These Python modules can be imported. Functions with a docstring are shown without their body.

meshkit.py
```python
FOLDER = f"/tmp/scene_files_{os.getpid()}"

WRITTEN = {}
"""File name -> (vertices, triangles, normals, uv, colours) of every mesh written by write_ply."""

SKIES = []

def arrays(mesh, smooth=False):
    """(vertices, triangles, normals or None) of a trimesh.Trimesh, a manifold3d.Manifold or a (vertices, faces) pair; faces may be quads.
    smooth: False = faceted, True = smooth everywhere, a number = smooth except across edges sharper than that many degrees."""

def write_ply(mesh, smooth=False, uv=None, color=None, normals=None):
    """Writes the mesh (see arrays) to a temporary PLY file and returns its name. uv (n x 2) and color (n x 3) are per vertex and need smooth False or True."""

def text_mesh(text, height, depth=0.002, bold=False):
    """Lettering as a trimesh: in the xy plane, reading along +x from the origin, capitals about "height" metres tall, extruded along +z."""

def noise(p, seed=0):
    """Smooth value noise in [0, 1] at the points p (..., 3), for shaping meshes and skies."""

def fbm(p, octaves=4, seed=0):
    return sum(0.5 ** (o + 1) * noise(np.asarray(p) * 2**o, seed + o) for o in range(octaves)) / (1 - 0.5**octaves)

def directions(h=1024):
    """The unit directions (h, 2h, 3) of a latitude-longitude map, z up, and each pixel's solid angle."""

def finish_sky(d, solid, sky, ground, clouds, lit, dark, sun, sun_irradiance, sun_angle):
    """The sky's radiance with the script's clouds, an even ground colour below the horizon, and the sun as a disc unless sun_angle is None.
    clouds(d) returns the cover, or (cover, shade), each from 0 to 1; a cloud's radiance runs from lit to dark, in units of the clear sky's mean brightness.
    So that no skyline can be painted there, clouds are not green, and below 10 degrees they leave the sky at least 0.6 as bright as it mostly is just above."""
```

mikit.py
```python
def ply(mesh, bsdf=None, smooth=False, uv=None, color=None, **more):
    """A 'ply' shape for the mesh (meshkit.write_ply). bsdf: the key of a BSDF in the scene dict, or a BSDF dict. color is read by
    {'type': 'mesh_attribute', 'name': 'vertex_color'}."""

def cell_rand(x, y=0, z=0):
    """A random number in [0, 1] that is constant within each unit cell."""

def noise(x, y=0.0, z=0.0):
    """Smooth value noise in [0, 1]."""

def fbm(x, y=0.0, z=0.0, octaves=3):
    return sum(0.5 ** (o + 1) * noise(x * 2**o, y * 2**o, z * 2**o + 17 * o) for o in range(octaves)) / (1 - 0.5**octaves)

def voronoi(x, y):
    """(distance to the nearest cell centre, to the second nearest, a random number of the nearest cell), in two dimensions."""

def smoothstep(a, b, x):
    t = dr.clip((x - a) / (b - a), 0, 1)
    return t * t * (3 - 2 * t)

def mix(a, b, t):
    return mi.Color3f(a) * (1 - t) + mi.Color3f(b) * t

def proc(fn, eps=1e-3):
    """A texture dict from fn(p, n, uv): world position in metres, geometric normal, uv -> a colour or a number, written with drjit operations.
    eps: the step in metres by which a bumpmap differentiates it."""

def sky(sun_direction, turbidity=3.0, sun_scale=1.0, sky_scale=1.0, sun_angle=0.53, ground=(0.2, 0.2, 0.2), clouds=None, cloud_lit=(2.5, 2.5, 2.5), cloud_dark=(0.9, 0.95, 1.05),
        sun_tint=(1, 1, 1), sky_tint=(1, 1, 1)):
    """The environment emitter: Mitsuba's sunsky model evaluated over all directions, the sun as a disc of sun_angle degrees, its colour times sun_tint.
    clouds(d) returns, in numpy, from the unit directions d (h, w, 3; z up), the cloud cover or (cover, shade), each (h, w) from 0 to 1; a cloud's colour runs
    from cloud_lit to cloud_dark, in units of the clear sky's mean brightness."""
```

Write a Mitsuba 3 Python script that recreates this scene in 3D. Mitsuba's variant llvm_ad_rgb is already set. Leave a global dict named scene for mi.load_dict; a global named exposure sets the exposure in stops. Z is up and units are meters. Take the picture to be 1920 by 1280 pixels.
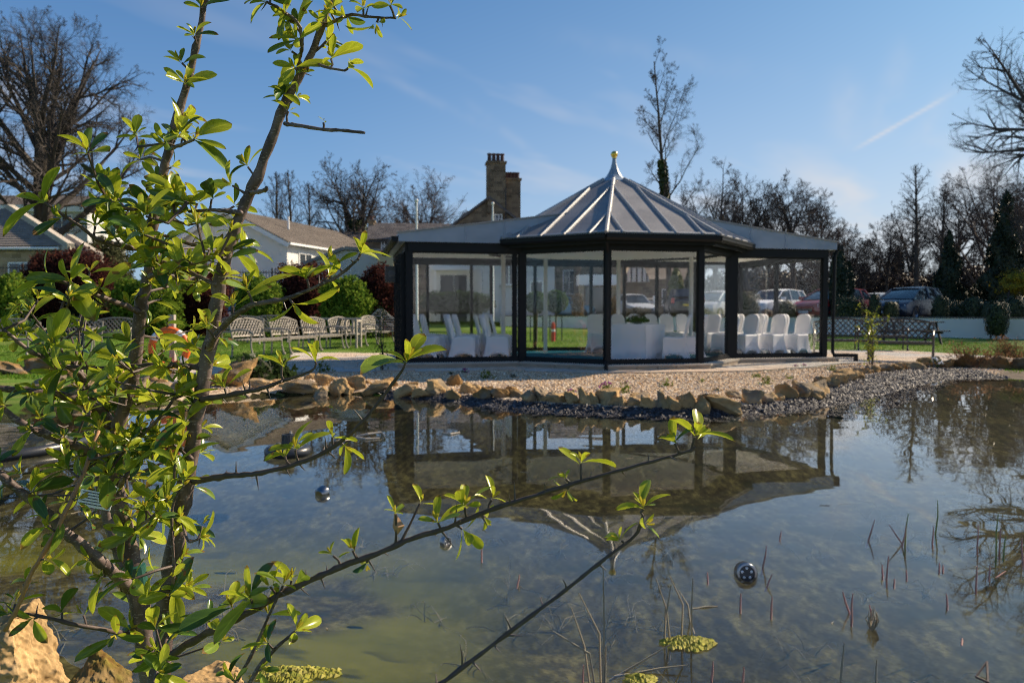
import math, random
import numpy as np, trimesh, shapely
from shapely.geometry import Polygon, LineString, Point
import drjit as dr
import mitsuba as mi
import mikit, meshkit
from mikit import proc, noise, fbm, voronoi, cell_rand, smoothstep, mix

# ------------------------------------------------------------------ camera, sky, exposure
EYE = np.array([0.0, 0.0, 1.2])          # the water lies at z = 0
FPX = 1440.0                              # focal length in pixels of the 1920 x 1280 photograph
PITCH = math.atan(55 / FPX)               # looks down a little: the horizon lies at row 585
FWD = np.array([0, math.cos(PITCH), -math.sin(PITCH)])
UPV = np.array([0, math.sin(PITCH), math.cos(PITCH)])
exposure = 2.62
T = mi.ScalarTransform4f
scene, labels = {}, {}
scene['camera'] = {'type': 'thinlens', 'fov': math.degrees(2 * math.atan(960 / FPX)), 'fov_axis': 'x', 'aperture_radius': 0.0015,
                   'focus_distance': 1.32, 'near_clip': 0.05, 'far_clip': 2000.0,
                   'to_world': T().look_at(origin=EYE.tolist(), target=(EYE + FWD).tolist(), up=[0, 0, 1])}
SUN_AZ, SUN_EL = math.radians(33), math.radians(34)
SUN = np.array([math.cos(SUN_AZ) * math.cos(SUN_EL), math.sin(SUN_AZ) * math.cos(SUN_EL), math.sin(SUN_EL)])


def sky_dir(px, py):
    d = FWD + np.array([1.0, 0, 0]) * (px - 960) / FPX + UPV * (640 - py) / FPX
    return d / np.linalg.norm(d)


def clouds(d):
    """thin high cirrus and a few contrails, as cover per direction"""
    q = d / np.maximum(d[..., 2:3], 0.08)
    streak = np.stack([q[..., 0] * 0.55 + q[..., 1] * 0.9, (q[..., 0] * 0.9 - q[..., 1] * 0.55) * 3.2, q[..., 2] * 0], -1)
    f = meshkit.fbm(streak * 0.55, 5, 3)
    g = meshkit.fbm(q * 0.22, 3, 11)
    c = np.clip((f - 0.46) * 2.2, 0, 1) * np.clip((g - 0.36) * 3.4, 0, 1)
    c = 0.75 * c
    for (a, b, w, s) in (((1595, 285), (1800, 168), .0020, .34), ((1650, 270), (1700, 60), .013, .15), ((1590, 290), (1580, 120), .018, .13), ((690, 130), (960, 262), .006, .09),
                         ((860, 180), (1040, 320), .006, .08), ((1700, 285), (1790, 150), .010, .12), ((1000, 60), (1500, 150), .012, .06)):
        A, B = sky_dir(*a), sky_dir(*b)
        nrm = np.cross(A, B); nrm /= np.linalg.norm(nrm)
        t = B - A; L = np.linalg.norm(t); t = t / L
        off = np.abs(d @ nrm); al = (d - A) @ t / L
        rag = np.clip(1.9 * (meshkit.fbm(d * [40, 40, 22], 4, 5) - .22), 0, 1.4) if w > .005 else .7 + .7 * (meshkit.fbm(d * 60, 3, 5) - .3)
        c = c + s * np.exp(-(off / w) ** 2) * np.clip(al * 5, 0, 1) * np.clip((1.05 - al) * 3, 0, 1) * rag * (d[..., 1] > 0)
    haze = 0.92 * np.exp(-d[..., 2] * 5.2) * (.45 + .80 * np.clip((d[..., 0] + .25) * 1.3, 0, 1))                                  # the milky air low down in a spring sky
    return np.clip(c + haze, 0, .75)


scene['sky'] = mikit.sky(SUN.tolist(), turbidity=3.0, ground=(.12, .12, .09), clouds=clouds, cloud_lit=(3.5, 3.3, 3.2), sky_tint=(.34, .77, 1.10), sun_scale=1.0, sun_tint=(.97, 1.0, 1.06), sky_scale=.57)


def P(px, py, y):
    """the point at forward distance y under pixel (px, py) of the photograph"""
    d = FWD + np.array([1.0, 0, 0]) * (px - 960) / FPX + UPV * (640 - py) / FPX
    return EYE + d * (y / d[1])


def G(px, py, z=0.0):
    """the point of the level plane z under pixel (px, py)"""
    d = FWD + np.array([1.0, 0, 0]) * (px - 960) / FPX + UPV * (640 - py) / FPX
    return EYE + d * ((z - EYE[2]) / d[2])


# ------------------------------------------------------------------ small library
def key_for(name, parent=None):
    base = f'{parent}__{name}' if parent else name
    n, k = 1, base
    while k in scene or k in labels or k in USED:
        k = f'{base}_{n:03d}'; n += 1
    USED.add(k)
    return k


USED = set()


def thing(name, label=None, cat=None, group=None, kind=None):
    k = key_for(name)
    e = {}
    if label: e['label'] = label
    if cat: e['category'] = cat
    if group: e['group'] = group
    if kind: e['kind'] = kind
    labels[k] = e
    return k


def put(name, shape, parent=None, label=None, cat=None, group=None, kind=None):
    k = key_for(name, parent)
    scene[k] = shape
    e = {a: b for a, b in (('label', label), ('category', cat), ('group', group), ('kind', kind)) if b}
    if e: labels[k] = e
    return k


def unit(v):
    v = np.asarray(v, float)
    return v / (np.linalg.norm(v, axis=-1, keepdims=True) + 1e-12)


class MB:
    """collects pieces of ONE mesh"""

    def __init__(self):
        self.v, self.f, self.c, self.n = [], [], [], 0

    def add(self, v, f, c=None):
        v, f = np.asarray(v, float), np.asarray(f, int)
        if f.shape[1] == 4:
            f = np.vstack([f[:, [0, 1, 2]], f[:, [0, 2, 3]]])
        self.v.append(v); self.f.append(f + self.n); self.n += len(v)
        if c is not None:
            self.c.append(np.broadcast_to(np.asarray(c, float), (len(v), 3)))
        return self

    def mesh(self):
        return np.vstack(self.v), np.vstack(self.f)

    def box(self, lo, hi, ax=None, at=(0, 0, 0)):
        """a box from lo to hi in the frame with rows ax at the point at"""
        c = np.array([[x, y, z] for x in (lo[0], hi[0]) for y in (lo[1], hi[1]) for z in (lo[2], hi[2])], float)
        if ax is not None:
            c = c @ np.asarray(ax, float)
        return self.add(c + np.asarray(at, float), [[0, 1, 3, 2], [4, 6, 7, 5], [0, 4, 5, 1], [2, 3, 7, 6], [0, 2, 6, 4], [1, 5, 7, 3]])

    def tube(self, pts, rad, sides=8, cap=True):
        p = np.asarray(pts, float); m = len(p)
        r = np.broadcast_to(np.asarray(rad, float), (m,))
        t = np.gradient(p, axis=0); t = unit(t)
        a = np.cross(t[0], [0, 0, 1.0] if abs(t[0][2]) < .9 else [1.0, 0, 0]); a = a / np.linalg.norm(a)
        A = []
        for i in range(m):
            a = a - t[i] * (a @ t[i]); a = a / (np.linalg.norm(a) + 1e-12); A.append(a)
        A = np.array(A); B = np.cross(t, A)
        ang = np.arange(sides) * 2 * np.pi / sides
        v = p[:, None] + r[:, None, None] * (np.cos(ang)[None, :, None] * A[:, None] + np.sin(ang)[None, :, None] * B[:, None])
        i, j = np.meshgrid(np.arange(m - 1), np.arange(sides), indexing='ij')
        q = np.stack([i * sides + j, i * sides + (j + 1) % sides, (i + 1) * sides + (j + 1) % sides, (i + 1) * sides + j], -1).reshape(-1, 4)
        f = np.vstack([q[:, [0, 1, 2]], q[:, [0, 2, 3]]])
        v = v.reshape(-1, 3)
        if cap:
            e0 = np.array([[0, k + 1, k] for k in range(1, sides - 1)]); o = (m - 1) * sides
            e1 = np.array([[o, o + k, o + k + 1] for k in range(1, sides - 1)])
            f = np.vstack([f, e0, e1])
        return self.add(v, f)

    def lathe(self, prof, at=(0, 0, 0), sides=16, axis=None, closed=True):
        """profile (radius, height) turned about z (or the given axis)"""
        pr = np.asarray(prof, float); m = len(pr)
        ang = np.arange(sides) * 2 * np.pi / sides
        v = np.stack([pr[:, None, 0] * np.cos(ang), pr[:, None, 0] * np.sin(ang), np.broadcast_to(pr[:, 1:2], (m, sides))], -1).reshape(-1, 3)
        if axis is not None:
            z = unit(axis); x = unit(np.cross(z, [0, 0, 1.0] if abs(z[2]) < .9 else [1.0, 0, 0])); y = np.cross(z, x)
            v = v[:, :1] * x + v[:, 1:2] * y + v[:, 2:] * z
        i, j = np.meshgrid(np.arange(m - 1), np.arange(sides), indexing='ij')
        q = np.stack([i * sides + j, i * sides + (j + 1) % sides, (i + 1) * sides + (j + 1) % sides, (i + 1) * sides + j], -1).reshape(-1, 4)
        return self.add(v + np.asarray(at, float), q)

    def prism(self, poly, o, ex, ey, ez):
        """a 2-D polygon in the plane o + a ex + b ey, thick along ez (its length is the thickness)"""
        pl = Polygon(poly)
        if not pl.exterior.is_ccw: pl = shapely.geometry.polygon.orient(pl)
        m = trimesh.creation.extrude_polygon(pl, 1.0, engine='earcut')
        v = np.asarray(m.vertices)
        return self.add(np.asarray(o, float) + v[:, :1] * np.asarray(ex, float) + v[:, 1:2] * np.asarray(ey, float) + v[:, 2:] * np.asarray(ez, float), np.asarray(m.faces))

    def quad(self, a, b, c, d):
        return self.add([a, b, c, d], [[0, 1, 2, 3]])

    def put(self, name, bsdf, parent=None, smooth=False, label=None, cat=None, group=None, kind=None):
        col = np.vstack(self.c) if self.c else None
        return put(name, mikit.ply(self.mesh(), bsdf, smooth=smooth, color=col), parent, label, cat, group, kind)


def rot(z):
    c, s = math.cos(z), math.sin(z)
    return np.array([[c, s, 0], [-s, c, 0], [0, 0, 1.0]])   # rows: the frame's axes in the world


def segments(mb, p0, p1, r0, r1, sides=3):
    """many straight tapered sticks at once"""
    t = unit(p1 - p0)
    a = np.cross(t, np.where(np.abs(t[:, 2:]) < .9, [0, 0, 1.0], [1.0, 0, 0])); a = unit(a)
    b = np.cross(t, a); n = len(p0)
    ang = np.arange(sides) * 2 * np.pi / sides
    ring = np.cos(ang)[None, :, None] * a[:, None] + np.sin(ang)[None, :, None] * b[:, None]
    v = np.concatenate([p0[:, None] + r0[:, None, None] * ring, p1[:, None] + r1[:, None, None] * ring], 1)
    j = np.arange(sides); q = np.stack([j, (j + 1) % sides, sides + (j + 1) % sides, sides + j], -1)
    f = (q[None] + (np.arange(n) * 2 * sides)[:, None, None]).reshape(-1, 4)
    mb.add(v.reshape(-1, 3), f)


def leaves(mb, c, nrm, size, col, rng, aspect=.5, jit=.7):
    """many small pointed leaves (two triangles each) about the points c"""
    n = len(c)
    nn = unit(nrm + rng.normal(size=(n, 3)) * jit)
    a = unit(np.cross(nn, rng.normal(size=(n, 3)))); b = np.cross(nn, a)
    s = np.broadcast_to(size, (n,))[:, None] * (0.7 + .6 * rng.random((n, 1)))
    v = np.stack([c - a * s * .5, c + b * s * aspect * .5 - a * s * .05, c + a * s * .5 + nn * s * .12, c - b * s * aspect * .5 - a * s * .05], 1).reshape(-1, 3)
    k = np.arange(n)[:, None] * 4
    f = np.vstack([k + [0, 1, 2], k + [0, 2, 3]])
    mb.add(v, f, np.repeat(np.clip(col, 0.002, 1), 4, 0))


# ------------------------------------------------------------------ materials
def rgb(*c): return {'type': 'rgb', 'value': list(c)}
def pr(base, rough=.6, **k):
    b = base if isinstance(base, dict) else rgb(*base)
    return {'type': 'twosided', 'bsdf': {'type': 'principled', 'base_color': b, 'roughness': rough, **k}}
def mat(key, b): scene[key] = b; return key
def bump(b, fn, scale=1.0, eps=2e-3): return {'type': 'twosided', 'bsdf': {'type': 'bumpmap', 'arbitrary': proc(fn, eps), 'scale': scale, 'bsdf': b['bsdf'] if b['type'] == 'twosided' else b}}


VC = {'type': 'mesh_attribute', 'name': 'vertex_color'}
mat('foliage', {'type': 'principledthin', 'base_color': VC, 'roughness': .5, 'diff_trans': .7})
mat('foliage_solid', pr(VC, .55, specular=.35))
mat('twig_bark', pr((.072, .064, .060), .9, specular=.2))
mat('trunk_bark', bump(pr(proc(lambda p, n, uv: mix((.05, .042, .034), (.12, .10, .08), fbm(p.x * 3, p.y * 3, p.z * .9))), .9, specular=.2), lambda p, n, uv: .03 * fbm(p.x * 6, p.y * 6, p.z * 1.6), 1.0, .01))
mat('brown_twig', pr((.105, .080, .068), .9, specular=.2))
mat('black_frame', pr((.007, .010, .013), .5, specular=.2))
mat('black_metal', pr((.03, .028, .027), .5, specular=.5))
mat('white_paint', pr((.78, .78, .76), .55))
mat('ceiling_white', pr((.60, .60, .59), .8))
mat('grey_column', pr((.62, .62, .62), .5))
mat('gold', pr((.95, .62, .12), .22, metallic=1.0))
mat('chrome', pr((.30, .30, .31), .22, metallic=1.0))
mat('pane', {'type': 'thindielectric', 'int_ior': 1.31})
def lead(p, n, uv):
    f = fbm(p.x * 1.7, p.y * 1.7, p.z * 2.2, 4); g = noise(p.x * 21, p.y * 21, p.z * 21)
    return mix((.155, .155, .165), (.235, .23, .235), smoothstep(.3, .72, f) * .8 + .2 * g)
mat('lead_sheet', pr(proc(lead), .5, specular=.5))
mat('lead_roll', pr((.27, .275, .285), .42, specular=.55))
mat('lead_flash', pr(proc(lambda p, n, uv: mix((.16, .225, .31), (.29, .365, .46), fbm(p.x * 2.3, p.y * 2.3, p.z * 3, 4))), .45, specular=.5))
mat('chair_cloth', pr((.74, .74, .76), .85))
mat('table_cloth', pr((.74, .74, .77), .85))
mat('carpet', pr(proc(lambda p, n, uv: mix((.010, .085, .13), (.02, .13, .18), noise(p.x * 40, p.y * 40))), .95, specular=.05))
def stone_c(p, n, uv):
    f = fbm(p.x * 1.3, p.y * 1.3, p.z * 1.3, 3); g = fbm(p.x * 9, p.y * 9, p.z * 9, 3)
    c = mix((.23, .138, .055), (.44, .295, .14), smoothstep(.32, .68, f))
    c = mix(c, mi.Color3f(.19, .16, .12), smoothstep(.48, .66, fbm(p.x * 4.7 + 9, p.y * 4.7, p.z * 4.7, 3)) * .85)
    c = c * (.45 + 1.05 * g)
    sp = smoothstep(.80, .9, noise(p.x * 55, p.y * 55, p.z * 55))
    return mix(c, mi.Color3f(.10, .085, .06), sp * .4)
def stone_b(p, n, uv): return .016 * fbm(p.x * 11, p.y * 11, p.z * 11, 4) + .0045 * noise(p.x * 60, p.y * 60, p.z * 60) + .0018 * noise(p.x * 170, p.y * 170, p.z * 170)
mat('sandstone', bump(pr(proc(stone_c), .92, specular=.15), stone_b, 1.0, .003))
mat('brown_rock', bump(pr(proc(lambda p, n, uv: stone_c(p, n, uv) * mi.Color3f(.55, .52, .50)), .92, specular=.15), stone_b, 1.0, .003))
mat('mossy_rock', bump(pr(proc(lambda p, n, uv: mix(stone_c(p, n, uv) * .55, mix((.11, .055, .018), (.17, .14, .03), noise(p.x * 60, p.y * 60, p.z * 60)), smoothstep(.36, .55, fbm(p.x * 8, p.y * 8, p.z * 8, 4)))), .95, specular=.1), stone_b, 1.0, .003))
mat('plinth_stone', pr(proc(lambda p, n, uv: mix((.30, .24, .18), (.46, .39, .30), fbm(p.x * 4, p.y * 4, p.z * 7, 4))), .9, specular=.15))
mat('plinth_mortar', pr((.33, .30, .26), .95))
mat('coping_stone', pr(proc(lambda p, n, uv: mix((.36, .32, .27), (.50, .45, .37), fbm(p.x * 3, p.y * 3, p.z * 3, 4))), .85, specular=.2))
def pav(a, b): return pr(proc(lambda p, n, uv: mix(a, b, fbm(p.x * 2.2, p.y * 2.2, 3, 4)) * (.85 + .3 * noise(p.x * 30, p.y * 30))), .85, specular=.2)
mat('paving_a', pav((.34, .28, .22), (.48, .41, .33)))
mat('paving_b', pav((.31, .29, .26), (.45, .42, .38)))
mat('paving_c', pav((.40, .30, .22), (.50, .40, .31)))
mat('path_concrete', pav((.40, .36, .30), (.52, .47, .40)))
mat('joint_sand', pr((.24, .21, .17), .95))
def lawn_c(p, n, uv):
    f = fbm(p.x * .5, p.y * .5, 0, 4); g = noise(p.x * 26, p.y * 26)
    return mix(mix((.045, .085, .012), (.10, .17, .024), .6 * smoothstep(.3, .7, f) + .4 * g), mi.Color3f(.15, .15, .05), .6 * smoothstep(.55, .75, fbm(p.x * 1.9 + 4, p.y * 1.9, 1, 4)))
mat('lawn_grass', pr(proc(lawn_c), .9, specular=.1))
mat('gravel_tan', pr(proc(lambda p, n, uv: mix((.34, .25, .16), (.60, .48, .34), voronoi(p.x * 34, p.y * 34)[2])), .95, specular=.1))
mat('pebble_tan', pr(VC, .85, specular=.2))
mat('shingle_base', pr((.055, .055, .06), .8, specular=.3))
mat('pebble_slate', pr(VC, .6, specular=.3))
mat('asphalt', pr(proc(lambda p, n, uv: mix((.045, .045, .047), (.075, .074, .072), noise(p.x * 9, p.y * 9))), .9, specular=.15))
mat('soil', pr(proc(lambda p, n, uv: mix((.06, .045, .03), (.14, .10, .065), fbm(p.x * 7, p.y * 7, 0, 3))), .95))
def bed_c(p, n, uv):
    a = fbm(p.x * .8 + 3, p.y * .8, 0, 4); b = fbm(p.x * 3.1, p.y * 3.1, 2, 4); w = fbm(p.x * 26, p.y * 13, 0, 3)
    c = mix((.013, .0145, .005), (.052, .047, .017), b)                               # silt and gravel
    c = c * (.36 + 2.1 * w * w) * (.3 + 1.4 * fbm(p.x * 9, p.y * 5, 4, 3)); c = c * (.6 + .8 * noise(p.x * 75, p.y * 75))
    al = smoothstep(.44, .60, fbm(p.x * .75 + 11.3, p.y * .95 + 4.1, 0, 3)) * smoothstep(.35, -.75, p.x) * smoothstep(6.2, 4.2, p.y)
    c = mix(c, mix((.035, .042, .004), (.10, .10, .010), b), al * .95)                   # yellow-green blanket weed
    weed = smoothstep(.5, .72, fbm(p.x * 4 + 5, p.y * 7, 1, 3)) * smoothstep(.42, .6, a)
    return mix(c, mi.Color3f(.007, .011, .0035), weed * .8)
mat('pond_mud', pr(proc(bed_c), .95, specular=.1))
mat('water_surface', {'type': 'thindielectric', 'int_ior': 1.19})
# houses
mat('white_render', pr(proc(lambda p, n, uv: mix((.70, .68, .62), (.80, .78, .72), fbm(p.x * .9, p.y * .9, p.z * .9, 4))), .9))
mat('grey_render', pr((.46, .47, .48), .9))
mat('beige_render', pr((.46, .38, .26), .9))
def mason(p, n, uv):
    h = p.x * .96 + p.y * .28
    row = dr.floor(p.z * 4.2); k = cell_rand(dr.floor(h * 2.1 + .5 * (row - 2 * dr.floor(row / 2))), row, 3)
    fz = p.z * 4.2 - row; fx = h * 2.1 + .5 * (row - 2 * dr.floor(row / 2)); fx = fx - dr.floor(fx)
    j = dr.maximum(smoothstep(.90, .96, fz), smoothstep(.95, .98, fx))
    c = mix((.13, .10, .068), (.26, .20, .135), k) * (.7 + .6 * fbm(p.x * 2, p.y * 2, p.z * 2))
    return mix(c, mi.Color3f(.30, .26, .20), j * .6)
mat('masonry', pr(proc(mason), .92, specular=.12))
mat('tan_masonry', pr(proc(lambda p, n, uv: mason(p, n, uv) * mi.Color3f(2.0, 1.95, 1.75)), .92, specular=.12))
mat('brick_red', pr(proc(lambda p, n, uv: mix((.20, .075, .045), (.32, .13, .08), cell_rand(dr.floor(p.x * 4 + p.y * 3), dr.floor(p.z * 9)))), .9))
mat('terracotta', pr((.20, .085, .05), .8))
mat('dark_pot', pr((.085, .045, .04), .8))
mat('tile_brown', pr(proc(lambda p, n, uv: mix((.10, .085, .075), (.17, .145, .125), fbm(p.x * 1.1, p.y * 1.1, p.z * 4))), .85))
mat('tile_grey', pr(proc(lambda p, n, uv: mix((.17, .145, .125), (.25, .215, .185), noise(p.x * 3, p.y * 3, p.z * 5))), .8))
mat('slate', pr(proc(lambda p, n, uv: mix((.085, .075, .075), (.15, .135, .13), cell_rand(dr.floor(p.x * 2.5), dr.floor(p.z * 5)))), .7))
mat('window_dark', pr((.03, .04, .05), .08, specular=.8))
mat('dark_wood', pr((.05, .042, .036), .7))
mat('door_dark', pr((.04, .04, .042), .6))
mat('old_teak', pr(proc(lambda p, n, uv: mix((.30, .27, .23), (.47, .43, .37), fbm(p.x * 8, p.y * 8, p.z * 30))), .85, specular=.2))
mat('bench_bronze', pr(proc(lambda p, n, uv: mix((.21, .19, .165), (.36, .33, .29), fbm(p.x * 14, p.y * 14, p.z * 14))), .55, metallic=.35))
mat('bench_dark', pr((.05, .045, .042), .45, specular=.5))
# vehicles
for nm, c in (('white', (.75, .75, .75)), ('red', (.33, .02, .02)), ('navy', (.045, .05, .07)), ('black', (.012, .013, .016)), ('silver', (.45, .47, .49)), ('teal', (.06, .2, .27)), ('blue', (.07, .19, .42))):
    mat(f'car_{nm}', pr(c, .3, clearcoat=1.0, clearcoat_gloss=.95, metallic=.25 if nm in ('navy', 'silver', 'blue', 'teal') else 0.0))
mat('car_glass', pr((.014, .018, .022), .05, specular=.9))
mat('rubber', pr((.022, .022, .022), .8))
mat('alloy', pr((.5, .5, .52), .3, metallic=.9))
mat('lamp_clear', pr((.75, .75, .75), .1, specular=.9))
mat('lamp_red', pr((.4, .015, .012), .15, specular=.8))
mat('plate_yellow', pr((.75, .52, .03), .5))
mat('plate_white', pr((.8, .8, .78), .5))
mat('text_black', pr((.01, .01, .01), .6))
mat('buoy_orange', pr((.80, .15, .02), .5))
mat('sign_red', pr((.6, .045, .03), .5))
mat('plastic_black', pr((.025, .028, .034), .35, specular=.5))
mat('plastic_grey', pr((.07, .075, .082), .4, specular=.5))
mat('plastic_white', pr((.8, .8, .8), .4))
mat('tie_green', pr((.01, .07, .05), .5))
mat('petal_purple', pr((.30, .05, .25), .8))
mat('petal_white', pr((.8, .8, .78), .8))
# foreground shrub
def bark_c(p, n, uv):
    f = fbm(p.x * 60, p.y * 60, p.z * 26, 3); g = smoothstep(.70, .82, noise(p.x * 230, p.y * 230, p.z * 420))
    c = mix((.068, .046, .040), (.165, .118, .102), smoothstep(.3, .7, f))
    return mix(c, mi.Color3f(.34, .28, .25), g * .55)
mat('shrub_bark', bump(pr(proc(bark_c), .6, specular=.4), lambda p, n, uv: .0009 * fbm(p.x * 150, p.y * 150, p.z * 90, 3), 1.0, .0006))
mat('shrub_twig', pr(proc(lambda p, n, uv: mix((.055, .038, .033), (.12, .088, .075), fbm(p.x * 120, p.y * 120, p.z * 120, 2))), .6, specular=.35))
mat('orange_twig', pr((.33, .17, .075), .6))
mat('thorn', pr((.10, .075, .07), .5))
def leafmat(key, c1, c2, w, tr):
    """uv: along the blade, across it; the midrib and the margin are paler, some blades carry brown spots and browned tips"""
    def col(p, n, uv):
        q = fbm(p.x * 24, p.y * 24, p.z * 24, 2); v = dr.abs(uv.y - .5) * 2
        c = mix(c1, c2, q); rib = 1 - smoothstep(.03, .10, v); c = mix(c, mi.Color3f(c2[0] * 1.35, c2[1] * 1.25, c2[2] * 1.6), .65 * rib)
        side = noise(uv.x * 9 - v * 3.0, dr.floor(uv.y * 2) * 7, 3) ; c = c * (.88 + .24 * side)
        c = mix(c, mi.Color3f(c2[0] * 1.5, c2[1] * 1.25, c2[2] * 1.4), .5 * smoothstep(.86, .97, v))
        br = smoothstep(.70, .78, noise(p.x * 160, p.y * 160, p.z * 160)) * smoothstep(.60, .68, noise(p.x * 19, p.y * 19, p.z * 19)) + smoothstep(.93, .99, uv.x + .25 * (noise(p.x * 15 + 3, p.y * 15, p.z * 15) - .5))
        return mix(c, mi.Color3f(.16, .075, .02), dr.clip(br, 0, 1) * .85)
    tex = proc(col)
    mat(key, {'type': 'blendbsdf', 'weight': w, 'a': {'type': 'principledthin', 'base_color': tex, 'roughness': .5, 'diff_trans': tr}, 'b': pr(tex, .24, specular=.7)})
leafmat('leaf_young', (.28, .34, .02), (.42, .46, .035), .30, 1.25)
leafmat('leaf_mid', (.11, .18, .020), (.20, .27, .030), .40, 1.0)
leafmat('leaf_dark', (.038, .085, .016), (.075, .14, .022), .55, .6)
leafmat('leaf_bud', (.42, .36, .03), (.5, .42, .05), .25, 1.0)
mat('leaf_stem', pr((.30, .20, .04), .6))
mat('dead_leaf', pr((.42, .24, .13), .8))
mat('reed_red', pr((.42, .20, .15), .6))
mat('reed_green', pr((.22, .24, .06), .6))
mat('reed_dry', pr((.30, .25, .17), .8))
mat('weed_dead', pr((.13, .115, .06), .9))
mat('algae', pr(VC, .8, specular=.2))
# ------------------------------------------------------------------ the garden room's frame (needed for the paving round it)
TH = math.radians(12.23)
U, V = np.array([math.cos(TH), math.sin(TH), 0]), np.array([-math.sin(TH), math.cos(TH), 0])
Z = np.array([0, 0, 1.0])
C0 = np.array([2.296, 17.385, 0.0])
S8 = 1.9446; AP = S8 / 2 * (1 + 2 ** .5); HW = 4.67; VF, VB = -S8 / 2, 2.83
DG = S8 / 2 * (1 + 2 ** .5)               # half width of the octagon as well
FLOOR = .20
FR = np.array([U, V, Z])


def W(u, v, z=0.0): return C0 + u * U + v * V + np.array([0, 0, z])
def W2(u, v): return W(u, v)[:2]


# ------------------------------------------------------------------ pond outline and the lie of the land
SHORE_PX = [(-260, 806), (-120, 786), (0, 772), (150, 764), (300, 758), (400, 750), (470, 745), (530, 742), (640, 739), (720, 742), (800, 747), (850, 752), (950, 764), (1050, 772), (1150, 777),
            (1250, 780), (1350, 778), (1420, 772), (1480, 766), (1540, 760), (1600, 750), (1650, 738), (1700, 725), (1750, 715), (1800, 708), (1870, 707), (1950, 712), (2080, 722)]
pond = [tuple(G(x, y)[:2]) for x, y in SHORE_PX] + [(12.5, 10.2), (13.2, 7), (11, 3.6), (7, 1.9), (4, 1.45), (2, 1.35), (.6, 1.45), (-.35, 1.75), (-.95, 2.12), (-1.5, 2.62), (-2.3, 3.1), (-4.2, 3.9), (-6.6, 5.2)]
POND = Polygon(pond).buffer(.25).buffer(-.5).buffer(.25)
shapely.prepare(POND)
RNG = np.random.default_rng(7)


def signed(x, y):
    pts = shapely.points(x, y)
    d = shapely.distance(POND.exterior, pts)
    return np.where(shapely.contains(POND, pts), -d, d)


WALL_A, WALL_B = np.array([18.5, 30.0]), np.array([1.25, 45.0])         # the white retaining wall of the car park
WN = np.array([15.0, 17.25]) / math.hypot(15, 17.25)                   # its normal, towards the car park


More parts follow.
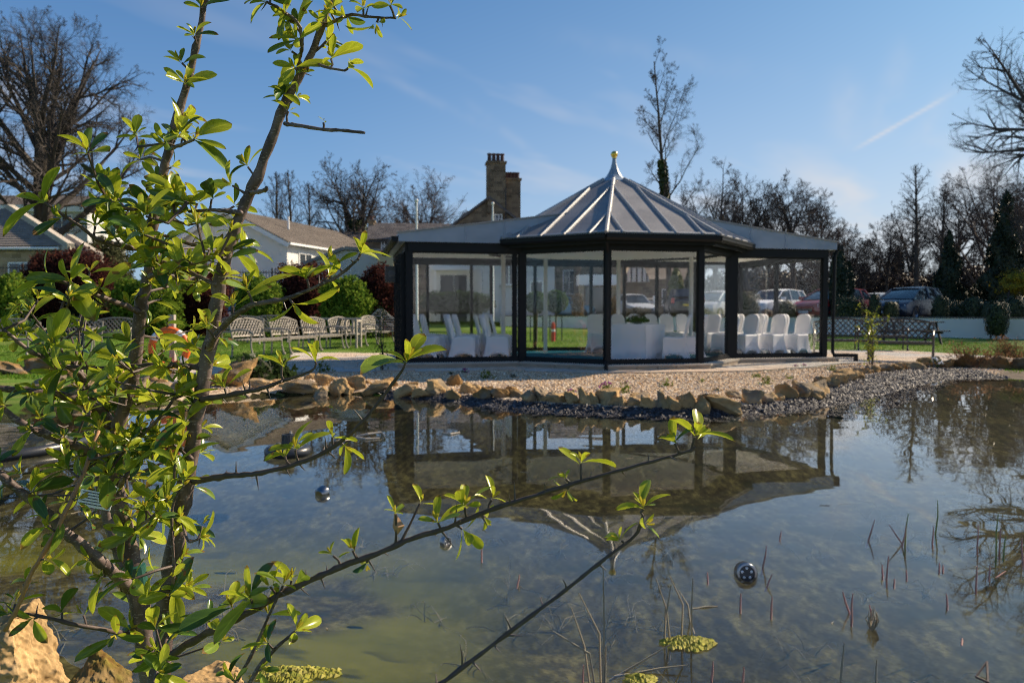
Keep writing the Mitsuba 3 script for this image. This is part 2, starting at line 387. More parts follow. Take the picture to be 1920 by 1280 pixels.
def beyond(x, y): return (x - WALL_A[0]) * WN[0] + (y - WALL_A[1]) * WN[1]


def height(x, y):
    x, y = np.asarray(x, float), np.asarray(y, float)
    sd = signed(x, y)
    base = .06 + .011 * np.maximum(0, y - 20) + .012 * np.maximum(0, -x - 12) * (y > 0)
    base = np.where((beyond(x, y) > 1.3) & (x > -6), np.maximum(base, .74), base)
    sh = np.clip((x - 4.0) / 3.0, 0, 1) * .14                              # the shingle beach on the right is flatter
    bank = -.015 + (.42 - 2.2 * sh) * sd
    out = np.minimum(base, bank)
    ins = -np.minimum(.46, .015 + .24 * -sd) + .03 * (meshkit.fbm(np.stack([x * 1.6, y * 1.6, x * 0], -1), 3, 4) - .5)
    return np.where(sd > 0, out, ins)


def hz(x, y): return float(height(np.array([x]), np.array([y]))[0])


def sheet(xs, ys, keep, dz=0.0):
    X, Y = np.meshgrid(xs, ys)
    Zv = height(X.ravel(), Y.ravel()).reshape(X.shape) + dz
    v = np.stack([X, Y, Zv], -1).reshape(-1, 3)
    nx = len(xs)
    j, i = np.meshgrid(np.arange(len(ys) - 1), np.arange(nx - 1), indexing='ij')
    q = np.stack([j * nx + i, j * nx + i + 1, (j + 1) * nx + i + 1, (j + 1) * nx + i], -1).reshape(-1, 4)
    cx, cy = v[q, 0].mean(1), v[q, 1].mean(1)
    q = q[keep(cx, cy)]
    used = np.unique(q); new = np.zeros(len(v), int); new[used] = np.arange(len(used))
    return v[used], new[q]


def inside(poly, x, y):
    shapely.prepare(poly)
    return shapely.contains(poly, shapely.points(x, y))


BED = POND.buffer(.55)
put('pond_bed', mikit.ply(sheet(np.arange(-9, 15, .11), np.arange(.6, 15, .11), lambda x, y: inside(BED, x, y)), 'pond_mud', smooth=True), kind='structure')
xs = np.unique(np.concatenate([np.arange(-14, 20, .25), np.linspace(-420, -14, 70), np.linspace(20, 420, 70)]))
ys = np.unique(np.concatenate([np.linspace(-120, -4, 24), np.arange(-4, 26, .25), np.linspace(26, 60, 70), np.linspace(60, 900, 60)]))
PIN = POND.buffer(.12)
put('lawn', mikit.ply(sheet(xs, ys, lambda x, y: ~inside(PIN, x, y), .004), 'lawn_grass', smooth=True), kind='structure')

# water: one sheet with very small ripples
wx, wy = np.arange(-9.0, 14.6, .07), np.arange(.8, 14.6, .07)
X, Y = np.meshgrid(wx, wy)
n3 = lambda sx, sy, s: meshkit.fbm(np.stack([X * sx, Y * sy, X * 0], -1), 3, s) - .5
rip = .0015 * n3(1.1, 2.6, 1) + .0007 * n3(3.0, 7.0, 2) * (.4 + 1.6 * np.clip(n3(.35, .45, 9) + .35, 0, 1))
i, j = np.meshgrid(np.arange(len(wx) - 1), np.arange(len(wy) - 1))
q = np.stack([j * len(wx) + i, j * len(wx) + i + 1, (j + 1) * len(wx) + i + 1, (j + 1) * len(wx) + i], -1).reshape(-1, 4)
wv = np.stack([X, Y, rip], -1).reshape(-1, 3)
WIN = POND.buffer(.3)
q = q[inside(WIN, wv[q, 0].mean(1), wv[q, 1].mean(1))]
put('pond_water', mikit.ply((wv, q), 'water_surface', smooth=True), kind='structure')

# gravel bed between the path and the edging rocks, and the dark shingle at the water's edge
def front_of(px0, px1, n=40): return [tuple(W2(u, VF - .9)) for u in np.linspace(px0, px1, n)]
shore_line = [tuple(G(x, y)[:2]) for x, y in SHORE_PX[4:26]]
SHORE = LineString(shore_line)
gr = Polygon(shore_line + [tuple(W2(9.5, -1.4)), tuple(W2(6.2, -1.55)), tuple(W2(4.6, -1.75)), tuple(W2(3.4, -2.6)), tuple(W2(1.6, -3.35)), tuple(W2(-1.4, -3.2)), tuple(W2(-3.0, -1.9)), tuple(W2(-6.2, -1.9)), tuple(W2(-7.8, -2.4)), tuple(W2(-9.3, -3.4))]).buffer(0)
GRAVEL = gr.difference(POND.buffer(.10))
put('gravel_bed', mikit.ply(sheet(np.arange(-8, 13, .1), np.arange(8.5, 18, .1), lambda x, y: inside(GRAVEL, x, y), .012), 'gravel_tan', smooth=True), kind='structure')
BEACH = SHORE.buffer(.17).union(LineString([tuple(G(x, y)[:2]) for x, y in ((1540, 757), (1600, 742), (1660, 725), (1720, 708), (1790, 703))]).buffer(.60)).intersection(Polygon([tuple(G(720, 760)[:2]), tuple(G(720, 700)[:2]), tuple(G(1900, 680)[:2]), (14, 14.5), (10, 6)]))
put('shingle_beach', mikit.ply(sheet(np.arange(-3, 13, .09), np.arange(8, 15, .09), lambda x, y: inside(BEACH, x, y), .018), 'shingle_base', smooth=True), kind='structure')


SOIL = LineString([tuple(G(x, y)[:2]) for x, y in SHORE_PX[23:]] + [(12.5, 10.2), (13.2, 7)]).buffer(1.1).difference(POND.buffer(-.02))
put('soil_bank', mikit.ply(sheet(np.arange(5, 15, .1), np.arange(5.5, 15, .1), lambda x, y: inside(SOIL, x, y), .010), 'soil', smooth=True), kind='structure')


def scatter(poly, n, rng):
    x0, y0, x1, y1 = poly.bounds; got = np.zeros((0, 2))
    while len(got) < n:
        p = rng.uniform((x0, y0), (x1, y1), (n * 2, 2))
        got = np.vstack([got, p[inside(poly, p[:, 0], p[:, 1])]])
    return got[:n]


OCT = np.array([[1, 0, 0], [0, 1, 0], [-1, 0, 0], [0, -1, 0], [0, 0, 1.0], [0, 0, -1]])
OCF = np.array([[0, 1, 4], [1, 2, 4], [2, 3, 4], [3, 0, 4], [1, 0, 5], [2, 1, 5], [3, 2, 5], [0, 3, 5]])


def pebbles(name, poly, n, size, bsdf, cols, dz, seed, label=None):
    rng = np.random.default_rng(seed)
    p = scatter(poly, n, rng); z = height(p[:, 0], p[:, 1]) + dz
    s = size * (.5 + rng.random((n, 1)) ** 2 * 1.3) * np.stack([.8 + .5 * rng.random(n), .6 + .4 * rng.random(n), .28 + .22 * rng.random(n)], 1)
    a = rng.uniform(0, 6.28, n); ca, sa = np.cos(a), np.sin(a)
    v = OCT[None] * s[:, None] * (.8 + .4 * rng.random((n, 6, 1)))
    v = v + rng.normal(0, .12, v.shape) * s[:, None]
    tilt = rng.normal(0, .35, (n, 2))
    vz = v[..., 2] + tilt[:, :1] * v[..., 0] + tilt[:, 1:] * v[..., 1]
    w = np.stack([v[..., 0] * ca[:, None] - v[..., 1] * sa[:, None], v[..., 0] * sa[:, None] + v[..., 1] * ca[:, None], vz], -1)
    w += np.stack([p[:, 0], p[:, 1], z], -1)[:, None]
    f = OCF[None] + (np.arange(n) * 6)[:, None, None]
    c = cols[rng.integers(0, len(cols), n)] * (.75 + .5 * rng.random((n, 1)))
    mb = MB().add(w.reshape(-1, 3), f.reshape(-1, 3), np.repeat(c, 6, 0))
    mb.put(name, bsdf, kind='stuff', label=label)


pebbles('gravel', GRAVEL.difference(SHORE.buffer(.25)), 52000, .019, 'pebble_tan', np.array([[.62, .47, .31], [.48, .34, .21], [.68, .58, .46], [.55, .38, .22], [.36, .28, .21], [.70, .60, .45]]), .014, 21, 'tan pea gravel bed between the pond rocks and the glass garden room')
pebbles('shingle', BEACH, 26000, .019, 'pebble_slate', np.array([[.045, .045, .054], [.07, .07, .082], [.032, .032, .037], [.12, .12, .128], [.065, .06, .062]]), .022, 22, 'dark slate shingle along the far edge of the pond')

# ------------------------------------------------------------------ rocks
def rock_mesh(rng, size, refine=2, rough=.05, blocky=.6):
    """an angular lump: the hull of points pushed towards a box, cut, refined and worn"""
    n = 15
    p = rng.normal(size=(n, 3)); p /= np.abs(p).max(1, keepdims=True) ** blocky * np.linalg.norm(p, axis=1, keepdims=True) ** (1 - blocky)
    p *= .5 * (.8 + .2 * rng.random((n, 1)))
    m = trimesh.convex.convex_hull(p)
    for _ in range(refine + 1):
        v, f = trimesh.remesh.subdivide(m.vertices, m.faces); m = trimesh.Trimesh(v, f, process=True)
    m = trimesh.smoothing.filter_laplacian(m, lamb=.22, iterations=1)
    v = np.array(m.vertices); e = v.max(0) - v.min(0)
    v = (v - (v.max(0) + v.min(0)) / 2) / e
    off = rng.uniform(0, 90, 3)
    nrm = trimesh.Trimesh(v, m.faces, process=False).vertex_normals
    v = v + nrm * ((meshkit.fbm(v * 2.6 + off, 3) - .5) * rough * 3.2 + (meshkit.fbm(v * 8 + off, 3) - .5) * rough * 1.6 + ((meshkit.noise(v * 34 + off) - .5) * rough * .55 if refine > 3 else 0))[:, None]
    v = v * np.asarray(size)
    a = rng.uniform(-.5, .5); c, s = math.cos(a), math.sin(a)
    v[:, :2] = v[:, :2] @ np.array([[c, s], [-s, c]])
    t = rng.normal(0, .14, 2); v[:, 2] += v[:, 0] * t[0] + v[:, 1] * t[1]
    return v, np.array(m.faces)


ROCKS = [(10, 709, 62, 26), (66, 706, 62, 34), (122, 716, 50, 24), (178, 728, 64, 30), (60, 742, 70, 28), (130, 752, 62, 26), (236, 742, 60, 34), (290, 745, 48, 26), (340, 748, 54, 30), (425, 736, 80, 52), (486, 738, 40, 24), (552, 742, 62, 30), (580, 720, 28, 18), (605, 733, 34, 28), (597, 745, 24, 18),
         (632, 741, 34, 30), (648, 740, 22, 18), (664, 738, 30, 32), (705, 741, 60, 24), (757, 746, 42, 24), (790, 748, 34, 22), (818, 747, 52, 32), (850, 733, 28, 26), (848, 752, 30, 22), (880, 748, 36, 26), (906, 756, 40, 26), (938, 758, 36, 26),
         (963, 757, 40, 22), (992, 764, 32, 30), (1017, 764, 28, 30), (1046, 766, 36, 26), (1075, 768, 36, 28), (1098, 770, 26, 36), (1114, 770, 18, 32), (1140, 771, 48, 36), (1164, 773, 30, 26), (1192, 773, 38, 28), (1221, 776, 38, 30), (1246, 777, 30, 36), (1268, 778, 26, 32),
         (1294, 777, 34, 36), (1321, 779, 28, 34), (1359, 778, 70, 32), (1384, 758, 30, 22), (1414, 768, 38, 34), (1444, 765, 34, 26), (1463, 762, 20, 24), (1486, 760, 36, 34), (1512, 758, 36, 36), (1530, 757, 42, 32), (1547, 752, 44, 36), (1556, 738, 48, 26),
         (1578, 730, 30, 28), (1595, 724, 38, 30), (1616, 720, 24, 20), (1622, 709, 36, 16), (1643, 707, 34, 20), (1664, 705, 30, 20), (1684, 702, 28, 18), (1704, 700, 32, 22), (1726, 701, 34, 20), (1750, 696, 42, 24), (1786, 697, 34, 22), (1822, 697, 40, 28), (1858, 698, 34, 24), (1890, 699, 44, 28), (1925, 700, 40, 26)]
ROCKS = sorted(ROCKS)
def ordinal(n): return f"{n}{'th' if 10 <= n % 100 <= 20 else {1: 'st', 2: 'nd', 3: 'rd'}.get(n % 10, 'th')}"
for k, (px, py, w, h) in enumerate(ROCKS):
    rng = np.random.default_rng(1000 + k)
    g = G(px, py, .0); sc = g[1] / FPX
    size = np.array([w * sc * 1.10, (w * .55 + h * .5) * sc * 1.1, h * sc * 1.22])
    if 1480 < px < 1640: size[1] *= 1.25
    v, f = rock_mesh(rng, size, 2, .075)
    v[:, 2] += size[2] * .5 - size[2] * .14 + max(0.0, hz(g[0], g[1] + size[1] * .4) - .05)
    v[:, :2] += g[:2] + np.array([0, size[1] * .5])
    dark = px > 1765
    form = 'long flat' if w > 2.1 * h else 'upright' if h > w else 'blocky' if w > 40 else 'small'
    put('edging_rock', mikit.ply((v, f), 'brown_rock' if dark else 'sandstone', smooth=30), label=f"{form} {'dark brown' if dark else 'ochre sandstone'} rock, {ordinal(k + 1)} from the left in the far edging of the pond", cat='rock', group='rocks edging the far side of the pond')
# second course of smaller stones wedged behind the front row
rng = np.random.default_rng(5)
BACK = [(300, 722), (358, 724), (455, 716), (520, 722), (690, 722), (735, 727), (772, 728), (895, 732), (925, 738), (955, 741), (1005, 744), (1060, 748), (1128, 750), (1205, 755), (1330, 756), (1402, 748), (1500, 740), (1606, 708), (1770, 690), (1840, 686), (1905, 688)]
for k, (px, py) in enumerate(BACK):
    g = G(px, py, .05); w = rng.uniform(.17, .30)
    size = np.array([w, w * .75, w * .55])
    v, f = rock_mesh(np.random.default_rng(1300 + k), size, 1, .05)
    v += np.array([g[0], g[1], hz(g[0], g[1]) + size[2] * .22])
    put('backing_rock', mikit.ply((v, f), 'brown_rock' if px > 1765 else 'sandstone', smooth=30), label=f"small half buried sandstone in the gravel behind the pond edging, {ordinal(k + 1)} from the left", cat='rock', group='small rocks behind the edging')
# the near bank's rocks in the lower left corner
for k, (px, py, y, sz, m, lab, sd) in enumerate(((-30, 1296, 2.05, (.44, .36, .42), 'sandstone', 'large rough tan sandstone boulder in the bottom left corner', 11), (166, 1322, 2.0, (.20, .22, .24), 'mossy_rock', 'low brown rock with rusty moss beside the big tan boulder', 12),
                                                 (408, 1340, 1.98, (.21, .20, .24), 'sandstone', 'orange sandstone rock at the foot of the thorny shrub', 13), (-260, 1330, 2.2, (.5, .4, .3), 'sandstone', 'tan boulder at the left edge behind the shrub', 14))):
    v, f = rock_mesh(np.random.default_rng(sd), sz, 5 if k == 0 else 4, .046, .5)
    v += P(px, py, y)
    put('bank_rock', mikit.ply((v, f), m, smooth=50), label=lab, cat='rock')
    gx, gy, gz = P(px, py, y); v2, f2 = rock_mesh(np.random.default_rng(sd + 40), (sz[0] * 1.05, sz[1] * 1.05, max(.2, gz - sz[2] * .3 + .12)), 2, .05)
    v2 += np.array([gx - .03, gy + .02, (gz - sz[2] * .3) / 2 - .06])
    put('footing_rock', mikit.ply((v2, f2), 'brown_rock', smooth=45), label=f'brown stone under the {("big tan boulder", "mossy rock", "orange rock", "left edge boulder")[k]} on the near bank', cat='rock')

# ------------------------------------------------------------------ paving
rngp = np.random.default_rng(3)
PATIO = Polygon([tuple(W2(-9.2, -1.9)), tuple(W2(-3.1, -1.9)), tuple(W2(-1.5, -3.15)), tuple(W2(1.55, -3.3)), tuple(W2(3.3, -2.55)), tuple(W2(4.6, -1.7)), tuple(W2(9.9, -1.35)), tuple(W2(9.9, 2.6)), tuple(W2(5.4, 4.6)), tuple(W2(-5.5, 4.6)), tuple(W2(-6.5, 8.5)), tuple(W2(-7.6, 8.2)), tuple(W2(-7.2, 2.2)), tuple(W2(-9.2, .2))])
def flat(poly, z, dz=.12):
    m = trimesh.creation.extrude_polygon(poly, dz, engine='earcut'); v = np.array(m.vertices); v[:, 2] += z - dz
    return v, np.array(m.faces)
put('patio', mikit.ply(flat(PATIO, .078), 'path_concrete'), kind='structure')
HOUSE = Polygon([tuple(W2(*q)) for q in ((-HW - .3, VF - .34), (-DG - .1, VF - .34), (-S8 / 2 - .1, -AP - .34), (S8 / 2 + .1, -AP - .34), (DG + .1, VF - .34), (HW + .3, VF - .34), (HW + .3, VB + .3), (-HW - .3, VB + .3))])
for side, (u0, u1, v0, v1) in (('l', (-9.2, -4.9, -1.9, 4.6)), ('r', (4.95, 9.9, -1.7, 4.0)), ('c', (-3.0, 4.9, -3.3, -1.3))):
    v = v0
    while v < v1:
        dv = rngp.choice([.45, .6, .6]); u = u0 + rngp.uniform(-.3, 0)
        while u < u1:
            du = rngp.choice([.6, .75, .9]); q = Polygon([tuple(W2(u + .008, v + .008)), tuple(W2(u + du - .008, v + .008)), tuple(W2(u + du - .008, v + dv - .008)), tuple(W2(u + .008, v + dv - .008))]).intersection(PATIO).difference(HOUSE)
            if q.geom_type == 'Polygon' and q.area > .06:
                put('slab', mikit.ply(flat(q, .096 + rngp.uniform(-.003, .003), .03), ('paving_a', 'paving_b', 'paving_c')[rngp.integers(0, 3)]), 'patio')
            u += du
        v += dv
# tarmac of the car park beyond the white wall, and the road behind the left hedges
cp = Polygon([(WALL_A + WN * .5 + np.array([60, -52])).tolist(), (WALL_B + WN * .5).tolist(), (WALL_B + WN * .5 + np.array([-4, 3])).tolist(), (-3, 66), (80, 66), (90, -10)])
put('car_park', mikit.ply(flat(cp, .80, .04), 'asphalt'), kind='structure')
put('service_road', mikit.ply(flat(Polygon([(-60, 38), (-12, 38.5), (-10, 43), (-60, 43)]), .95, .3), 'asphalt'), kind='structure')
# lawn blades: short mown grass where it is near enough to show
def grass(n, seed):
    rng = np.random.default_rng(seed)
    x = rng.uniform(-16, 16, n * 3); y = 13 + 24 * rng.random(n * 3) ** 1.4
    keep = (np.abs(x) < y * .70) & ~inside(PATIO.buffer(.02), x, y) & ~inside(GRAVEL.buffer(.05), x, y) & (signed(x, y) > .5) & (beyond(x, y) < -.1)
    x, y = x[keep][:n], y[keep][:n]; n = len(x)
    z = height(x, y)
    h = rng.uniform(.025, .06, n); a = rng.uniform(0, 6.28, n); w = .006 + .005 * rng.random(n)
    dx, dy = np.cos(a) * w, np.sin(a) * w
    lean = rng.normal(0, .02, (n, 2))
    v = np.stack([np.stack([x - dx, y - dy, z], -1), np.stack([x + dx, y + dy, z], -1), np.stack([x + lean[:, 0], y + lean[:, 1], z + h], -1)], 1)
    c = np.stack([.07 + .07 * rng.random(n), .15 + .10 * rng.random(n), .012 + .015 * rng.random(n)], -1)
    MB().add(v.reshape(-1, 3), np.arange(n * 3).reshape(-1, 3), np.repeat(c, 3, 0)).put('grass', 'foliage', kind='stuff', label='short mown bright green lawn grass round the garden room')
grass(90000, 31)
# ------------------------------------------------------------------ the glass garden room
ROOM = thing('garden_room', 'dark framed glass garden room with an octagonal lead roof and gold ball finial', 'pavilion')
def gbox(mb, u0, u1, v0, v1, z0, z1): return mb.box((u0, v0, z0), (u1, v1, z1), FR, C0)
FRONT = [(-HW, VF), (-DG, VF), (-S8 / 2, -AP), (S8 / 2, -AP), (DG, VF), (HW, VF)]
RING = FRONT + [(HW, VB), (-HW, VB)]
RP = Polygon(RING)
def wpoly(p): return Polygon([tuple(W2(*q)) for q in p.exterior.coords[:-1]])
put('floor', mikit.ply(flat(wpoly(RP.buffer(-.06, join_style='mitre')), FLOOR - .004, .03), 'carpet'), ROOM)
# plinth: mortar core, squared stones as facing, coping slabs on top
LEDGE = RP.buffer(.24, join_style='mitre')
put('plinth', mikit.ply(flat(wpoly(LEDGE.buffer(-.03, join_style='mitre')), .150, .15), 'plinth_mortar'), ROOM)
PL = f'{ROOM}__plinth'
lc = list(LEDGE.exterior.coords)[:-1]
if not LEDGE.exterior.is_ccw: lc = lc[::-1]
rngp = np.random.default_rng(17)
for a, b in zip(lc, lc[1:] + lc[:1]):
    a3, b3 = W(*a), W(*b); L = np.linalg.norm(b3 - a3); ex = (b3 - a3) / L; ey = np.array([-ex[1], ex[0], 0])
    if a[1] > 1 and b[1] > 1: continue
    t = 0.0
    while t < L - .02:
        w = min(rngp.uniform(.28, .46), L - t)
        if L - t - w < .12: w = L - t
        d = rngp.uniform(0, .006)
        mb = MB().box((t + .005, -d, .03), (t + w - .005, .08, .144), np.array([ex, ey, Z]), a3)
        mb.put('stone', 'plinth_stone', PL); t += w
    t = 0.0
    while t < L - .02:
        w = min(.62, L - t)
        if L - t - w < .2: w = L - t
        MB().box((t + .003, -.022, .1505), (t + w - .003, .215, .186), np.array([ex, ey, Z]), a3).put('coping', 'coping_stone', PL); t += w
# posts, heads and sills
PW = .052; ZH0, ZH1 = 2.415, 2.60
def post(a, name='post', w=PW, z0=.186, z1=ZH0, ang=None, parent=ROOM):
    p = W(*a); mb = MB()
    ex = U if ang is None else np.array([math.cos(ang), math.sin(ang), 0]); fr = np.array([ex, np.cross(Z, ex), Z])
    mb.box((-w, -w, z0), (w, w, z1), fr, p)
    mb.box((-w - .012, -w * .45, z0), (w + .012, w * .45, z1), fr, p)      # the glazing ears proud of the post
    return mb.put(name, 'black_frame', parent)
for k, a in enumerate(RING):
    post(a, w=.075 if k in (1, 4) else .062)
for a in ((-DG - .16, VF), (DG + .13, VF)): post(a, w=.04)
def edge(a, b, mul=()):
    """one glazed bay from corner a to corner b: head, sill, mullions, one pane per opening"""
    a3, b3 = W(*a), W(*b); L = np.linalg.norm(b3 - a3); ex = (b3 - a3) / L; ey = np.array([-ex[1], ex[0], 0]); fr = np.array([ex, ey, Z])
    MB().box((-.03, -.085, ZH0), (L + .03, .07, ZH1), fr, a3).put('head', 'black_frame', ROOM)
    MB().box((.05, -.045, .1865), (L - .05, .045, .255), fr, a3).put('sill', 'black_frame', ROOM)
    cuts = [0.0] + [m * L for m in mul] + [L]
    for m in cuts[1:-1]:
        MB().box((m - .034, -.048, .255), (m + .034, .048, ZH0), fr, a3).put('mullion', 'black_frame', ROOM)
    for s, e in zip(cuts, cuts[1:]):
        q = [a3 + ex * (s + .03) + Z * .25, a3 + ex * (e - .03) + Z * .25, a3 + ex * (e - .03) + Z * (ZH0 + .005), a3 + ex * (s + .03) + Z * (ZH0 + .005)]
        MB().quad(*q).put('pane', 'pane', ROOM)
        fb = MB()
        for z0, z1 in ((.255, .285), (ZH0 - .03, ZH0)): fb.box((s + .04, -.02, z0), (e - .04, -.004, z1), fr, a3)
        fb.put('glazing_bead', 'black_frame', ROOM)
for a, b in zip(FRONT, FRONT[1:]): edge(a, b)
edge((HW, VF), (HW, VB), (.52,))
edge((-HW, VB), (-HW, VF), (.2, .4, .6, .8))
def u_at(px):      # where the back wall crosses a column of the photograph
    lo, hi = -HW, HW
    for _ in range(40):
        m = (lo + hi) / 2; p = W(m, VB); x = 960 + FPX * p[0] / p[1]
        lo, hi = (m, hi) if x < px else (lo, m)
    return (lo + hi) / 2
edge((HW, VB), (-HW, VB), tuple(sorted((HW - u_at(x)) / (2 * HW) for x in (802, 884, 921, 1003, 1108, 1170, 1231, 1302, 1432, 1490))))
# the folding leaves stacked outside the left end wall
for k in range(4):
    v = VF + .16 + k * .22; mb = MB()
    for vv in (v, v + .13): gbox(mb, -HW - .16 - .02 * k, -HW - .08, vv, vv + .045, .2, 2.38)
    gbox(mb, -HW - .13, -HW - .085, v, v + .17, 2.3, 2.385); gbox(mb, -HW - .13, -HW - .085, v, v + .17, .2, .3)
    mb.put('folding_leaf', 'black_frame', ROOM)
# inner columns, ceiling
for a in ((-S8 / 2, AP), (S8 / 2, AP), (-DG, -VF), (DG, -VF)):
    MB().lathe([(0, 2.58), (.05, 2.58), (.05, FLOOR), (0, FLOOR)][::-1], W(*a), 16).put('column', 'grey_column', ROOM, smooth=40)
put('ceiling', mikit.ply(flat(wpoly(RP.buffer(-.075, join_style='mitre')), 2.585, .03), 'ceiling_white'), ROOM)
# wing roof: shallow pitches running up towards the octagon, clad in lead
RO = .14
WR = MB(); prof = [(-HW - .22, 2.60), (HW + .22, 2.60), (HW + .22, 2.765), (0, 3.42), (-HW - .22, 2.765)]
WR.prism(prof, W(0, VF - RO), U, Z, V * (VB - VF + 2 * RO))
WR.put('wing_roof', 'lead_flash', ROOM)
for u in (-3.55, -2.75, 2.75, 3.6):
    z = 3.42 - abs(u) * (.655 / (HW + .22)); gbox(MB(), u - .012, u + .012, VF - RO - .012, VF - RO, 2.60, z - .01).put('flashing_seam', 'lead_flash', f'{ROOM}__wing_roof')
def capped(s):
    mb = MB(); a, b = W(s * (HW + .25), VF - RO - .015, 2.763), W(0, VF - RO - .015, 3.425)
    e = unit(b - a); up = np.cross(V, e) if s > 0 else np.cross(e, V); up = unit(up); up = up if up[2] > 0 else -up
    return mb.box((0, -.02, 0), (np.linalg.norm(b - a), .10, .022), np.array([e, V, up]), a)
for s in (-1, 1): capped(s).put('verge_trim', 'lead_roll', f'{ROOM}__wing_roof')
def gutter(a, b, z, name='gutter'):
    a3, b3 = W(*a), W(*b); L = np.linalg.norm(b3 - a3); ex = (b3 - a3) / L; ey = np.array([-ex[1], ex[0], 0])
    pr_ = [(-.075, .10), (-.072, .03), (-.045, -.01), (.03, -.01), (.06, .03), (.06, .10)]
    mb = MB().prism(pr_, a3 + Z * z - ex * .01, ey, Z, ex * (L + .02))
    mb.box((-.01, -.085, .085), (L + .01, -.0751, .108), np.array([ex, ey, Z]), a3 + Z * z)
    return mb.put(name, 'black_frame', ROOM)
gutter((-HW - .30, VF - RO), (-HW - .30, VB + RO), 2.60); gutter((HW + .30, VF - RO), (HW + .30, VB + RO), 2.60)
# octagonal roof
RE, ZE, RT, ZT = 3.0, 2.69, .31, 4.13
AG = [math.radians(-112.5 + 45 * k) for k in range(8)]
def oc(k, r, z): return W(r * math.cos(AG[k % 8]), r * math.sin(AG[k % 8]), z)
body = MB()
v = np.array([oc(k, RE, ZE) for k in range(8)] + [oc(k, RT, ZT) for k in range(8)] + [oc(k, RE, ZE - .03) for k in range(8)])
f = [[k, (k + 1) % 8, 8 + (k + 1) % 8, 8 + k] for k in range(8)] + [[16 + k, 16 + (k + 1) % 8, (k + 1) % 8, k] for k in range(8)]
OR = put('octagon_roof', mikit.ply(body.add(v, f).mesh(), 'lead_sheet'), ROOM)
soff = flat(wpoly(Polygon([(2.99 * math.cos(a), 2.99 * math.sin(a)) for a in AG]).difference(Polygon())), ZE - .034, .02)
put('soffit', mikit.ply(soff, 'black_frame'), ROOM)
def roll(p, q, n, r=.029, name='batten_roll'):
    e = unit(q - p); s = np.cross(e, n)
    pts = [(-1.25, -.2), (1.25, -.2), (1.0, .9), (.55, 1.55), (-.55, 1.55), (-1.0, .9)]
    return MB().prism([(x * r, y * r) for x, y in pts], p, s, n, e * np.linalg.norm(q - p)).put(name, 'lead_roll', OR)
for k in range(8):
    a, b, a1, b1 = oc(k, RE, ZE), oc(k + 1, RE, ZE), oc(k, RT, ZT), oc(k + 1, RT, ZT)
    n = unit(np.cross(b - a, a1 - a)); mid_up = (a1 + b1) / 2 - (a + b) / 2
    hip_n = unit(n + unit(np.cross(a - oc(k - 1, RE, ZE), oc(k - 1, RT, ZT) - oc(k - 1, RE, ZE))))
    roll(a + (a1 - a) * -.01, a1, hip_n, .034, 'hip_roll')
    L = np.linalg.norm(b - a); ex = (b - a) / L; Lt = np.linalg.norm(b1 - a1)
    for fr_ in (.146, .385, .615, .854):
        x = fr_ * L; h = min(1.0, (min(x, L - x)) / ((L - Lt) / 2)) * .985
        p = a + ex * x
        roll(p - mid_up * .012, p + mid_up * h, n)
    MB().box((-.02, -.0, -.05), (L + .02, .03, .012), np.array([ex, n, unit(np.cross(ex, n))]), a + Z * -.004).put('eaves_drip', 'lead_roll', OR)
    pa, pb = (RE - .005) * np.array([math.cos(AG[k]), math.sin(AG[k])]), (RE - .005) * np.array([math.cos(AG[(k + 1) % 8]), math.sin(AG[(k + 1) % 8])])
    gutter(tuple(pa), tuple(pb), 2.565)
    qa, qb = pa * .955, pb * .955
    a3, b3 = W(*qa), W(*qb); e = unit(b3 - a3)
    MB().box((0, -.02, 2.50), (np.linalg.norm(b3 - a3), .03, 2.655), np.array([e, np.array([-e[1], e[0], 0]), Z]), a3).put('fascia', 'black_frame', ROOM)
SP = MB(); st = [(.36, 4.085), (.345, 4.12), (.30, 4.145), (.235, 4.19), (.175, 4.25), (.125, 4.33), (.085, 4.42), (.055, 4.53), (.04, 4.64), (.0, 4.66)]
v = np.array([W(r * math.cos(a), r * math.sin(a), z) for r, z in st for a in AG]); f = [[i * 8 + k, i * 8 + (k + 1) % 8, (i + 1) * 8 + (k + 1) % 8, (i + 1) * 8 + k] for i in range(len(st) - 1) for k in range(8)]
SP.add(v, f).put('spire', 'lead_flash', ROOM)
ball = trimesh.creation.icosphere(3, .078); put('ball_finial', mikit.ply((ball.vertices + W(0, 0, 4.73), ball.faces), 'gold', smooth=True), ROOM)
MB().lathe([(0, 4.64), (.05, 4.645), (.05, 4.665), (0, 4.67)], W(0, 0), 14).put('finial_collar', 'gold', f'{ROOM}__ball_finial')
# rainwater pipes
k0 = np.array([-S8 / 2, -AP]); out = unit(np.array([*k0, 0]))[:2]
pts = [W(*(k0 + out * .30), 2.57), W(*(k0 + out * .30), 2.50), W(*(k0 + out * .10), 2.33), W(*(k0 + out * .10), .16)]
MB().tube(pts, .036, 10).tube([W(*(k0 + out * .10), .24), W(*(k0 + out * .16), .21), W(*(k0 + out * .30), .20), W(*(k0 + out * .31), .05)], .037, 10).put('downpipe', 'black_frame', ROOM, smooth=35)
pts = [W(HW + .30, VF - .06, 2.62), W(HW + .22, VF - .06, 2.45), W(HW + .20, VF - .06, .30), W(HW + .22, VF - .10, .225)]
MB().tube(pts, .036, 10).put('downpipe', 'black_frame', ROOM, smooth=35)
MB().box((0, -.04, 0), (.52, .04, .08), np.array([unit(.9 * U - .45 * V), unit(.45 * U + .9 * V), Z]), W(HW + .2, VF - .08, .186)).box((.44, -.041, -.18), (.521, .041, -.002), np.array([unit(.9 * U - .45 * V), unit(.45 * U + .9 * V), Z]), W(HW + .2, VF - .08, .186)).put('drain_shoe', 'black_frame', ROOM)
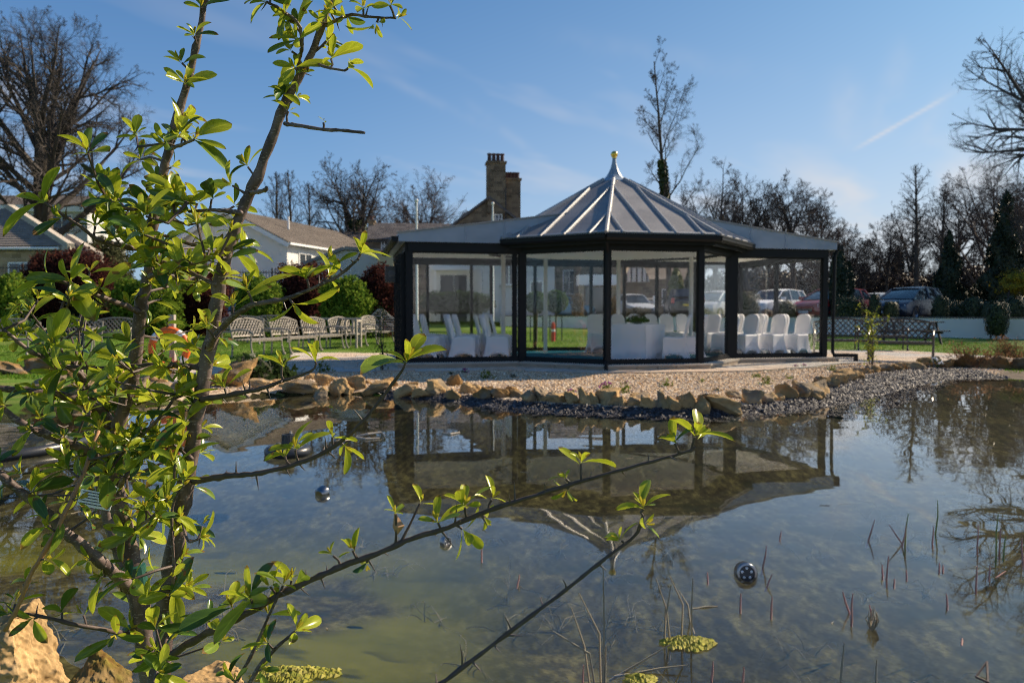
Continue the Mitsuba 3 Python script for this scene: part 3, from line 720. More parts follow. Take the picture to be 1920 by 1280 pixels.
cb = MB().tube([W(-2.9 * math.cos(.39) + .2, -1.28, 2.72), W(-2.6, -1.25, 2.58), W(-2.62, VF - .1, 2.52), W(-2.75, VF - .1, 2.42)], .007, 5); cb.put('cable', 'black_metal', ROOM)
gbox(MB(), -2.72, -2.38, VF + .16, VF + .19, 2.42, 2.44).put('blue_tape_strip', mat('tape_blue', pr((.02, .38, .55), .5)), ROOM)
# wall speaker on the left end wall
SPK = thing('wall_speaker', 'small black box speaker fixed to the left end of the garden room', 'speaker')
sb = MB(); q = W(-HW - .30, VF + 1.0, 2.0)
sb.prism([(-.12, -.17), (.12, -.17), (.13, -.12), (.13, .12), (.12, .17), (-.12, .17), (-.13, .12), (-.13, -.12)], q - V * .1, U, Z, V * .2).put('cabinet', 'plastic_black', SPK)
sb = MB(); sb.lathe([(0, 0), (.075, 0), (.085, .012), (.0, .016)], q - V * .1, 16, -V).put('cone', 'plastic_grey', SPK)
MB().box((.12, -.02, -.02), (.26, .02, .02), FR, q).put('bracket', 'black_metal', SPK)

# ------------------------------------------------------------------ furniture inside
def chair_meshes():
    """a banqueting chair under a stretch cover, facing +x; origin on the floor under the middle of the seat"""
    sk = MB(); w, d = .195, .21; n = 9
    ts = np.linspace(0, 1, n)
    per = [(d, -w + 2 * w * t) for t in ts] + [(d - 2 * d * t, w) for t in ts[1:]] + [(-d, w - 2 * w * t) for t in ts[1:]] + [(-d + 2 * d * t, -w) for t in ts[1:-1]]
    per = np.array(per); m = len(per); rows = []
    for zt in (0, .25, .5, .75, 1):
        r = per.copy(); fl = 1 + .10 * (1 - zt) ** 1.5; r = r * fl; z = np.full(m, .455 * zt)
        corner = np.minimum(np.abs(np.abs(per[:, 0]) - d) , 10) ; ca = np.minimum(1, np.abs(per[:, 0]) / d) * np.minimum(1, np.abs(per[:, 1]) / w)
        arch = .20 * (1 - np.clip(ca, 0, 1) ** 3)
        z = np.maximum(z, arch * (1 - zt) * .9)
        r = r * (1 + .03 * (1 - zt) * np.sin(np.arange(m) * 2.3))[:, None]; sag = .03 * math.sin(math.pi * (1 - zt)) * (1 - ca); r = r * (1 - sag[:, None] * 1.5)
        rows.append(np.column_stack([r, z]))
    v = np.vstack(rows); f = [[i * m + k, i * m + (k + 1) % m, (i + 1) * m + (k + 1) % m, (i + 1) * m + k] for i in range(4) for k in range(m)]
    sk.add(v, f)
    se = MB(); top = []
    for s, z in ((1.0, .452), (1.0, .47), (.94, .487), (.6, .497), (0.02, .50)):
        top.append(np.column_stack([per * s, np.full(m, z)]))
    se.add(np.vstack(top), [[i * m + k, i * m + (k + 1) % m, (i + 1) * m + (k + 1) % m, (i + 1) * m + k] for i in range(4) for k in range(m)])
    ba = MB(); hs = [(0, .0, .225), (.2, .0, .195), (.40, .0, .175), (.55, -.02, .172), (.72, -.06, .185), (.84, -.09, .18), (.90, -.105, .155), (.94, -.115, .105), (.955, -.118, .04)]
    vs = []
    for z, x, hw in hs:
        th = .022 + .03 * (z < .3) * (1 - z / .3) + .004
        xb = -d - .01 + x - .07 * max(0, (.42 - z) / .42) ** 1.6
        vs += [(xb + th, -hw, z), (xb + th * 1.2, 0, z), (xb + th, hw, z), (xb - th, hw, z), (xb - th * 1.5, 0, z), (xb - th, -hw, z)]
    ba.add(np.array(vs), [[i * 6 + k, i * 6 + (k + 1) % 6, (i + 1) * 6 + (k + 1) % 6, (i + 1) * 6 + k] for i in range(len(hs) - 1) for k in range(6)] + [[48, 49, 50, 51], [48, 51, 52, 53]])
    return dict(skirt=mikit.ply(sk.mesh(), 'chair_cloth', smooth=40), seat=mikit.ply(se.mesh(), 'chair_cloth', smooth=50), backrest=mikit.ply(ba.mesh(), 'chair_cloth', smooth=50))
CH = chair_meshes()
rngc = np.random.default_rng(8)
def chair(u, v, ang, label, group):
    k = thing('covered_chair', label, 'chair', group)
    p = W(u + rngc.normal(0, .015), v + rngc.normal(0, .015), FLOOR); a = math.degrees(TH + ang + rngc.normal(0, .05))
    for part, sh in CH.items():
        put(part, {**sh, 'to_world': T().translate(p.tolist()).rotate([0, 0, 1], a)}, k)
for c, (u, nm) in enumerate(((-4.12, 'outermost'), (-3.38, 'middle'), (-2.62, 'innermost'))):
    for r in range(5):
        chair(u - .12 + (.0, .26, .12, .38, .22)[r] * .9, VF + .42 + r * .55, -.30, f"white covered chair, left wing, {nm} file, {('nearest the pond', 'second from the front glass', 'third from the front glass', 'fourth from the front glass', 'at the back glass')[r]}", 'white covered chairs in the left wing')
for c, (u, nm) in enumerate(((2.95, 'innermost'), (3.62, 'middle'), (4.25, 'outermost'))):
    for r in range(5):
        chair(u + (.0, -.20, .08, -.14, .04)[r], VF + .44 + r * .55, math.pi + .38, f"white covered chair, right wing, {nm} file, {('nearest the pond', 'second from the front glass', 'third from the front glass', 'fourth from the front glass', 'at the back glass')[r]}", 'white covered chairs in the right wing')
for r in range(6):
    chair(.50 + r * .44, 1.95 - .02 * r, -math.pi / 2 + .1, f"white covered chair in the row along the back glass, {ordinal(r + 1)} from the left", 'white covered chairs along the back glass')
for q, (px, d, an, lab) in enumerate(((1262, 15.9, math.pi - .35, 'white covered chair right of the clothed table, nearer the table'), (1293, 16.0, math.pi - .25, 'white covered chair right of the clothed table, farther from the table'), (1119, 18.8, -math.pi / 2, 'lone white covered chair seen just left of the front corner post'))):
    p = P(px, 600, d) - C0; chair(float(p @ U), float(p @ V), an, lab, 'white covered chairs beside the table')
TBL = thing('clothed_table', 'long table under a white cloth reaching the floor inside the bay', 'table')
def cloth(u0, u1, v0, v1, zt):
    mb = MB(); n = 60; ts = np.linspace(0, 1, n, endpoint=False); per = []
    for t in ts:
        s = t * 4; k = int(s); q = s - k
        per.append([(u0 + (u1 - u0) * q, v0), (u1, v0 + (v1 - v0) * q), (u1 - (u1 - u0) * q, v1), (u0, v1 - (v1 - v0) * q)][k])
    per = np.array(per); c = per.mean(0); rg = np.random.default_rng(4)
    fold = np.sin(np.arange(n) * 2.1) * .5 + rg.normal(0, .4, n)
    rows = []
    for z, k in ((zt, 0.0), (zt - .05, .2), (zt - .35, .6), (FLOOR + .01, 1.0)):
        d = unit(per - c); rows.append(np.column_stack([per + d * (.015 + .03 * k + .018 * k * fold[:, None]), np.full(n, z)]))
    rows.append(np.column_stack([np.tile(c, (n, 1)), np.full(n, zt + .001)])); rows = rows[-1:] + rows[:-1]
    v = np.vstack(rows); v = TC + v[:, :1] * TU + v[:, 1:2] * TV + v[:, 2:] * Z
    return mb.add(v, [[i * n + k, i * n + (k + 1) % n, (i + 1) * n + (k + 1) % n, (i + 1) * n + k] for i in range(4) for k in range(n)])
TC = P(1190, 600, 16.35) * [1, 1, 0]; ta = math.radians(-40); TU, TV = np.array([math.cos(ta), math.sin(ta), 0]), np.array([-math.sin(ta), math.cos(ta), 0]); TF = np.array([TU, TV, Z])
tc = cloth(-.48, .48, -.38, .38, FLOOR + .745).put('tablecloth', 'table_cloth', TBL, smooth=50)
MB().box((-.46, -.36, FLOOR + .70), (.46, .36, FLOOR + .738), TF, TC).put('tabletop', 'dark_wood', TBL)
for a in ((-.4, -.3), (.4, -.3), (-.4, .3), (.4, .3)): q = TC + a[0] * TU + a[1] * TV; MB().tube([q + Z * FLOOR, q + Z * (FLOOR + .70)], .02, 8).put('leg', 'black_metal', TBL)
FL = thing('flower_arrangement', 'low green table flower arrangement on the white clothed table', 'flowers')
MB().lathe([(0, 0), (.08, 0), (.11, .05), (.10, .055), (0, .05)], TC + [.06, 0, FLOOR + .748], 14).put('bowl', 'chrome', FL, smooth=40)
rg = np.random.default_rng(12); n = 700; d = unit(rg.normal(size=(n, 3)) * [1.9, .8, .7]); d[:, 2] = np.abs(d[:, 2])
c = TC + [.06, 0, FLOOR + .80] + d * (.05 + .19 * rg.random((n, 1))) * [1, 1, .6]
mb = MB(); leaves(mb, c, d, .07, np.stack([.03 + .04 * rg.random(n), .07 + .06 * rg.random(n), .02 + .02 * rg.random(n)], -1), rg); mb.put('foliage', 'foliage', FL)
for k in range(5):
    b = trimesh.creation.icosphere(1, .022); put('white_flower', mikit.ply((b.vertices + (TC + [-.10 + .08 * k, -.06, FLOOR + .84 + .02 * (k % 2)]), b.faces), 'petal_white', smooth=True), FL)
# ------------------------------------------------------------------ houses
def plane_course(mb, a, b, c, d, n, lift=.035):
    """tile courses between the eave a-b and the ridge d-c: each course a strip whose lower edge stands proud"""
    nrm = unit(np.cross(b - a, d - a)); nrm = nrm if nrm[2] > 0 else -nrm
    for k in range(n):
        t0, t1 = k / n, (k + 1) / n
        p, q = a + (d - a) * t0, b + (c - b) * t0; r, s = b + (c - b) * t1, a + (d - a) * t1
        mb.quad(p + nrm * lift, q + nrm * lift, r + nrm * .004, s + nrm * .004); mb.quad(p, q, q + nrm * lift, p + nrm * lift)
class House:
    def __init__(self, name, label, at, ang, cat='house', group=None):
        self.k = thing(name, label, cat, group); self.o = np.asarray(at, float); self.f = rot(ang)
    def p(self, x, y, z): return self.o + np.array([x, y, z]) @ self.f
    def box(self, name, bsdf, x0, x1, y0, y1, z0, z1, parent=None):
        return MB().box((x0, y0, z0), (x1, y1, z1), self.f, self.o).put(name, bsdf, parent or self.k)
    def gable_walls(self, bsdf, x0, x1, y0, y1, ze, zr, along='y', z0=0):
        """walls with gables at the ends of the ridge, which runs along x or y"""
        if along == 'y':
            m = MB().prism([(x0, z0), (x1, z0), (x1, ze), ((x0 + x1) / 2, zr), (x0, ze)], self.p(0, y0, 0), self.f[0], Z, self.f[1] * (y1 - y0))
        else:
            m = MB().prism([(y0, z0), (y1, z0), (y1, ze), ((y0 + y1) / 2, zr), (y0, ze)], self.p(x0, 0, 0), self.f[1], Z, self.f[0] * (x1 - x0))
        return m.put('wall', bsdf, self.k)
    def gable_roof(self, bsdf, x0, x1, y0, y1, ze, zr, along='y', over=.3, courses=26):
        mb = MB(); s = over
        if along == 'y':
            h = (x1 - x0) / 2; dz = (zr - ze) / h * s; xm = (x0 + x1) / 2
            for xe in (x0 - s, x1 + s):
                plane_course(mb, self.p(xe, y0 - s, ze - dz + .05), self.p(xe, y1 + s, ze - dz + .05), self.p(xm, y1 + s, zr + .05), self.p(xm, y0 - s, zr + .05), courses)
        else:
            h = (y1 - y0) / 2; dz = (zr - ze) / h * s; ym = (y0 + y1) / 2
            for ye in (y0 - s, y1 + s):
                plane_course(mb, self.p(x0 - s, ye, ze - dz + .05), self.p(x1 + s, ye, ze - dz + .05), self.p(x1 + s, ym, zr + .05), self.p(x0 - s, ym, zr + .05), courses)
        return mb.put('roof', bsdf, self.k)
    def window(self, x, y, z, w, h, face='-y', glass='window_dark', bars=1, frame='white_paint', arch=False, hbars=0):
        """a window on a wall that faces -y, +x or -x of the house; frame proud, pane behind it"""
        ex, ey = {'-y': (self.f[0], -self.f[1]), '+x': (self.f[1], self.f[0]), '-x': (-self.f[1], -self.f[0]), '+y': (-self.f[0], self.f[1])}[face]
        fr = np.array([ex, -ey, Z]); o = self.p(x, y, z); mb = MB(); t = .07
        mb.box((-w / 2, -.05, -h / 2), (-w / 2 + t, .02, h / 2), fr, o).box((w / 2 - t, -.05, -h / 2), (w / 2, .02, h / 2), fr, o)
        mb.box((-w / 2 + t, -.05, -h / 2), (w / 2 - t, .02, -h / 2 + t), fr, o).box((-w / 2 + t, -.05, h / 2 - t), (w / 2 - t, .02, h / 2), fr, o)
        for k in range(bars):
            c = -w / 2 + w * (k + 1) / (bars + 1); mb.box((c - .03, -.04, -h / 2 + t), (c + .03, .015, h / 2 - t), fr, o)
        for k in range(hbars):
            c = -h / 2 + h * (k + 1) / (hbars + 1); mb.box((-w / 2 + t, -.036, c - .02), (w / 2 - t, .012, c + .02), fr, o)
        if arch:
            ang = np.linspace(0, math.pi, 9); pts = [o + ex * (w / 2 - .04) * math.cos(a) + Z * (h / 2 + (w / 2 - .04) * math.sin(a)) + ey * .02 for a in ang]
            mb.tube(pts, .05, 5); mb.tube([o + Z * h / 2 + ey * .02, o + Z * (h / 2 + w / 2) + ey * .02], .025, 4)
        wk = mb.put('window', frame, self.k)
        pb = MB().box((-w / 2 + .02, -.012, -h / 2 + .02), (w / 2 - .02, -.004, h / 2 - .02), fr, o)
        if arch:
            pb.prism([(w / 2 * .95 * math.cos(a), h / 2 - .01 + w / 2 * .95 * math.sin(a)) for a in ang], o + ey * .006, ex, Z, ey * .004)
        pb.put('pane', glass, wk)
        MB().box((-w / 2 - .08, -.12, -h / 2 - .09), (w / 2 + .08, .01, -h / 2 - .002), fr, o).put('sill', 'coping_stone' if frame == 'white_paint' else frame, wk)
        return wk


# white rendered house, gable in shade towards the pond, long wall in the sun
K = P(538, 451, 45.0); ang = math.atan2(.27, .963) * -1
h = House('white_house', 'white rendered house with brown tiled gable roof and a shaded gable end beyond the hedges', (K[0], K[1], .6), ang)
ze, zr = K[2] - .6, K[2] + 1.95 - .6
h.gable_walls('white_render', -8, 0, 0, 13, ze, zr, 'y'); r = h.gable_roof('tile_brown', -8, 0, 0, 13, ze, zr, 'y', .35, 24)
for x in (.37, -8.37): h.box('gutter', 'white_paint', x - .06, x + .06, -.3, 13.3, ze - .26, ze - .14)
for s in (0, 1):
    a, b = h.p(-4, -.36, zr + .02), h.p(.36 if s else -8.36, -.36, ze - .2); e = unit(b - a); n = np.cross(e, h.f[1]); n = n if n[2] > 0 else -n
    MB().box((0, -.03, -.24), (np.linalg.norm(b - a), .03, -.0), np.array([e, h.f[1], n]), a).put('bargeboard', 'white_paint', h.k)
for y, w, b in ((2.0, 1.5, 1), (5.6, .95, 0), (8.6, 1.2, 1)): h.window(.0, y, ze - 1.2, w, 1.2, '+x', 'window_dark', b)
for y in (2.0, 5.6): h.window(.0, y, 1.5, 1.3, 1.2, '+x', 'window_dark', 1)
h.window(-5.9, 0, ze - 1.3, 1.1, 1.2, '-y', 'window_dark', 1); h.window(-2.6, 0, 1.6, 1.5, 1.2, '-y', 'window_dark', 1)
MB().tube([h.p(-2.0, 3.4, zr - .9), h.p(-2.0, 3.4, zr - .1)], .07, 8).put('vent_pipe', 'white_paint', r)
# bungalow on the far left: its end wall stands askew, so its coped verge runs up and away to the left
def skew_house(name, label, e_px, r_px, d0, d1, wall, roof, courses, left):
    e, r = P(*e_px, d0), P(*r_px, d1); k = thing(name, label, 'house'); z0 = .7
    e2, r2 = e + [left, .3, 0], r + [left, .3, 0]; bk = r + (r - e) * [1, 1, -1]; bk2 = bk + [left, .3, 0]; fx = np.array([1, 0, 0.])
    lo = lambda p: np.array([p[0], p[1], z0]); wb = MB(); i = np.array([-.35, .35, -.2])
    w = [e + i, e2 + [.3, .35, -.2], r2 + [.3, 0, -.2], r + [-.35, 0, -.2], bk + [-.35, -.35, -.2], bk2 + [.3, -.35, -.2]]
    wb.quad(lo(w[0]), lo(w[1]), w[1], w[0]).quad(lo(w[4]), lo(w[5]), w[5], w[4]).quad(lo(w[0]), w[0], w[3], lo(w[3])).quad(lo(w[3]), w[3], w[4], lo(w[4])); wb.put('wall', wall, k)
    rb = MB(); plane_course(rb, e, e2, r2, r, courses); plane_course(rb, bk, bk2, r2, r, courses); rb.put('roof', roof, k)
    for p, q in ((e, r), (bk, r)):
        v = unit(q - p); s = unit(np.cross(v, Z)); n = np.cross(s, v); MB().box((-.25, -.16, -.30), (np.linalg.norm(q - p) + .05, .16, .20), np.array([v, s, n]), p).put('coping', 'coping_stone', k)
    MB().box((-.2, -.2, -.75), (.2, .2, -.02), None, e).put('kneeler', 'coping_stone', k)
    MB().tube([e + [-.4, -.08, -.12], e2 + [0, -.08, -.12]], .07, 7).put('gutter', 'white_paint', k)
    for x in (2.2, 6.2):
        c = w[0] + [-x, .3 * x / -left, 0]; c[2] = e[2] - 1.35; wk = MB().box((-.6, -.06, -.6), (.6, -.005, .6), None, c + [0, -.01, 0]).put('window', 'white_paint', k); MB().box((-.52, -.07, -.52), (-.03, -.061, .52), None, c + [0, -.01, 0]).box((.03, -.07, -.52), (.52, -.061, .52), None, c + [0, -.01, 0]).put('pane', 'window_dark', wk)
skew_house('stone_bungalow', 'tan stone bungalow with grey tiled roof and stone coped gable at the far left', (128, 461), (20, 391), 37.0, 40.4, 'tan_masonry', 'tile_grey', 17, -12)
skew_house('garden_outbuilding', 'low grey roofed outbuilding with a pale coped verge behind the copper hedge', (184, 479), (131, 446), 44.0, 46.6, 'tan_masonry', 'tile_grey', 12, -5)
# flat white terrace far left
h = House('white_terrace', 'far white two storey terrace with long window bands under a brown roof', (-62.0, 72.0, 1.5), .05, 'house')
zt = P(60, 388, 72)[2] - 1.5
h.box('wall', 'grey_render', -4, 21.8, 0, 8, 0, zt - .35); h.box('fascia', 'white_paint', -4.3, 22.1, -.35, -.02, zt - .34, zt + .25)
mb = MB(); plane_course(mb, h.p(-4.3, -.35, zt + .26), h.p(22.1, -.35, zt + .26), h.p(22.1, 4, zt + 1.75), h.p(-4.3, 4, zt + 1.75), 10); plane_course(mb, h.p(-4.3, 8.3, zt + .26), h.p(22.1, 8.3, zt + .26), h.p(22.1, 4, zt + 1.75), h.p(-4.3, 4, zt + 1.75), 10); mb.put('roof', 'tile_brown', h.k)
for k in range(6):
    h.window(-1.5 + 4.1 * k, 0, zt - 1.35, 2.9, 1.5, '-y', 'window_dark', 2); h.box('panel', 'white_paint', -2.95 + 4.1 * k, -.05 + 4.1 * k, -.06, -.003, zt - 3.7, zt - 2.25)
# big stone house behind the garden room with its two chimney stacks
D = 62.0; ap = P(912, 372, D); h = House('stone_house', 'large dark stone house with a wide gable and two tall chimney stacks', (ap[0], D, .8), .14)
zr = ap[2] - .8; ze = zr - 5.0
h.gable_walls('masonry', -6.3, 6.7, 0, 13, ze, zr - .1, 'y'); h.gable_roof('slate', -6.3, 6.7, .02, 13, ze, zr, 'y', .04, 22)
for s in (0, 1):
    a, b = h.p(.2, -.1, zr + .12), h.p(6.9 if s else -6.5, -.1, ze + .02); e = unit(b - a); n = np.cross(e, h.f[1]); n = n if n[2] > 0 else -n
    MB().box((0, -.12, -.12), (np.linalg.norm(b - a), .35, .05), np.array([e, h.f[1], n]), a).put('coping', 'slate', h.k)
h.window(.85, 0, P(932, 410, D)[2] - .8, .85, .75, '-y', 'window_dark', 2, arch=True, hbars=1)
for x in (-3.2, .6, 4.0): h.window(x, 0, 5.0, 1.1, 1.7, '-y', 'window_dark', 1, hbars=1)
def stack(h, px0, px1, ytop, ybot, n, d, pots, dy):
    a, b = P(px0, ytop, d), P(px1, ybot, d); z0, z1 = b[2] - h.o[2] - 1.2, a[2] - h.o[2]; w = b[0] - a[0]; x = (a[0] + b[0]) / 2 - h.o[0]
    k = h.box('chimney', 'masonry', x - w / 2, x + w / 2, dy, dy + 1.2, z0, z1)
    h.box('chimney_cap', 'masonry', x - w / 2 - .09, x + w / 2 + .09, dy - .09, dy + 1.29, z1, z1 + .16, k)
    for q in range(n):
        xx = x - w / 2 + w * (q + .6) / (n + .2)
        MB().lathe([(0, 0), (.17, 0), (.14, pots * .8), (.19, pots * .84), (.19, pots), (.12, pots), (.1, pots * .6), (0, pots * .6)], h.p(xx, dy + .6, z1 + .161), 10).put('chimney_pot', 'dark_pot', k, smooth=35)
stack(h, 914, 948, 306, 372, 4, D, .70, -.15)
stack(h, 951, 979, 334, 390, 4, D, .55, .6)
MB().tube([h.p(1.55, -.12, 0), h.p(1.55, -.12, zr + .9)], .06, 6).put('rain_pipe', 'black_metal', h.k)
# its lower wing with the slate roof
h = House('stone_cottage', 'low dark stone wing with long slate roof left of the big stone gable', (P(690, 447, 58)[0], 58.0, .8), .10)
ze, zr, xw = P(690, 448, 58)[2] - .8, P(760, 420, 62)[2] - .8, P(850, 447, 59)[0] - P(690, 447, 58)[0]
h.gable_walls('masonry', 0, xw, 0, 7.4, ze, zr - .05, 'x'); h.gable_roof('slate', 0, xw, 0, 7.4, ze, zr, 'x', .2, 18)
for x in (1.45, 5.0): h.window(x, 0, P(714, 461, 58)[2] - .8, .95, .75, '-y', 'window_dark', 3, hbars=1)
h.box('lintel', 'dark_wood', .85, 2.05, -.03, -.002, ze - .35, ze - .18)
stack(h, 693, 704, 413, 430, 1, 60.0, .35, 3.0); h.box('gutter', 'black_metal', -.2, xw + .2, -.33, -.22, ze - .24, ze - .12)
h = House('red_brick_house', 'low red brick house with white dormer just left of the stone wing', (P(628, 455, 66)[0], 66.0, .8), 0)
zt = P(650, 452, 66)[2] - .8
h.gable_walls('brick_red', 0, 3.0, 0, 5, zt, zt + 1.0, 'x'); h.gable_roof('slate', 0, 3.0, 0, 5, zt, zt + 1.0, 'x', .1, 10); h.window(1.2, 0, zt - .5, .9, .8, '-y', 'window_dark', 1)
stack(h, 668, 675, 437, 446, 1, 68.0, .3, 2.0)
# flat roofed extension with a beige chimney block
h = House('flat_roofed_extension', 'pale low building with a shallow pitched roof edge behind the copper hedges', (P(572, 500, 41)[0], 41.0, .6), .03)
x1 = P(738, 500, 41)[0] - P(572, 500, 41)[0]; zl, zh = P(572, 500, 41)[2] - .6, P(650, 469, 41)[2] - .6
MB().prism([(0, 0), (x1, 0), (x1, zh - .2), (x1 * .45, zh), (0, zl + .1)], h.p(0, 0, 0), h.f[0], Z, h.f[1] * 6).put('wall', 'grey_render', h.k)
mb = MB(); a, b, c = h.p(-.1, -.2, zl + .06), h.p(x1 * .45, -.2, zh + .03), h.p(x1 + .1, -.2, zh - .17)
for p, q in ((a, b), (b, c)): e = unit(q - p); mb.box((0, 0, 0), (np.linalg.norm(q - p), 6.4, .17), np.array([e, h.f[1], unit(np.cross(e, h.f[1]))]), p)
mb.put('roof_edge', 'lead_sheet', h.k); h.box('door', 'door_dark', .7, 1.9, -.03, -.003, 0, 2.0); h.window(2.9, 0, 1.5, 1.0, 1.0, '-y', 'window_dark', 1)
z0, z1, xa, xb = P(700, 500, 40)[2] - .6, P(700, 478, 40)[2] - .6, P(706, 490, 40)[0] - h.o[0], P(736, 490, 40)[0] - h.o[0]
cbk = h.box('chimney_block', 'beige_render', xa, xb, -1.0, -.3, 0, z1); h.box('capstone', 'coping_stone', xa - .03, xb + .03, -1.04, -.26, z1, z1 + .07, cbk)
for x in (xa + .2, xa + .5): MB().lathe([(0, 0), (.08, 0), (.07, .16), (.085, .17), (.085, .2), (0, .2)], h.p(x, -.65, z1 + .07), 10).put('chimney_pot', 'brick_red', cbk)
# what shows through the glass behind the room
h = House('white_lodge', 'white rendered lodge with dark double doors seen through the left wing glass', (P(800, 585, 50)[0], 50.0, .6), .06)
h.gable_walls('white_render', 0, 4.6, 0, 8, 4.1, 5.3, 'x'); h.gable_roof('slate', 0, 4.6, 0, 8, 4.1, 5.9, 'x', .25, 14)
h.box('door', 'door_dark', .9, 1.75, -.04, -.003, 0, 3.0); h.box('door', 'door_dark', 1.79, 2.6, -.04, -.003, 0, 3.0); h.box('porch_post', 'white_paint', .5, .62, -.5, -.38, 0, 3.3); h.box('porch_post', 'white_paint', 2.85, 2.97, -.5, -.38, 0, 3.3); h.box('porch_roof', 'white_paint', .35, 3.1, -.6, -.0, 3.3, 3.45); h.window(3.9, 0, 2.2, .7, 2.2, '-y', 'window_dark', 0)
h = House('grey_rendered_house', 'grey white rendered house with blue grey bay seen through the front left pane', (P(905, 585, 47)[0], 47.0, .6), .02)
h.gable_walls('grey_render', 0, 4.4, 0, 8, 4.7, 6.2, 'y'); h.gable_roof('slate', 0, 4.4, 0, 8, 4.7, 6.2, 'y', .2, 14); h.window(1.6, 0, 2.9, 1.0, 1.3, '-y', 'window_dark', 1); h.window(3.3, 0, 1.6, .8, 1.8, '-y', 'window_dark', 0)
h = House('tan_stone_house', 'tan stone house with white sash windows seen through the front left pane', (P(1043, 585, 54)[0], 54.0, .7), .03)
h.gable_walls('tan_masonry', 0, 3.6, 0, 8, 6.0, 7.6, 'x'); h.gable_roof('slate', 0, 3.6, 0, 8, 6.0, 7.6, 'x', .2, 12); h.window(.9, 0, 2.6, .9, 1.7, '-y', 'window_dark', 1, hbars=1); h.window(2.6, 0, 2.6, .9, 1.7, '-y', 'window_dark', 1, hbars=1); h.window(.9, 0, 4.9, .9, 1.3, '-y', 'window_dark', 1)
h = House('porch_building', 'dark stone building with a broad white canopy fascia seen through the front panes', (P(1080, 585, 49)[0], 49.0, .7), .03)
h.box('wall', 'masonry', .4, 3.2, .8, 6, 0, 4.4); h.box('canopy', 'white_paint', .1, 2.6, -.6, .78, 2.2, 2.85); h.box('glazing', 'window_dark', .7, 2.3, .76, .797, 0, 2.1); h.box('canopy_post', 'tan_masonry', .15, .45, -.5, -.2, 0, 2.2); h.box('canopy_post', 'tan_masonry', 2.2, 2.5, -.5, -.2, 0, 2.2)
h = House('timbered_house', 'black and white timbered gable house with dark tiled roof seen through the front right pane', (P(1150, 585, 56)[0], 56.0, .8), .04)
h.gable_walls('masonry', 0, 6.0, .9, 9, 2.9, 4.7, 'x'); h.gable_roof('tile_brown', 0, 6.0, .9, 9, 2.9, 4.9, 'x', .3, 14)
MB().prism([(.8, 2.6), (2.6, 2.6), (2.6, 2.9), (1.7, 4.7), (.8, 2.9)], h.p(0, 0, 0), h.f[0], Z, h.f[1] * 3).put('timbered_gable', 'white_render', h.k)
for x in (.95, 1.3, 1.7, 2.1, 2.45): h.box('timber', 'dark_wood', x - .05, x + .05, -.04, -.003, 2.6, 2.95 + 1.6 * (1 - abs(x - 1.7) / .9))
h.window(4.4, .9, 1.5, 1.3, 1.2, '-y', 'window_dark', 1)

# ------------------------------------------------------------------ walls, fences, gates, poles
RW = thing('retaining_wall', 'long low white rendered retaining wall along the raised car park', 'wall')
A, B = np.array([*(WALL_A + (WALL_A - WALL_B) * .8), 0]), np.array([*WALL_B, 0]); B2 = B + (B - A) / np.linalg.norm(B - A) * 2.5
e = unit(B2 - A); nn = np.array([*WN, 0]); L = np.linalg.norm(B2 - A)
mb = MB(); ts = np.linspace(0, L, 18)
for a, b in zip(ts, ts[1:]): mb.box((a + .004, -.13, -.2), (b - .004, .13, .955 ), np.array([e, nn, Z]), A)
mb.put('wall', 'white_render', RW)
mb = MB().box((0, -.16, .956), (L, .17, 1.0), np.array([e, nn, Z]), A); mb.put('coping', 'slate', RW)
def railing(name, label, a, b, h, step, z=None):
    a, b = np.asarray(a, float), np.asarray(b, float); L = np.linalg.norm(b - a); e = unit(b - a); k = thing(name, label, 'fence')
    fr = np.array([e, np.cross(Z, e), Z]); za = hz(*a[:2]) if z is None else z; a = np.array([a[0], a[1], za])
    for zz in (.15, h - .12): MB().box((0, -.02, zz), (L, .02, zz + .04), fr, a).put('rail', 'black_metal', k)
    n = int(L / step)
    for q in range(n + 1):
        MB().box((q * step - .009, -.009, .0), (q * step + .009, .009, h), fr, a).put('bar', 'black_metal', k)
    for q in range(0, n + 1, 14):
        MB().box((q * step - .03, -.03, 0), (q * step + .03, .03, h + .1), fr, a).put('post', 'black_metal', k)
railing('iron_railing', 'black iron railing before the shaded gable of the white house', P(435, 600, 37), P(520, 600, 37), 2.4, .14, .8)
railing('iron_railing', 'black iron railing in front of the bungalow at the left edge', P(-40, 600, 33), P(60, 600, 33), 2.3, .14, .9)
LP_ = thing('street_lamp', 'small black lantern lamp post in front of the white house gable', 'lamp post')
b = P(479, 600, 36); MB().lathe([(0, 0), (.07, 0), (.05, .3), (.035, .5), (.03, 2.35), (.05, 2.4), (0, 2.4)], (b[0], b[1], .8), 10).put('post', 'black_metal', LP_, smooth=40)
MB().lathe([(.05, 2.41), (.10, 2.62), (.11, 2.72)], (b[0], b[1], .8), 6).put('lantern', 'window_dark', LP_); MB().lathe([(.13, 2.72), (.05, 2.84), (.015, 2.9), (0, 2.92)], (b[0], b[1], .8), 6).put('cap', 'black_metal', LP_)
for px, py, d, lab in ((781, 379, 31.0, 'slim white flagpole rising just above the left end of the garden room'), (924, 384, 36.0, 'slim white flagpole in front of the stone house gable')):
    k = thing('flagpole', lab, 'flagpole', None); t = P(px, py, d); z0 = hz(t[0], t[1])
    MB().lathe([(0, z0), (.055, z0), (.035, t[2]), (0, t[2])], (t[0], t[1], 0), 8).put('pole', 'white_paint', k, smooth=40)
    bb = trimesh.creation.icosphere(2, .07); put('finial', mikit.ply((bb.vertices + [t[0], t[1], t[2] + .06], bb.faces), 'white_paint', smooth=True), k)
GT = thing('field_gate', 'white five bar gate beside the small silver car seen through the glass', 'gate')
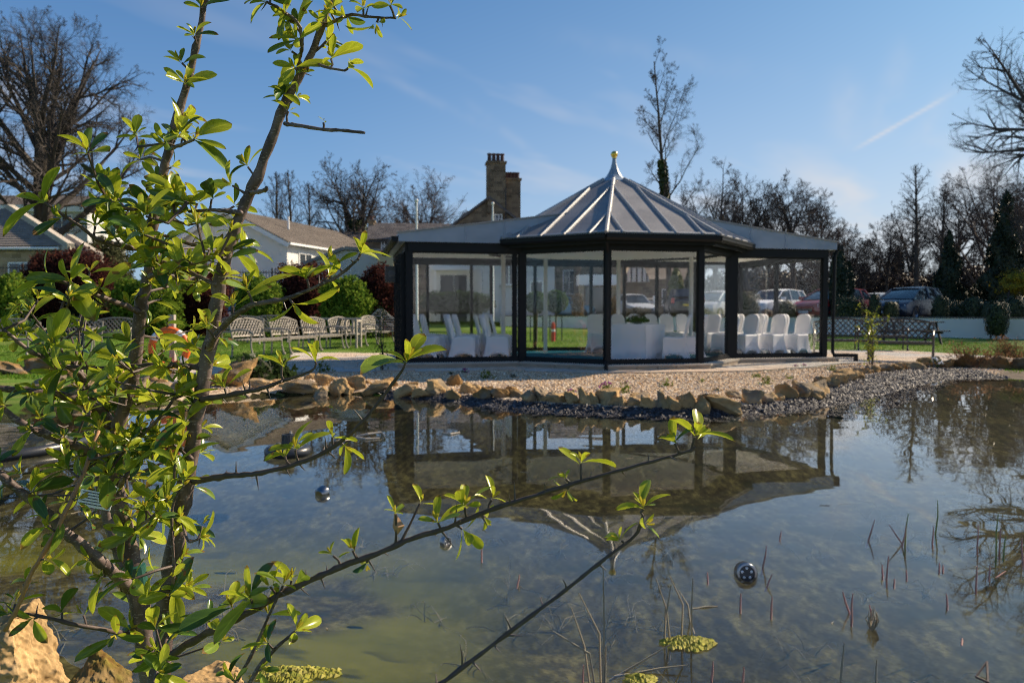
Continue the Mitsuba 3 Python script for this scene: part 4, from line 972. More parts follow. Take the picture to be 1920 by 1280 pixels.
a, b = P(1203, 560, 52), P(1226, 560, 50); e = unit((b - a) * [1, 1, 0]); L = np.linalg.norm((b - a)[:2]); o = np.array([a[0], a[1], .82]); fr = np.array([e, np.cross(Z, e), Z])
for q in range(5): MB().box((0, -.02, .25 + .24 * q), (L, .02, .35 + .24 * q), fr, o).put('bar', 'white_paint', GT)
for x in (0, L): MB().box((x - .06, -.06, 0), (x + .06, .06, 1.45), fr, o).put('post', 'white_paint', GT)

# ------------------------------------------------------------------ cars
def car(label, col, at, ang, kind='hatch', plate=None):
    """length along x, nose at +x; built of sections"""
    k = thing('parked_car', label, 'car'); fr = rot(ang); o = np.asarray(at, float)
    S = {'hatch': dict(L=4.0, W=.86, body=[(2.0, .42, .62, .60), (1.92, .26, .70, .80), (1.6, .2, .82, .86), (1.0, .2, .92, .88), (.55, .2, .98, .88), (-.6, .2, 1.0, .88), (-1.5, .2, 1.02, .87), (-1.85, .26, 1.0, .82), (-2.0, .42, .9, .66)],
                       cab=[(.95, .93, .94, .74), (.25, .97, 1.42, .62), (-.5, .98, 1.50, .62), (-1.4, 1.0, 1.42, .60), (-1.82, 1.01, 1.08, .66)], wh=(1.25, -1.28), R=.31),
         'suv': dict(L=4.5, W=.92, body=[(2.22, .5, .75, .62), (2.12, .32, .88, .84), (1.7, .28, 1.0, .91), (1.05, .28, 1.06, .92), (.5, .28, 1.08, .92), (-.9, .28, 1.1, .92), (-1.8, .28, 1.12, .91), (-2.15, .36, 1.1, .85), (-2.25, .5, .98, .7)],
                     cab=[(1.05, 1.06, 1.07, .78), (.35, 1.07, 1.56, .66), (-.5, 1.08, 1.66, .66), (-1.7, 1.10, 1.60, .65), (-2.12, 1.11, 1.22, .72)], wh=(1.38, -1.38), R=.35),
         'mpv': dict(L=4.5, W=.9, body=[(2.2, .42, .66, .60), (2.1, .26, .78, .82), (1.7, .2, .93, .89), (1.15, .2, 1.0, .9), (.5, .2, 1.03, .9), (-.9, .2, 1.05, .9), (-1.75, .2, 1.06, .89), (-2.1, .28, 1.02, .83), (-2.22, .45, .9, .68)],
                     cab=[(1.35, 1.0, 1.01, .76), (.35, 1.03, 1.50, .64), (-.5, 1.04, 1.60, .64), (-1.6, 1.05, 1.52, .63), (-2.08, 1.05, 1.12, .7)], wh=(1.36, -1.36), R=.32)}[kind]
    def loft(secs):
        mb = MB(); vs = []
        for x, zb, zt, w in secs:
            zm = zb + (zt - zb) * .45
            vs += [(x, -w * .90, zb), (x, -w, zb + .10), (x, -w * 1.01, zm), (x, -w * .95, zt - .04), (x, -w * .86, zt), (x, 0, zt + .015), (x, w * .86, zt), (x, w * .95, zt - .04), (x, w * 1.01, zm), (x, w, zb + .10), (x, w * .90, zb)]
        m = 11; f = [[i * m + j, i * m + (j + 1) % m, (i + 1) * m + (j + 1) % m, (i + 1) * m + j] for i in range(len(secs) - 1) for j in range(m)]
        e = (len(secs) - 1) * m; f2 = [[0, j, j + 1, 0] for j in range(1, m - 1)] + [[e, e + j + 1, e + j, e] for j in range(1, m - 1)]
        return mb.add(np.array(vs) @ fr + o, f + f2)
    loft(S['body']).put('body', col, k, smooth=32)
    cab = S['cab']; vs = []; mb = MB()
    for x, zb, zt, w in cab:
        wb = S['W'] * .93; vs += [(x, -wb, zb - .02), (x, -w, zt), (x, 0, zt + .02), (x, w, zt), (x, wb, zb - .02)]
    f = [[i * 5 + j, i * 5 + j + 1, (i + 1) * 5 + j + 1, (i + 1) * 5 + j] for i in range(len(cab) - 1) for j in range(4)]
    mb.add(np.array(vs) @ fr + o, f); mb.put('window', 'car_glass', k, smooth=25)
    rf = MB(); vs = []
    for x, zb, zt, w in [(cab[1][0] + .03, *cab[1][1:])] + cab[2:4]: vs += [(x, -w - .025, zt - .03), (x, -w - .01, zt + .02), (x, 0, zt + .045), (x, w + .01, zt + .02), (x, w + .025, zt - .03)]
    rf.add(np.array(vs) @ fr + o, [[i * 5 + j, i * 5 + j + 1, (i + 1) * 5 + j + 1, (i + 1) * 5 + j] for i in range(2) for j in range(4)]); rf.put('roof', col, k, smooth=40)
    for s in (-1, 1):
        q = lambda x, y, z: np.array([x, s * y, z]) @ fr + o
        ww = S['W'] * .945
        for a, b, r in ((q(cab[0][0] + .02, ww - .06, cab[0][2] - .0), q(cab[1][0], cab[1][3] + .015, cab[1][2]), .035), (q(-.28, ww, cab[2][1] - .01), q(-.33, cab[2][3] + .02, cab[2][2] - .01), .035), (q(-1.3, ww, cab[3][1] - .01), q(-1.25, cab[3][3] + .02, cab[3][2] - .02), .045), (q(cab[4][0] - .01, cab[4][3] + .05, cab[4][1] - .01), q(cab[3][0] - .02, cab[3][3] + .015, cab[3][2]), .06)):
            MB().tube([a, b], r, 6).put('pillar', col, k, smooth=40)
        MB().box((-.09, -.11, -.07), (.06, .11, .07), fr, q(cab[0][0] - .25, S['W'] + .09, cab[0][1] + .10)).put('mirror', col, k)
        x, zb, zt, w = S['body'][1]
        MB().box((-.10, -.16, -.065), (.045, .16, .065), fr @ np.eye(3), q(x - .02, w * .72, zt - .10)).put('headlight', 'lamp_clear', k)
        x, zb, zt, w = S['body'][-2]
        MB().box((-.05, -.08, -.16), (.09, .09, .12), fr, q(x - .02, w * .93, zt - .06)).put('tail_light', 'lamp_red', k)
        for xw in S['wh']:
            c = q(xw, S['W'] * .93, S['R']); R = S['R']; ax = fr[1] * s
            wk = MB().lathe([(R * .62, -.09), (R * .98, -.09), (R, -.05), (R, .06), (R * .96, .085), (R * .66, .085)], c, 22, ax).put('wheel', 'rubber', k, smooth=40)
            rm = MB().lathe([(R * .66, .07), (R * .6, .03), (R * .2, .05), (0, .06)], c, 22, ax)
            rm.put('rim', 'alloy', wk, smooth=30)
            MB().lathe([(R * 1.03, .085), (R * 1.16, .09), (R * 1.16, .02), (R * 1.03, .02)], c, 22, ax).put('wheel_arch', 'plastic_black', k, smooth=40)
    x0, z0 = S['body'][0][0], .42
    MB().box((-.03, -.5, -.07), (.035, .5, .07), fr, np.array([x0 - .02, 0, S['body'][0][1] + .08]) @ fr + o).put('grille', 'plastic_black', k)
    if plate: MB().box((-.02, -.26, -.055), (.03, .26, .055), fr, np.array([-S['L'] / 2 - .02, 0, .78]) @ fr + o).put('number_plate', plate, k)
    MB().box((-.02, -.26, -.055), (.05, .26, .055), fr, np.array([x0, 0, .40]) @ fr + o).put('number_plate', 'plate_white', k)
    return k
def park(px, d, z=.80): p = P(px, 585, d); return (p[0], p[1], z)
car('dark blue estate car facing the pond at the right end of the car park', 'car_navy', park(1703, 37), math.radians(-140), 'mpv')
car('red people carrier parked half behind the right end post of the garden room', 'car_red', park(1560, 38.5), math.radians(-148), 'mpv')
car('white sport utility car with bright highlights seen through the right wing glass', 'car_white', park(1452, 43), math.radians(-140), 'suv')
car('small silver hatchback facing forward seen through the front right pane', 'car_silver', park(1186, 47.5), math.radians(-78), 'hatch')
car('black off road car seen from behind with a yellow number plate', 'car_black', park(1281, 43), math.radians(84), 'suv', 'plate_yellow')
car('silver car with two sun glints seen through the narrow side pane of the bay', 'car_silver', park(1340, 44), math.radians(-128), 'mpv')
car('teal hatchback sloping down to the right behind the standard trees', 'car_teal', park(1058, 50), math.radians(-12), 'hatch')
car('pale silver car mostly hidden between the red and the dark blue car', 'car_silver', park(1634, 45), math.radians(-140), 'hatch')
car('blue hatchback in front of the shaded gable of the white house', 'car_blue', park(442, 40, 1.0), math.radians(8), 'mpv')
car('silver blue car behind the railing at the left edge', 'car_blue', park(22, 36, .96), math.radians(6), 'hatch')
car('white car mostly hidden behind the copper hedge on the left', 'car_white', park(230, 40, .98), math.radians(5), 'hatch')
# ------------------------------------------------------------------ bare trees
def branch_tree(rng, base, H, r0, spec, lean, crown):
    """grows a bare tree level by level inside its crown outline; returns per level (p0, p1, r0, r1, nodes).
    spec: (trunk share of the height, wiggle, upward pull, steps), then per level (children, t0, angle, reach, wiggle, upward pull, steps)."""
    out = []; cc, ce = crown
    tf, wig, up, steps = spec[0]
    p = np.array([base], float); d = unit(np.array([[lean[0], lean[1], 1.0]])); L = np.array([H * tf]); R = np.array([r0])
    for lv in range(len(spec)):
        if lv: _, t0, ang, ratio, wig, up, steps = spec[lv]
        n = len(p); nodes, dirs, rad = [p], [d], [R]; cur, cd = p.copy(), d.copy()
        for s in range(steps):
            cd = unit(cd + rng.normal(size=(n, 3)) * wig + np.array([0, 0, up])); cur = cur + cd * (L / steps)[:, None]
            nodes.append(cur); dirs.append(cd); rad.append(R * (1 - (s + 1) / steps * ((.42 if tf < .9 else .85) if lv == 0 else .93)))
        N, Dr, Rr = np.stack(nodes), np.stack(dirs), np.stack(rad)
        out.append((N[:-1].reshape(-1, 3), N[1:].reshape(-1, 3), Rr[:-1].ravel(), Rr[1:].ravel(), N))
        if lv + 1 == len(spec): break
        k, t0, ang, ratio = spec[lv + 1][:4]
        pid = np.repeat(np.arange(n), k); t = t0 + (1 - t0) * (np.tile(np.arange(k), n) + rng.random(n * k)) / k; t = np.clip(t, 0, .985)
        fi = t * steps; i0 = np.minimum(fi.astype(int), steps - 1); w = (fi - i0)[:, None]
        pos = N[i0, pid] * (1 - w) + N[i0 + 1, pid] * w; pd = Dr[np.minimum(i0 + 1, steps), pid]; prd = Rr[i0, pid]
        a = np.radians(ang * (1.35 - .95 * t if lv == 0 else 1) * (.7 + .6 * rng.random(n * k)))
        if lv == 0:
            az = np.arange(k) * 2.4 + rng.normal(0, .3, k); e1 = unit(np.cross(pd, [0, 1.0, .1])); perp = e1 * np.cos(az)[:, None] + np.cross(pd, e1) * np.sin(az)[:, None]
        else: perp = unit(np.cross(pd, rng.normal(size=(n * k, 3))))
        nd = unit(pd * np.cos(a)[:, None] + perp * np.sin(a)[:, None])
        o = (pos - cc) / ce; v = nd / ce; A = (v * v).sum(1); Bq = (o * v).sum(1); Cq = (o * o).sum(1) - 1          # how far to the crown's outline
        reach = (-Bq + np.sqrt(np.maximum(Bq * Bq - A * Cq, 0))) / A; reach = np.where(Cq > 0, np.where(Bq < 0, np.maximum(reach, 0), .12 * L[pid]), reach)
        if lv == 0: nl = reach * ratio * (.8 + .28 * rng.random(n * k))
        else: nl = np.minimum(L[pid] * ratio * (1.15 - .55 * t) * (.7 + .6 * rng.random(n * k)), np.maximum(reach, .05 * H * ratio ** lv) * 1.05)
        nr = np.minimum(prd * ((.42 if tf > .9 else .6) if lv == 0 else .72), nl * .03 + .003)
        p, d, L, R = pos, nd, nl, np.maximum(nr, .004)
    return out


def tree(name, label, px, ytop, dist, wpx, style, seed, cat='tree', z0=None, group=None, bark='twig_bark', ivy=None, lean=(0, 0), trunk_px=None, low=.30):
    rng = np.random.default_rng(seed); top = P(px, ytop, dist); z0 = .55 if z0 is None else z0
    H = top[2] - z0; half = wpx * dist / FPX; base = (top[0] - lean[0] * H * .8, top[1], z0 - .1)
    rt = (trunk_px * dist / FPX / 2) if trunk_px else H * .020
    crown = (np.array([top[0], top[1], z0 + H * (1 + low) / 2]), np.array([half, half, H * (1 - low) / 2]))
    fine = max(.007, dist * (.00011 if style in ('beech', 'sparse') else .00014))
    specs = {
        'beech': [(.60, .04, .02, 10), (20, .28, 64, 1.0, .06, .07, 8), (7, .12, 44, .52, .08, .04, 4), (6, .1, 42, .50, .09, .02, 3), (5, .1, 40, .52, .10, .01, 2), (5, .1, 38, .6, .08, .01, 1), (2, .1, 34, .7, .05, 0, 1)],
        'dense': [(.48, .05, .02, 8), (18, .22, 66, 1.0, .07, .05, 6), (8, .12, 46, .54, .09, .02, 4), (7, .1, 44, .50, .10, .01, 2), (6, .1, 42, .5, .10, .0, 1), (4, .1, 40, .65, .1, .0, 1)],
        'open': [(.56, .05, .02, 9), (17, .32, 60, 1.0, .08, .06, 7), (7, .15, 46, .50, .10, .03, 4), (6, .12, 44, .50, .12, .02, 3), (5, .1, 42, .52, .12, .01, 1), (5, .1, 40, .65, .1, 0, 1)],
        'slim': [(.98, .02, .03, 10), (20, .22, 40, .92, .05, .07, 5), (6, .15, 36, .42, .08, .05, 3), (6, .15, 36, .5, .10, .03, 1), (4, .1, 34, .6, .08, .02, 1)],
        'sparse': [(.97, .03, .01, 11), (18, .28, 48, .86, .10, .05, 8), (6, .2, 42, .42, .12, .05, 5), (6, .15, 42, .46, .12, .03, 3), (5, .1, 40, .55, .1, .02, 2), (4, .1, 36, .65, .08, 0, 1)],
        'larch': [(.99, .012, .03, 12), (60, .14, 78, .92, .05, .015, 5), (8, .15, 46, .34, .10, -.02, 2), (6, .1, 40, .5, .12, -.04, 1)],
        'scrub': [(.45, .05, .02, 6), (16, .18, 66, 1.0, .07, .05, 5), (8, .12, 46, .54, .09, .02, 2), (7, .1, 44, .5, .10, .0, 1), (6, .1, 42, .6, .1, .0, 1)],
    }
    lev = branch_tree(rng, base, H, rt, specs[style], lean, crown)
    k = thing(name, label, cat, group)
    tb = MB(); N = lev[0][4][:, 0]; rr = np.concatenate([lev[0][2], lev[0][3][-1:]]); rr[0] *= 1.35
    tb.tube(N, rr, 9); tb.put('trunk', 'trunk_bark', k, smooth=60)
    cb = MB(); LN = lev[1][4]; a, b, r1, r2, _ = lev[1]; nb = LN.shape[1]; rl = np.concatenate([r1, r2[-nb:]]).reshape(-1, nb)
    for q in range(nb): MB().tube(LN[:, q], np.maximum(rl[:, q], fine), 6).put('limb', bark, k, smooth=60)
    for a, b, r1, r2, _ in lev[2:-1]: segments(cb, a, b, np.maximum(r1, fine), np.maximum(r2, fine * .8), 3)
    a, b, r1, r2, NN = lev[-1]; a, b = NN[0], NN[-1]; w = unit(np.cross(b - a, rng.normal(size=a.shape))) * fine * 1.2            # the last twigs are single slivers
    cb.add(np.stack([a - w, a + w, b], 1).reshape(-1, 3), np.arange(len(a) * 3).reshape(-1, 3))
    cb.put('crown', bark, k, kind='stuff')
    if ivy:
        t0, t1, rad, n = ivy; ib = MB(); ts = t0 + (t1 - t0) * rng.random(n) ** 1.1
        ts = np.clip(ts * H / (H * specs[style][0][0]), 0, .99)
        idx = ts * (len(N) - 1); i0 = idx.astype(int); c = N[i0] + (N[np.minimum(i0 + 1, len(N) - 1)] - N[i0]) * (idx - i0)[:, None]
        lump = .35 + 1.3 * meshkit.fbm(np.stack([ts * 14, ts * 0 + seed, ts * 0], -1), 3)
        a = rng.uniform(0, 6.28, n); rr = rad * lump * (1.1 - .5 * ts) * np.sqrt(.2 + .8 * rng.random(n))
        d = np.stack([np.cos(a), np.sin(a), rng.normal(0, .3, n)], -1); c = c + d * rr[:, None]
        v = .5 + .8 * rng.random((n, 1)); leaves(ib, c, d + [0, 0, .3], .26 * dist / 60, np.array([[.035, .06, .014]]) * v, rng, .8); ib.put('ivy', 'foliage_solid', k, kind='stuff')
    return k


tree('beech_tree', 'huge bare beech tree with a broad dome crown at the far left', 88, 22, 60, 195, 'beech', 41, trunk_px=40)
tree('bare_tree', 'slim bare tree with upright limbs just left of the ivy clad tree, leftmost of three', 518, 322, 76, 40, 'slim', 42, group='slim bare trees left of the ivy tree')
tree('bare_tree', 'slim bare tree left of the ivy clad tree, middle one of three', 545, 318, 78, 42, 'slim', 43, group='slim bare trees left of the ivy tree')
tree('bare_tree', 'slim bare tree left of the ivy clad tree, rightmost of three', 574, 338, 74, 36, 'slim', 44, group='slim bare trees left of the ivy tree')
tree('ivy_tree', 'spreading bare tree with a thick dark ivy clad trunk above the stone cottage', 668, 276, 70, 96, 'open', 45, ivy=(.12, .74, 1.35, 5200), trunk_px=20)
tree('brown_tree', 'dense brown twigged tree with a rounded crown left of the tall chimneys', 792, 303, 78, 86, 'dense', 46, bark='brown_twig', ivy=(.1, .6, 1.2, 1800))
tree('brown_tree', 'low brown twigged tree squeezed behind the ivy tree and the dense brown one', 720, 332, 84, 50, 'dense', 67, bark='brown_twig')
tree('tall_tree', 'tall leaning thin bare tree with green ivy on its lower trunk behind the octagon roof', 1276, 94, 55, 88, 'sparse', 47, ivy=(.30, .60, .44, 2400), lean=(.045, 0), trunk_px=13)
tree('bare_tree', 'wide bare tree with dark limbs just right of the octagon roof', 1338, 294, 66, 66, 'open', 48)
tree('bare_tree', 'bare tree with forked pale sky gaps, second to the right of the octagon roof', 1408, 302, 68, 58, 'open', 49)
tree('bare_tree', 'rounded bare tree with one straight dark trunk above the right wing roof', 1493, 284, 66, 66, 'open', 50)
for q_, (px_, y_, d_, w_, st_, lab_) in enumerate(((1372, 330, 74, 50, 'open', 'bare tree in the second rank between the two right of the octagon roof'), (1446, 322, 76, 50, 'open', 'bare tree in the second rank left of the straight dark trunk'), (1530, 335, 74, 46, 'open', 'bare tree in the second rank above the right end of the wing roof'), (1600, 405, 72, 40, 'open', 'fine twigged bare tree above the red car'), (1705, 372, 78, 48, 'open', 'pale fine twigged bare tree behind the larch on its left'), (1795, 330, 76, 56, 'open', 'pale fine twigged bare tree left of the big twisted one'), (1880, 318, 80, 60, 'open', 'bare tree rising behind the broad dark yew'))):
    tree('bare_tree', lab_, px_, y_, d_, w_, st_, 240 + q_)
tree('bare_tree', 'low brown bare tree above the right end of the wing roof', 1548, 372, 60, 48, 'dense', 51, bark='brown_twig')
tree('bare_tree', 'low twiggy bare tree peeping over the octagon roof behind the tall leaning one', 1300, 352, 72, 46, 'open', 66)
tree('bare_tree', 'thin bare tree beside the right end of the garden room over the red car', 1622, 432, 62, 34, 'open', 52)
tree('bare_tree', 'forked bare tree between the red and the blue car', 1662, 398, 66, 44, 'open', 53)
tree('larch_tree', 'straight pale conical larch with drooping twigs above the blue car', 1722, 306, 60, 46, 'larch', 54)
tree('bare_tree', 'big bare tree with a twisted grey trunk between the two dark conifers', 1835, 298, 63, 98, 'open', 55, bark='brown_twig')
tree('bare_tree', 'bare tree whose branches reach in from the upper right edge', 2050, -40, 42, 232, 'dense', 56, trunk_px=42)
tree('bare_tree', 'slender bare tree behind the larch', 1766, 345, 76, 40, 'slim', 57)
tree('bare_tree', 'bare tree at the right edge behind the big conifer', 1930, 312, 74, 60, 'open', 58)
THK = [1590, 1640, 1690, 1745, 1800, 1610, 1670, 1725, 1450, 1390, 610, 650, 560]
for k, (px, y, d, w) in enumerate(((1590, 452, 88, 40), (1640, 462, 92, 44), (1690, 448, 90, 44), (1745, 470, 86, 40), (1800, 452, 92, 44), (1610, 486, 80, 30), (1670, 492, 84, 36), (1725, 488, 80, 32), (1450, 440, 92, 50), (1390, 450, 95, 50), (610, 392, 96, 40), (650, 398, 94, 36), (560, 402, 98, 40))):
    tree('thicket_tree', f'brown leafless scrub tree in the far thicket, {ordinal(1 + sorted(THK).index(px))} from the left', px, y, d, w, 'scrub', 80 + k, bark='brown_twig', group='scrub trees in the far thicket')

# ------------------------------------------------------------------ conifers, hedges and shrubs
def conifer(label, px, ytop, dist, wpx, seed, name='conifer', z0=.8, n=9000, col=(.020, .036, .018), pw=.85, columnar=False, cat='tree', leaf=.34, group=None):
    rng = np.random.default_rng(seed); top = P(px, ytop, dist); H = top[2] - z0; half = wpx * dist / FPX
    k = thing(name, label, cat, group); MB().lathe([(0, 0), (H * .022, 0), (H * .008, H * .8), (0, H * .8)], (top[0], top[1], z0 - .1), 8).put('trunk', 'trunk_bark', k, smooth=50)
    t = 1 - np.sqrt(rng.random(n)) if not columnar else rng.random(n) ** 1.2
    t = np.clip(t, 0, 1); a = rng.uniform(0, 6.28, n)
    prof = (1 - t) ** pw * (.55 + .45 * np.minimum(1, t * 9 + .35)) if not columnar else np.clip(np.minimum(1, (1 - t) * 3.2) ** .7, 0, 1)
    lump = .40 + 1.15 * meshkit.fbm(np.stack([np.cos(a) * 1.8 + seed, np.sin(a) * 1.8, t * H * .55], -1), 3)
    rr = half * prof * lump * (.45 + .55 * np.sqrt(rng.random(n))) * (1 if columnar else .82 + .34 * np.sin(t * H * 2.6 + 2.2 * np.sin(a * 2 + seed) + a))
    d = np.stack([np.cos(a), np.sin(a), np.full(n, -.15)], -1)
    c = np.array([top[0], top[1], z0]) + d * rr[:, None] + np.stack([0 * t, 0 * t, t * H + .12 * rr], -1)
    shade = (.55 + .9 * rng.random((n, 1)))
    mb = MB(); leaves(mb, c, d, leaf * dist / 50, np.asarray(col) * shade, rng, .4, .5); mb.put('foliage', 'foliage_solid', k, kind='stuff')
    m = 9; pr_ = [(half * .52 * (float((1 - q) ** pw) if not columnar else min(1, (1 - q) * 3)) + .01, z0 + .2 + q * H * .93) for q in np.linspace(0, 1, m)]
    MB().lathe(pr_, (top[0], top[1], 0), 10).put('inner_boughs', mat_once('boughs_%d' % round(col[0] * 1000), tuple(col)), k)
    return k
def mat_once(key, c):
    if key not in scene: mat(key, pr(c, .95, specular=.05))
    return key
conifer('broad dark yew standing over the right edge of the car park', 1888, 356, 50, 54, 61, n=12000, pw=.72)
conifer('dark pointed conifer left of the broad yew behind the hedge', 1781, 430, 52, 40, 62, n=8000)
conifer('narrow dark cypress beside the right end post of the garden room', 1573, 462, 37, 17, 63, n=5200, columnar=True, leaf=.3, col=(.016, .030, .016))
conifer('narrow dark cypress, smaller companion right of the one at the end post', 1592, 492, 38, 9, 64, n=2400, columnar=True, leaf=.3, col=(.016, .030, .016))
conifer('dark bushy conifer in the far thicket above the blue car', 1684, 462, 70, 36, 65, n=4500, col=(.035, .032, .022))
conifer('upright yellow green conifer seen through the right pane of the bay', 1268, 500, 46, 14, 68, n=2600, columnar=True, col=(.10, .12, .02), leaf=.22)
conifer('dark green conifer behind the yellow green one seen through the bay', 1296, 488, 52, 26, 69, n=3000, leaf=.3)


def bush(label, pts, top, bot, dist, depth, cols, seed, n=9000, leaf=.10, name='bush', cat='bush', jit=.75, rough=.46, group=None, solid=False, z0=None):
    """a clipped or loose shrub filling the columns pts = (left, right) of the photograph from row top to row bot at a distance"""
    rng = np.random.default_rng(seed); a, b = P(pts[0], top, dist), P(pts[1], top, dist); g = hz((a[0] + b[0]) / 2, dist) if z0 is None else z0
    zb = g if bot is None else P(pts[0], bot, dist)[2]
    hx, hzv = (b[0] - a[0]) / 2, (a[2] - zb) / 2; c0 = np.array([(a[0] + b[0]) / 2, dist + depth * .5, zb + hzv]); e = np.array([hx, depth / 2, hzv])
    k = thing(name, label, cat, group)
    d = unit(rng.normal(size=(n, 3))); sup = 1 / (np.abs(d) ** 3.2).sum(1, keepdims=True) ** (1 / 3.2)
    q = d * sup
    lump = 1 + rough * (meshkit.fbm(q * [2.4 * max(1, hx / hzv), 2.4, 2.4] + seed * 3.1, 3) - .55) * 2
    c = c0 + q * e * (lump * (.70 + .34 * rng.random(n) ** .8))[:, None]
    c[:, 2] = np.maximum(c[:, 2], zb + .02)
    cc = np.asarray(cols)[rng.integers(0, len(cols), n)] * (.6 + .8 * rng.random((n, 1)))
    mb = MB(); leaves(mb, c, q / e, leaf, cc, rng, .55, jit); mb.put('foliage', 'foliage_solid' if solid else 'foliage', k, kind='stuff')
    m = trimesh.creation.icosphere(3); v = np.array(m.vertices); s2 = 1 / (np.abs(v) ** 3.2).sum(1, keepdims=True) ** (1 / 3.2); v = v * s2
    lp = 1 + rough * (meshkit.fbm(v * [2.4 * max(1, hx / hzv), 2.4, 2.4] + seed * 3.1, 3) - .55) * 2
    put('inner_leaves', mikit.ply((c0 + v * e * (lp * .66)[:, None], m.faces), mat_once('inner_leaves_%d_%d' % (round(cols[0][0] * 1000), round(cols[0][1] * 1000)), tuple(np.mean(cols, 0))), smooth=True), k)
    sb = MB()
    for t in np.linspace(-.6, .6, 3): sb.tube([(c0[0] + t * hx, c0[1], zb - .1), (c0[0] + t * hx * .8, c0[1], zb + hzv)], .035, 6)
    sb.put('stems', 'twig_bark', k)
    return k
COP = [[.085, .030, .026], [.06, .022, .021], [.12, .045, .034], [.04, .018, .017]]
LAU = [[.16, .24, .03], [.10, .18, .022], [.22, .29, .04], [.06, .12, .018]]
bush('dark copper red hedge block in front of the stone bungalow', (14, 196), 466, None, 31, 1.8, COP, 101, 16000, .13, 'copper_hedge', 'hedge')
bush('dark copper red hedge behind the firethorn stems left of the white house gable', (296, 412), 496, None, 31.5, 1.7, COP, 102, 11000, .13, 'copper_hedge', 'hedge')
bush('round topped copper red hedge in front of the white house', (506, 604), 492, None, 31, 1.8, COP, 103, 10000, .12, 'copper_hedge', 'hedge')
bush('copper red hedge block beside the left end of the garden room', (660, 752), 500, None, 30.5, 1.8, COP, 104, 10000, .12, 'copper_hedge', 'hedge')
bush('bright glossy laurel bush right of the copper hedge with the wooden seat', (590, 688), 524, None, 29, 1.7, LAU, 105, 8000, .15, 'laurel_bush')
bush('bright green laurel bush behind the left stem of the firethorn', (196, 316), 516, None, 29.5, 1.7, LAU, 106, 8500, .15, 'laurel_bush')
bush('green laurel bush between two copper hedges behind the bench row', (430, 516), 520, None, 29.5, 1.6, LAU, 107, 6500, .15, 'laurel_bush')
bush('yellow green laurel bush cut off by the left edge', (-60, 24), 512, None, 29, 1.7, LAU, 108, 6000, .15, 'laurel_bush')
bush('dark shrub under the copper hedge at the left', (110, 200), 545, None, 30.6, 1.2, [[.03, .045, .02], [.05, .03, .02]], 109, 4000, .12)
DK = [[.028, .045, .018], [.018, .03, .013], [.045, .062, .02]]
bush('low dark clipped hedge along the top of the white wall at the right', (1770, 1900), 564, None, 35.5, 1.0, DK, 120, 6500, .10, 'clipped_hedge', 'hedge', solid=True)
bush('low dark hedge at the right edge above the white wall', (1880, 2010), 560, None, 34, 1.0, DK, 128, 5000, .10, 'clipped_hedge', 'hedge', solid=True)
SB = [('oval dark evergreen shrub in front of the blue car', (1664, 1690), 566, 33.6, [[.05, .06, .018], [.03, .045, .014]]), ('upright dark shrub left of the blue car', (1634, 1656), 552, 33.8, DK), ('broad leafy dark shrub before the red car', (1576, 1636), 552, 34.2, DK + [[.08, .10, .03]]), ('rounded dark shrub right of the blue car', (1756, 1784), 556, 33.2, DK),
      ('round dark shrub on the wall at the right, left of the narrow one', (1818, 1850), 558, 32.6, DK), ('small round shrub on the wall right of centre of the hedge', (1846, 1864), 572, 32.2, DK), ('dark shrub on the wall near the right edge', (1896, 1930), 556, 32.0, DK), ('loose olive shrub seen through the right wing glass', (1462, 1496), 566, 37.0, DK + [[.09, .11, .04]]),
      ('dark leafy shrub low behind the left part of the right wing glass', (1384, 1432), 548, 38.0, DK), ('brown shrub before the white car behind the right wing glass', (1432, 1450), 580, 36.4, [[.10, .05, .03], [.07, .04, .02]])]
for q, (lab, pts, top, d, cols) in enumerate(SB): bush(lab, pts, top, None, d, (pts[1] - pts[0]) * d / FPX * .9, cols, 130 + q, 2600, .09, 'evergreen_shrub', 'shrub', solid=True, rough=.4)
bush('dark egg shaped conifer standing on the lawn in front of the white wall', (1863, 1901), 566, 630, 28.5, .75, DK, 150, 3200, .08, 'dwarf_conifer', 'shrub', solid=True, rough=.2)
bush('yellow leaved shrub cut off by the right edge', (1900, 1985), 500, 556, 36, 2.0, [[.35, .27, .02], [.22, .18, .03], [.10, .08, .03]], 151, 900, .11, 'yellow_shrub', 'shrub', rough=.7)
bush('dark green clipped hedge seen through the left wing glass', (786, 922), 545, 588, 37, 1.4, DK + [[.04, .07, .02]], 152, 6000, .12, 'clipped_hedge', 'hedge')
bush('reddish brown bush with a yellow tint at the foot of the stone house', (1072, 1096), 552, None, 44, .8, [[.12, .08, .03]], 153, 1500, .1)
bush('orange brown bush seen beside the silver hatchback', (1143, 1160), 556, None, 42, .8, [[.16, .10, .03], [.08, .06, .02]], 154, 1500, .1)
bush('low brown planting at the foot of the silver hatchback behind the glass', (1170, 1226), 576, None, 43, .8, [[.10, .08, .04], [.06, .06, .03]], 155, 2200, .09)
bush('dark brown undergrowth filling the view behind the right hand cars', (1600, 1780), 510, None, 66, 6, [[.06, .04, .032], [.045, .034, .026], [.08, .055, .04]], 156, 12000, .30, 'undergrowth', 'bushes', rough=.5, solid=True)
bush('dark undergrowth behind the hedge at the right', (1770, 1960), 500, None, 64, 6, [[.055, .045, .032], [.04, .034, .026], [.07, .055, .04]], 157, 12000, .30, 'undergrowth', 'bushes', rough=.5, solid=True)
bush('dark scrub behind the cars seen through the right wing glass', (1330, 1600), 505, None, 68, 6, [[.06, .045, .032], [.05, .045, .03], [.08, .06, .04]], 158, 14000, .30, 'undergrowth', 'bushes', rough=.5, solid=True)
bush('dark scrub under the trees left of the brick house', (575, 690), 440, None, 90, 6, [[.06, .045, .032], [.05, .045, .03]], 159, 7000, .34, 'undergrowth', 'bushes', rough=.5, solid=True)
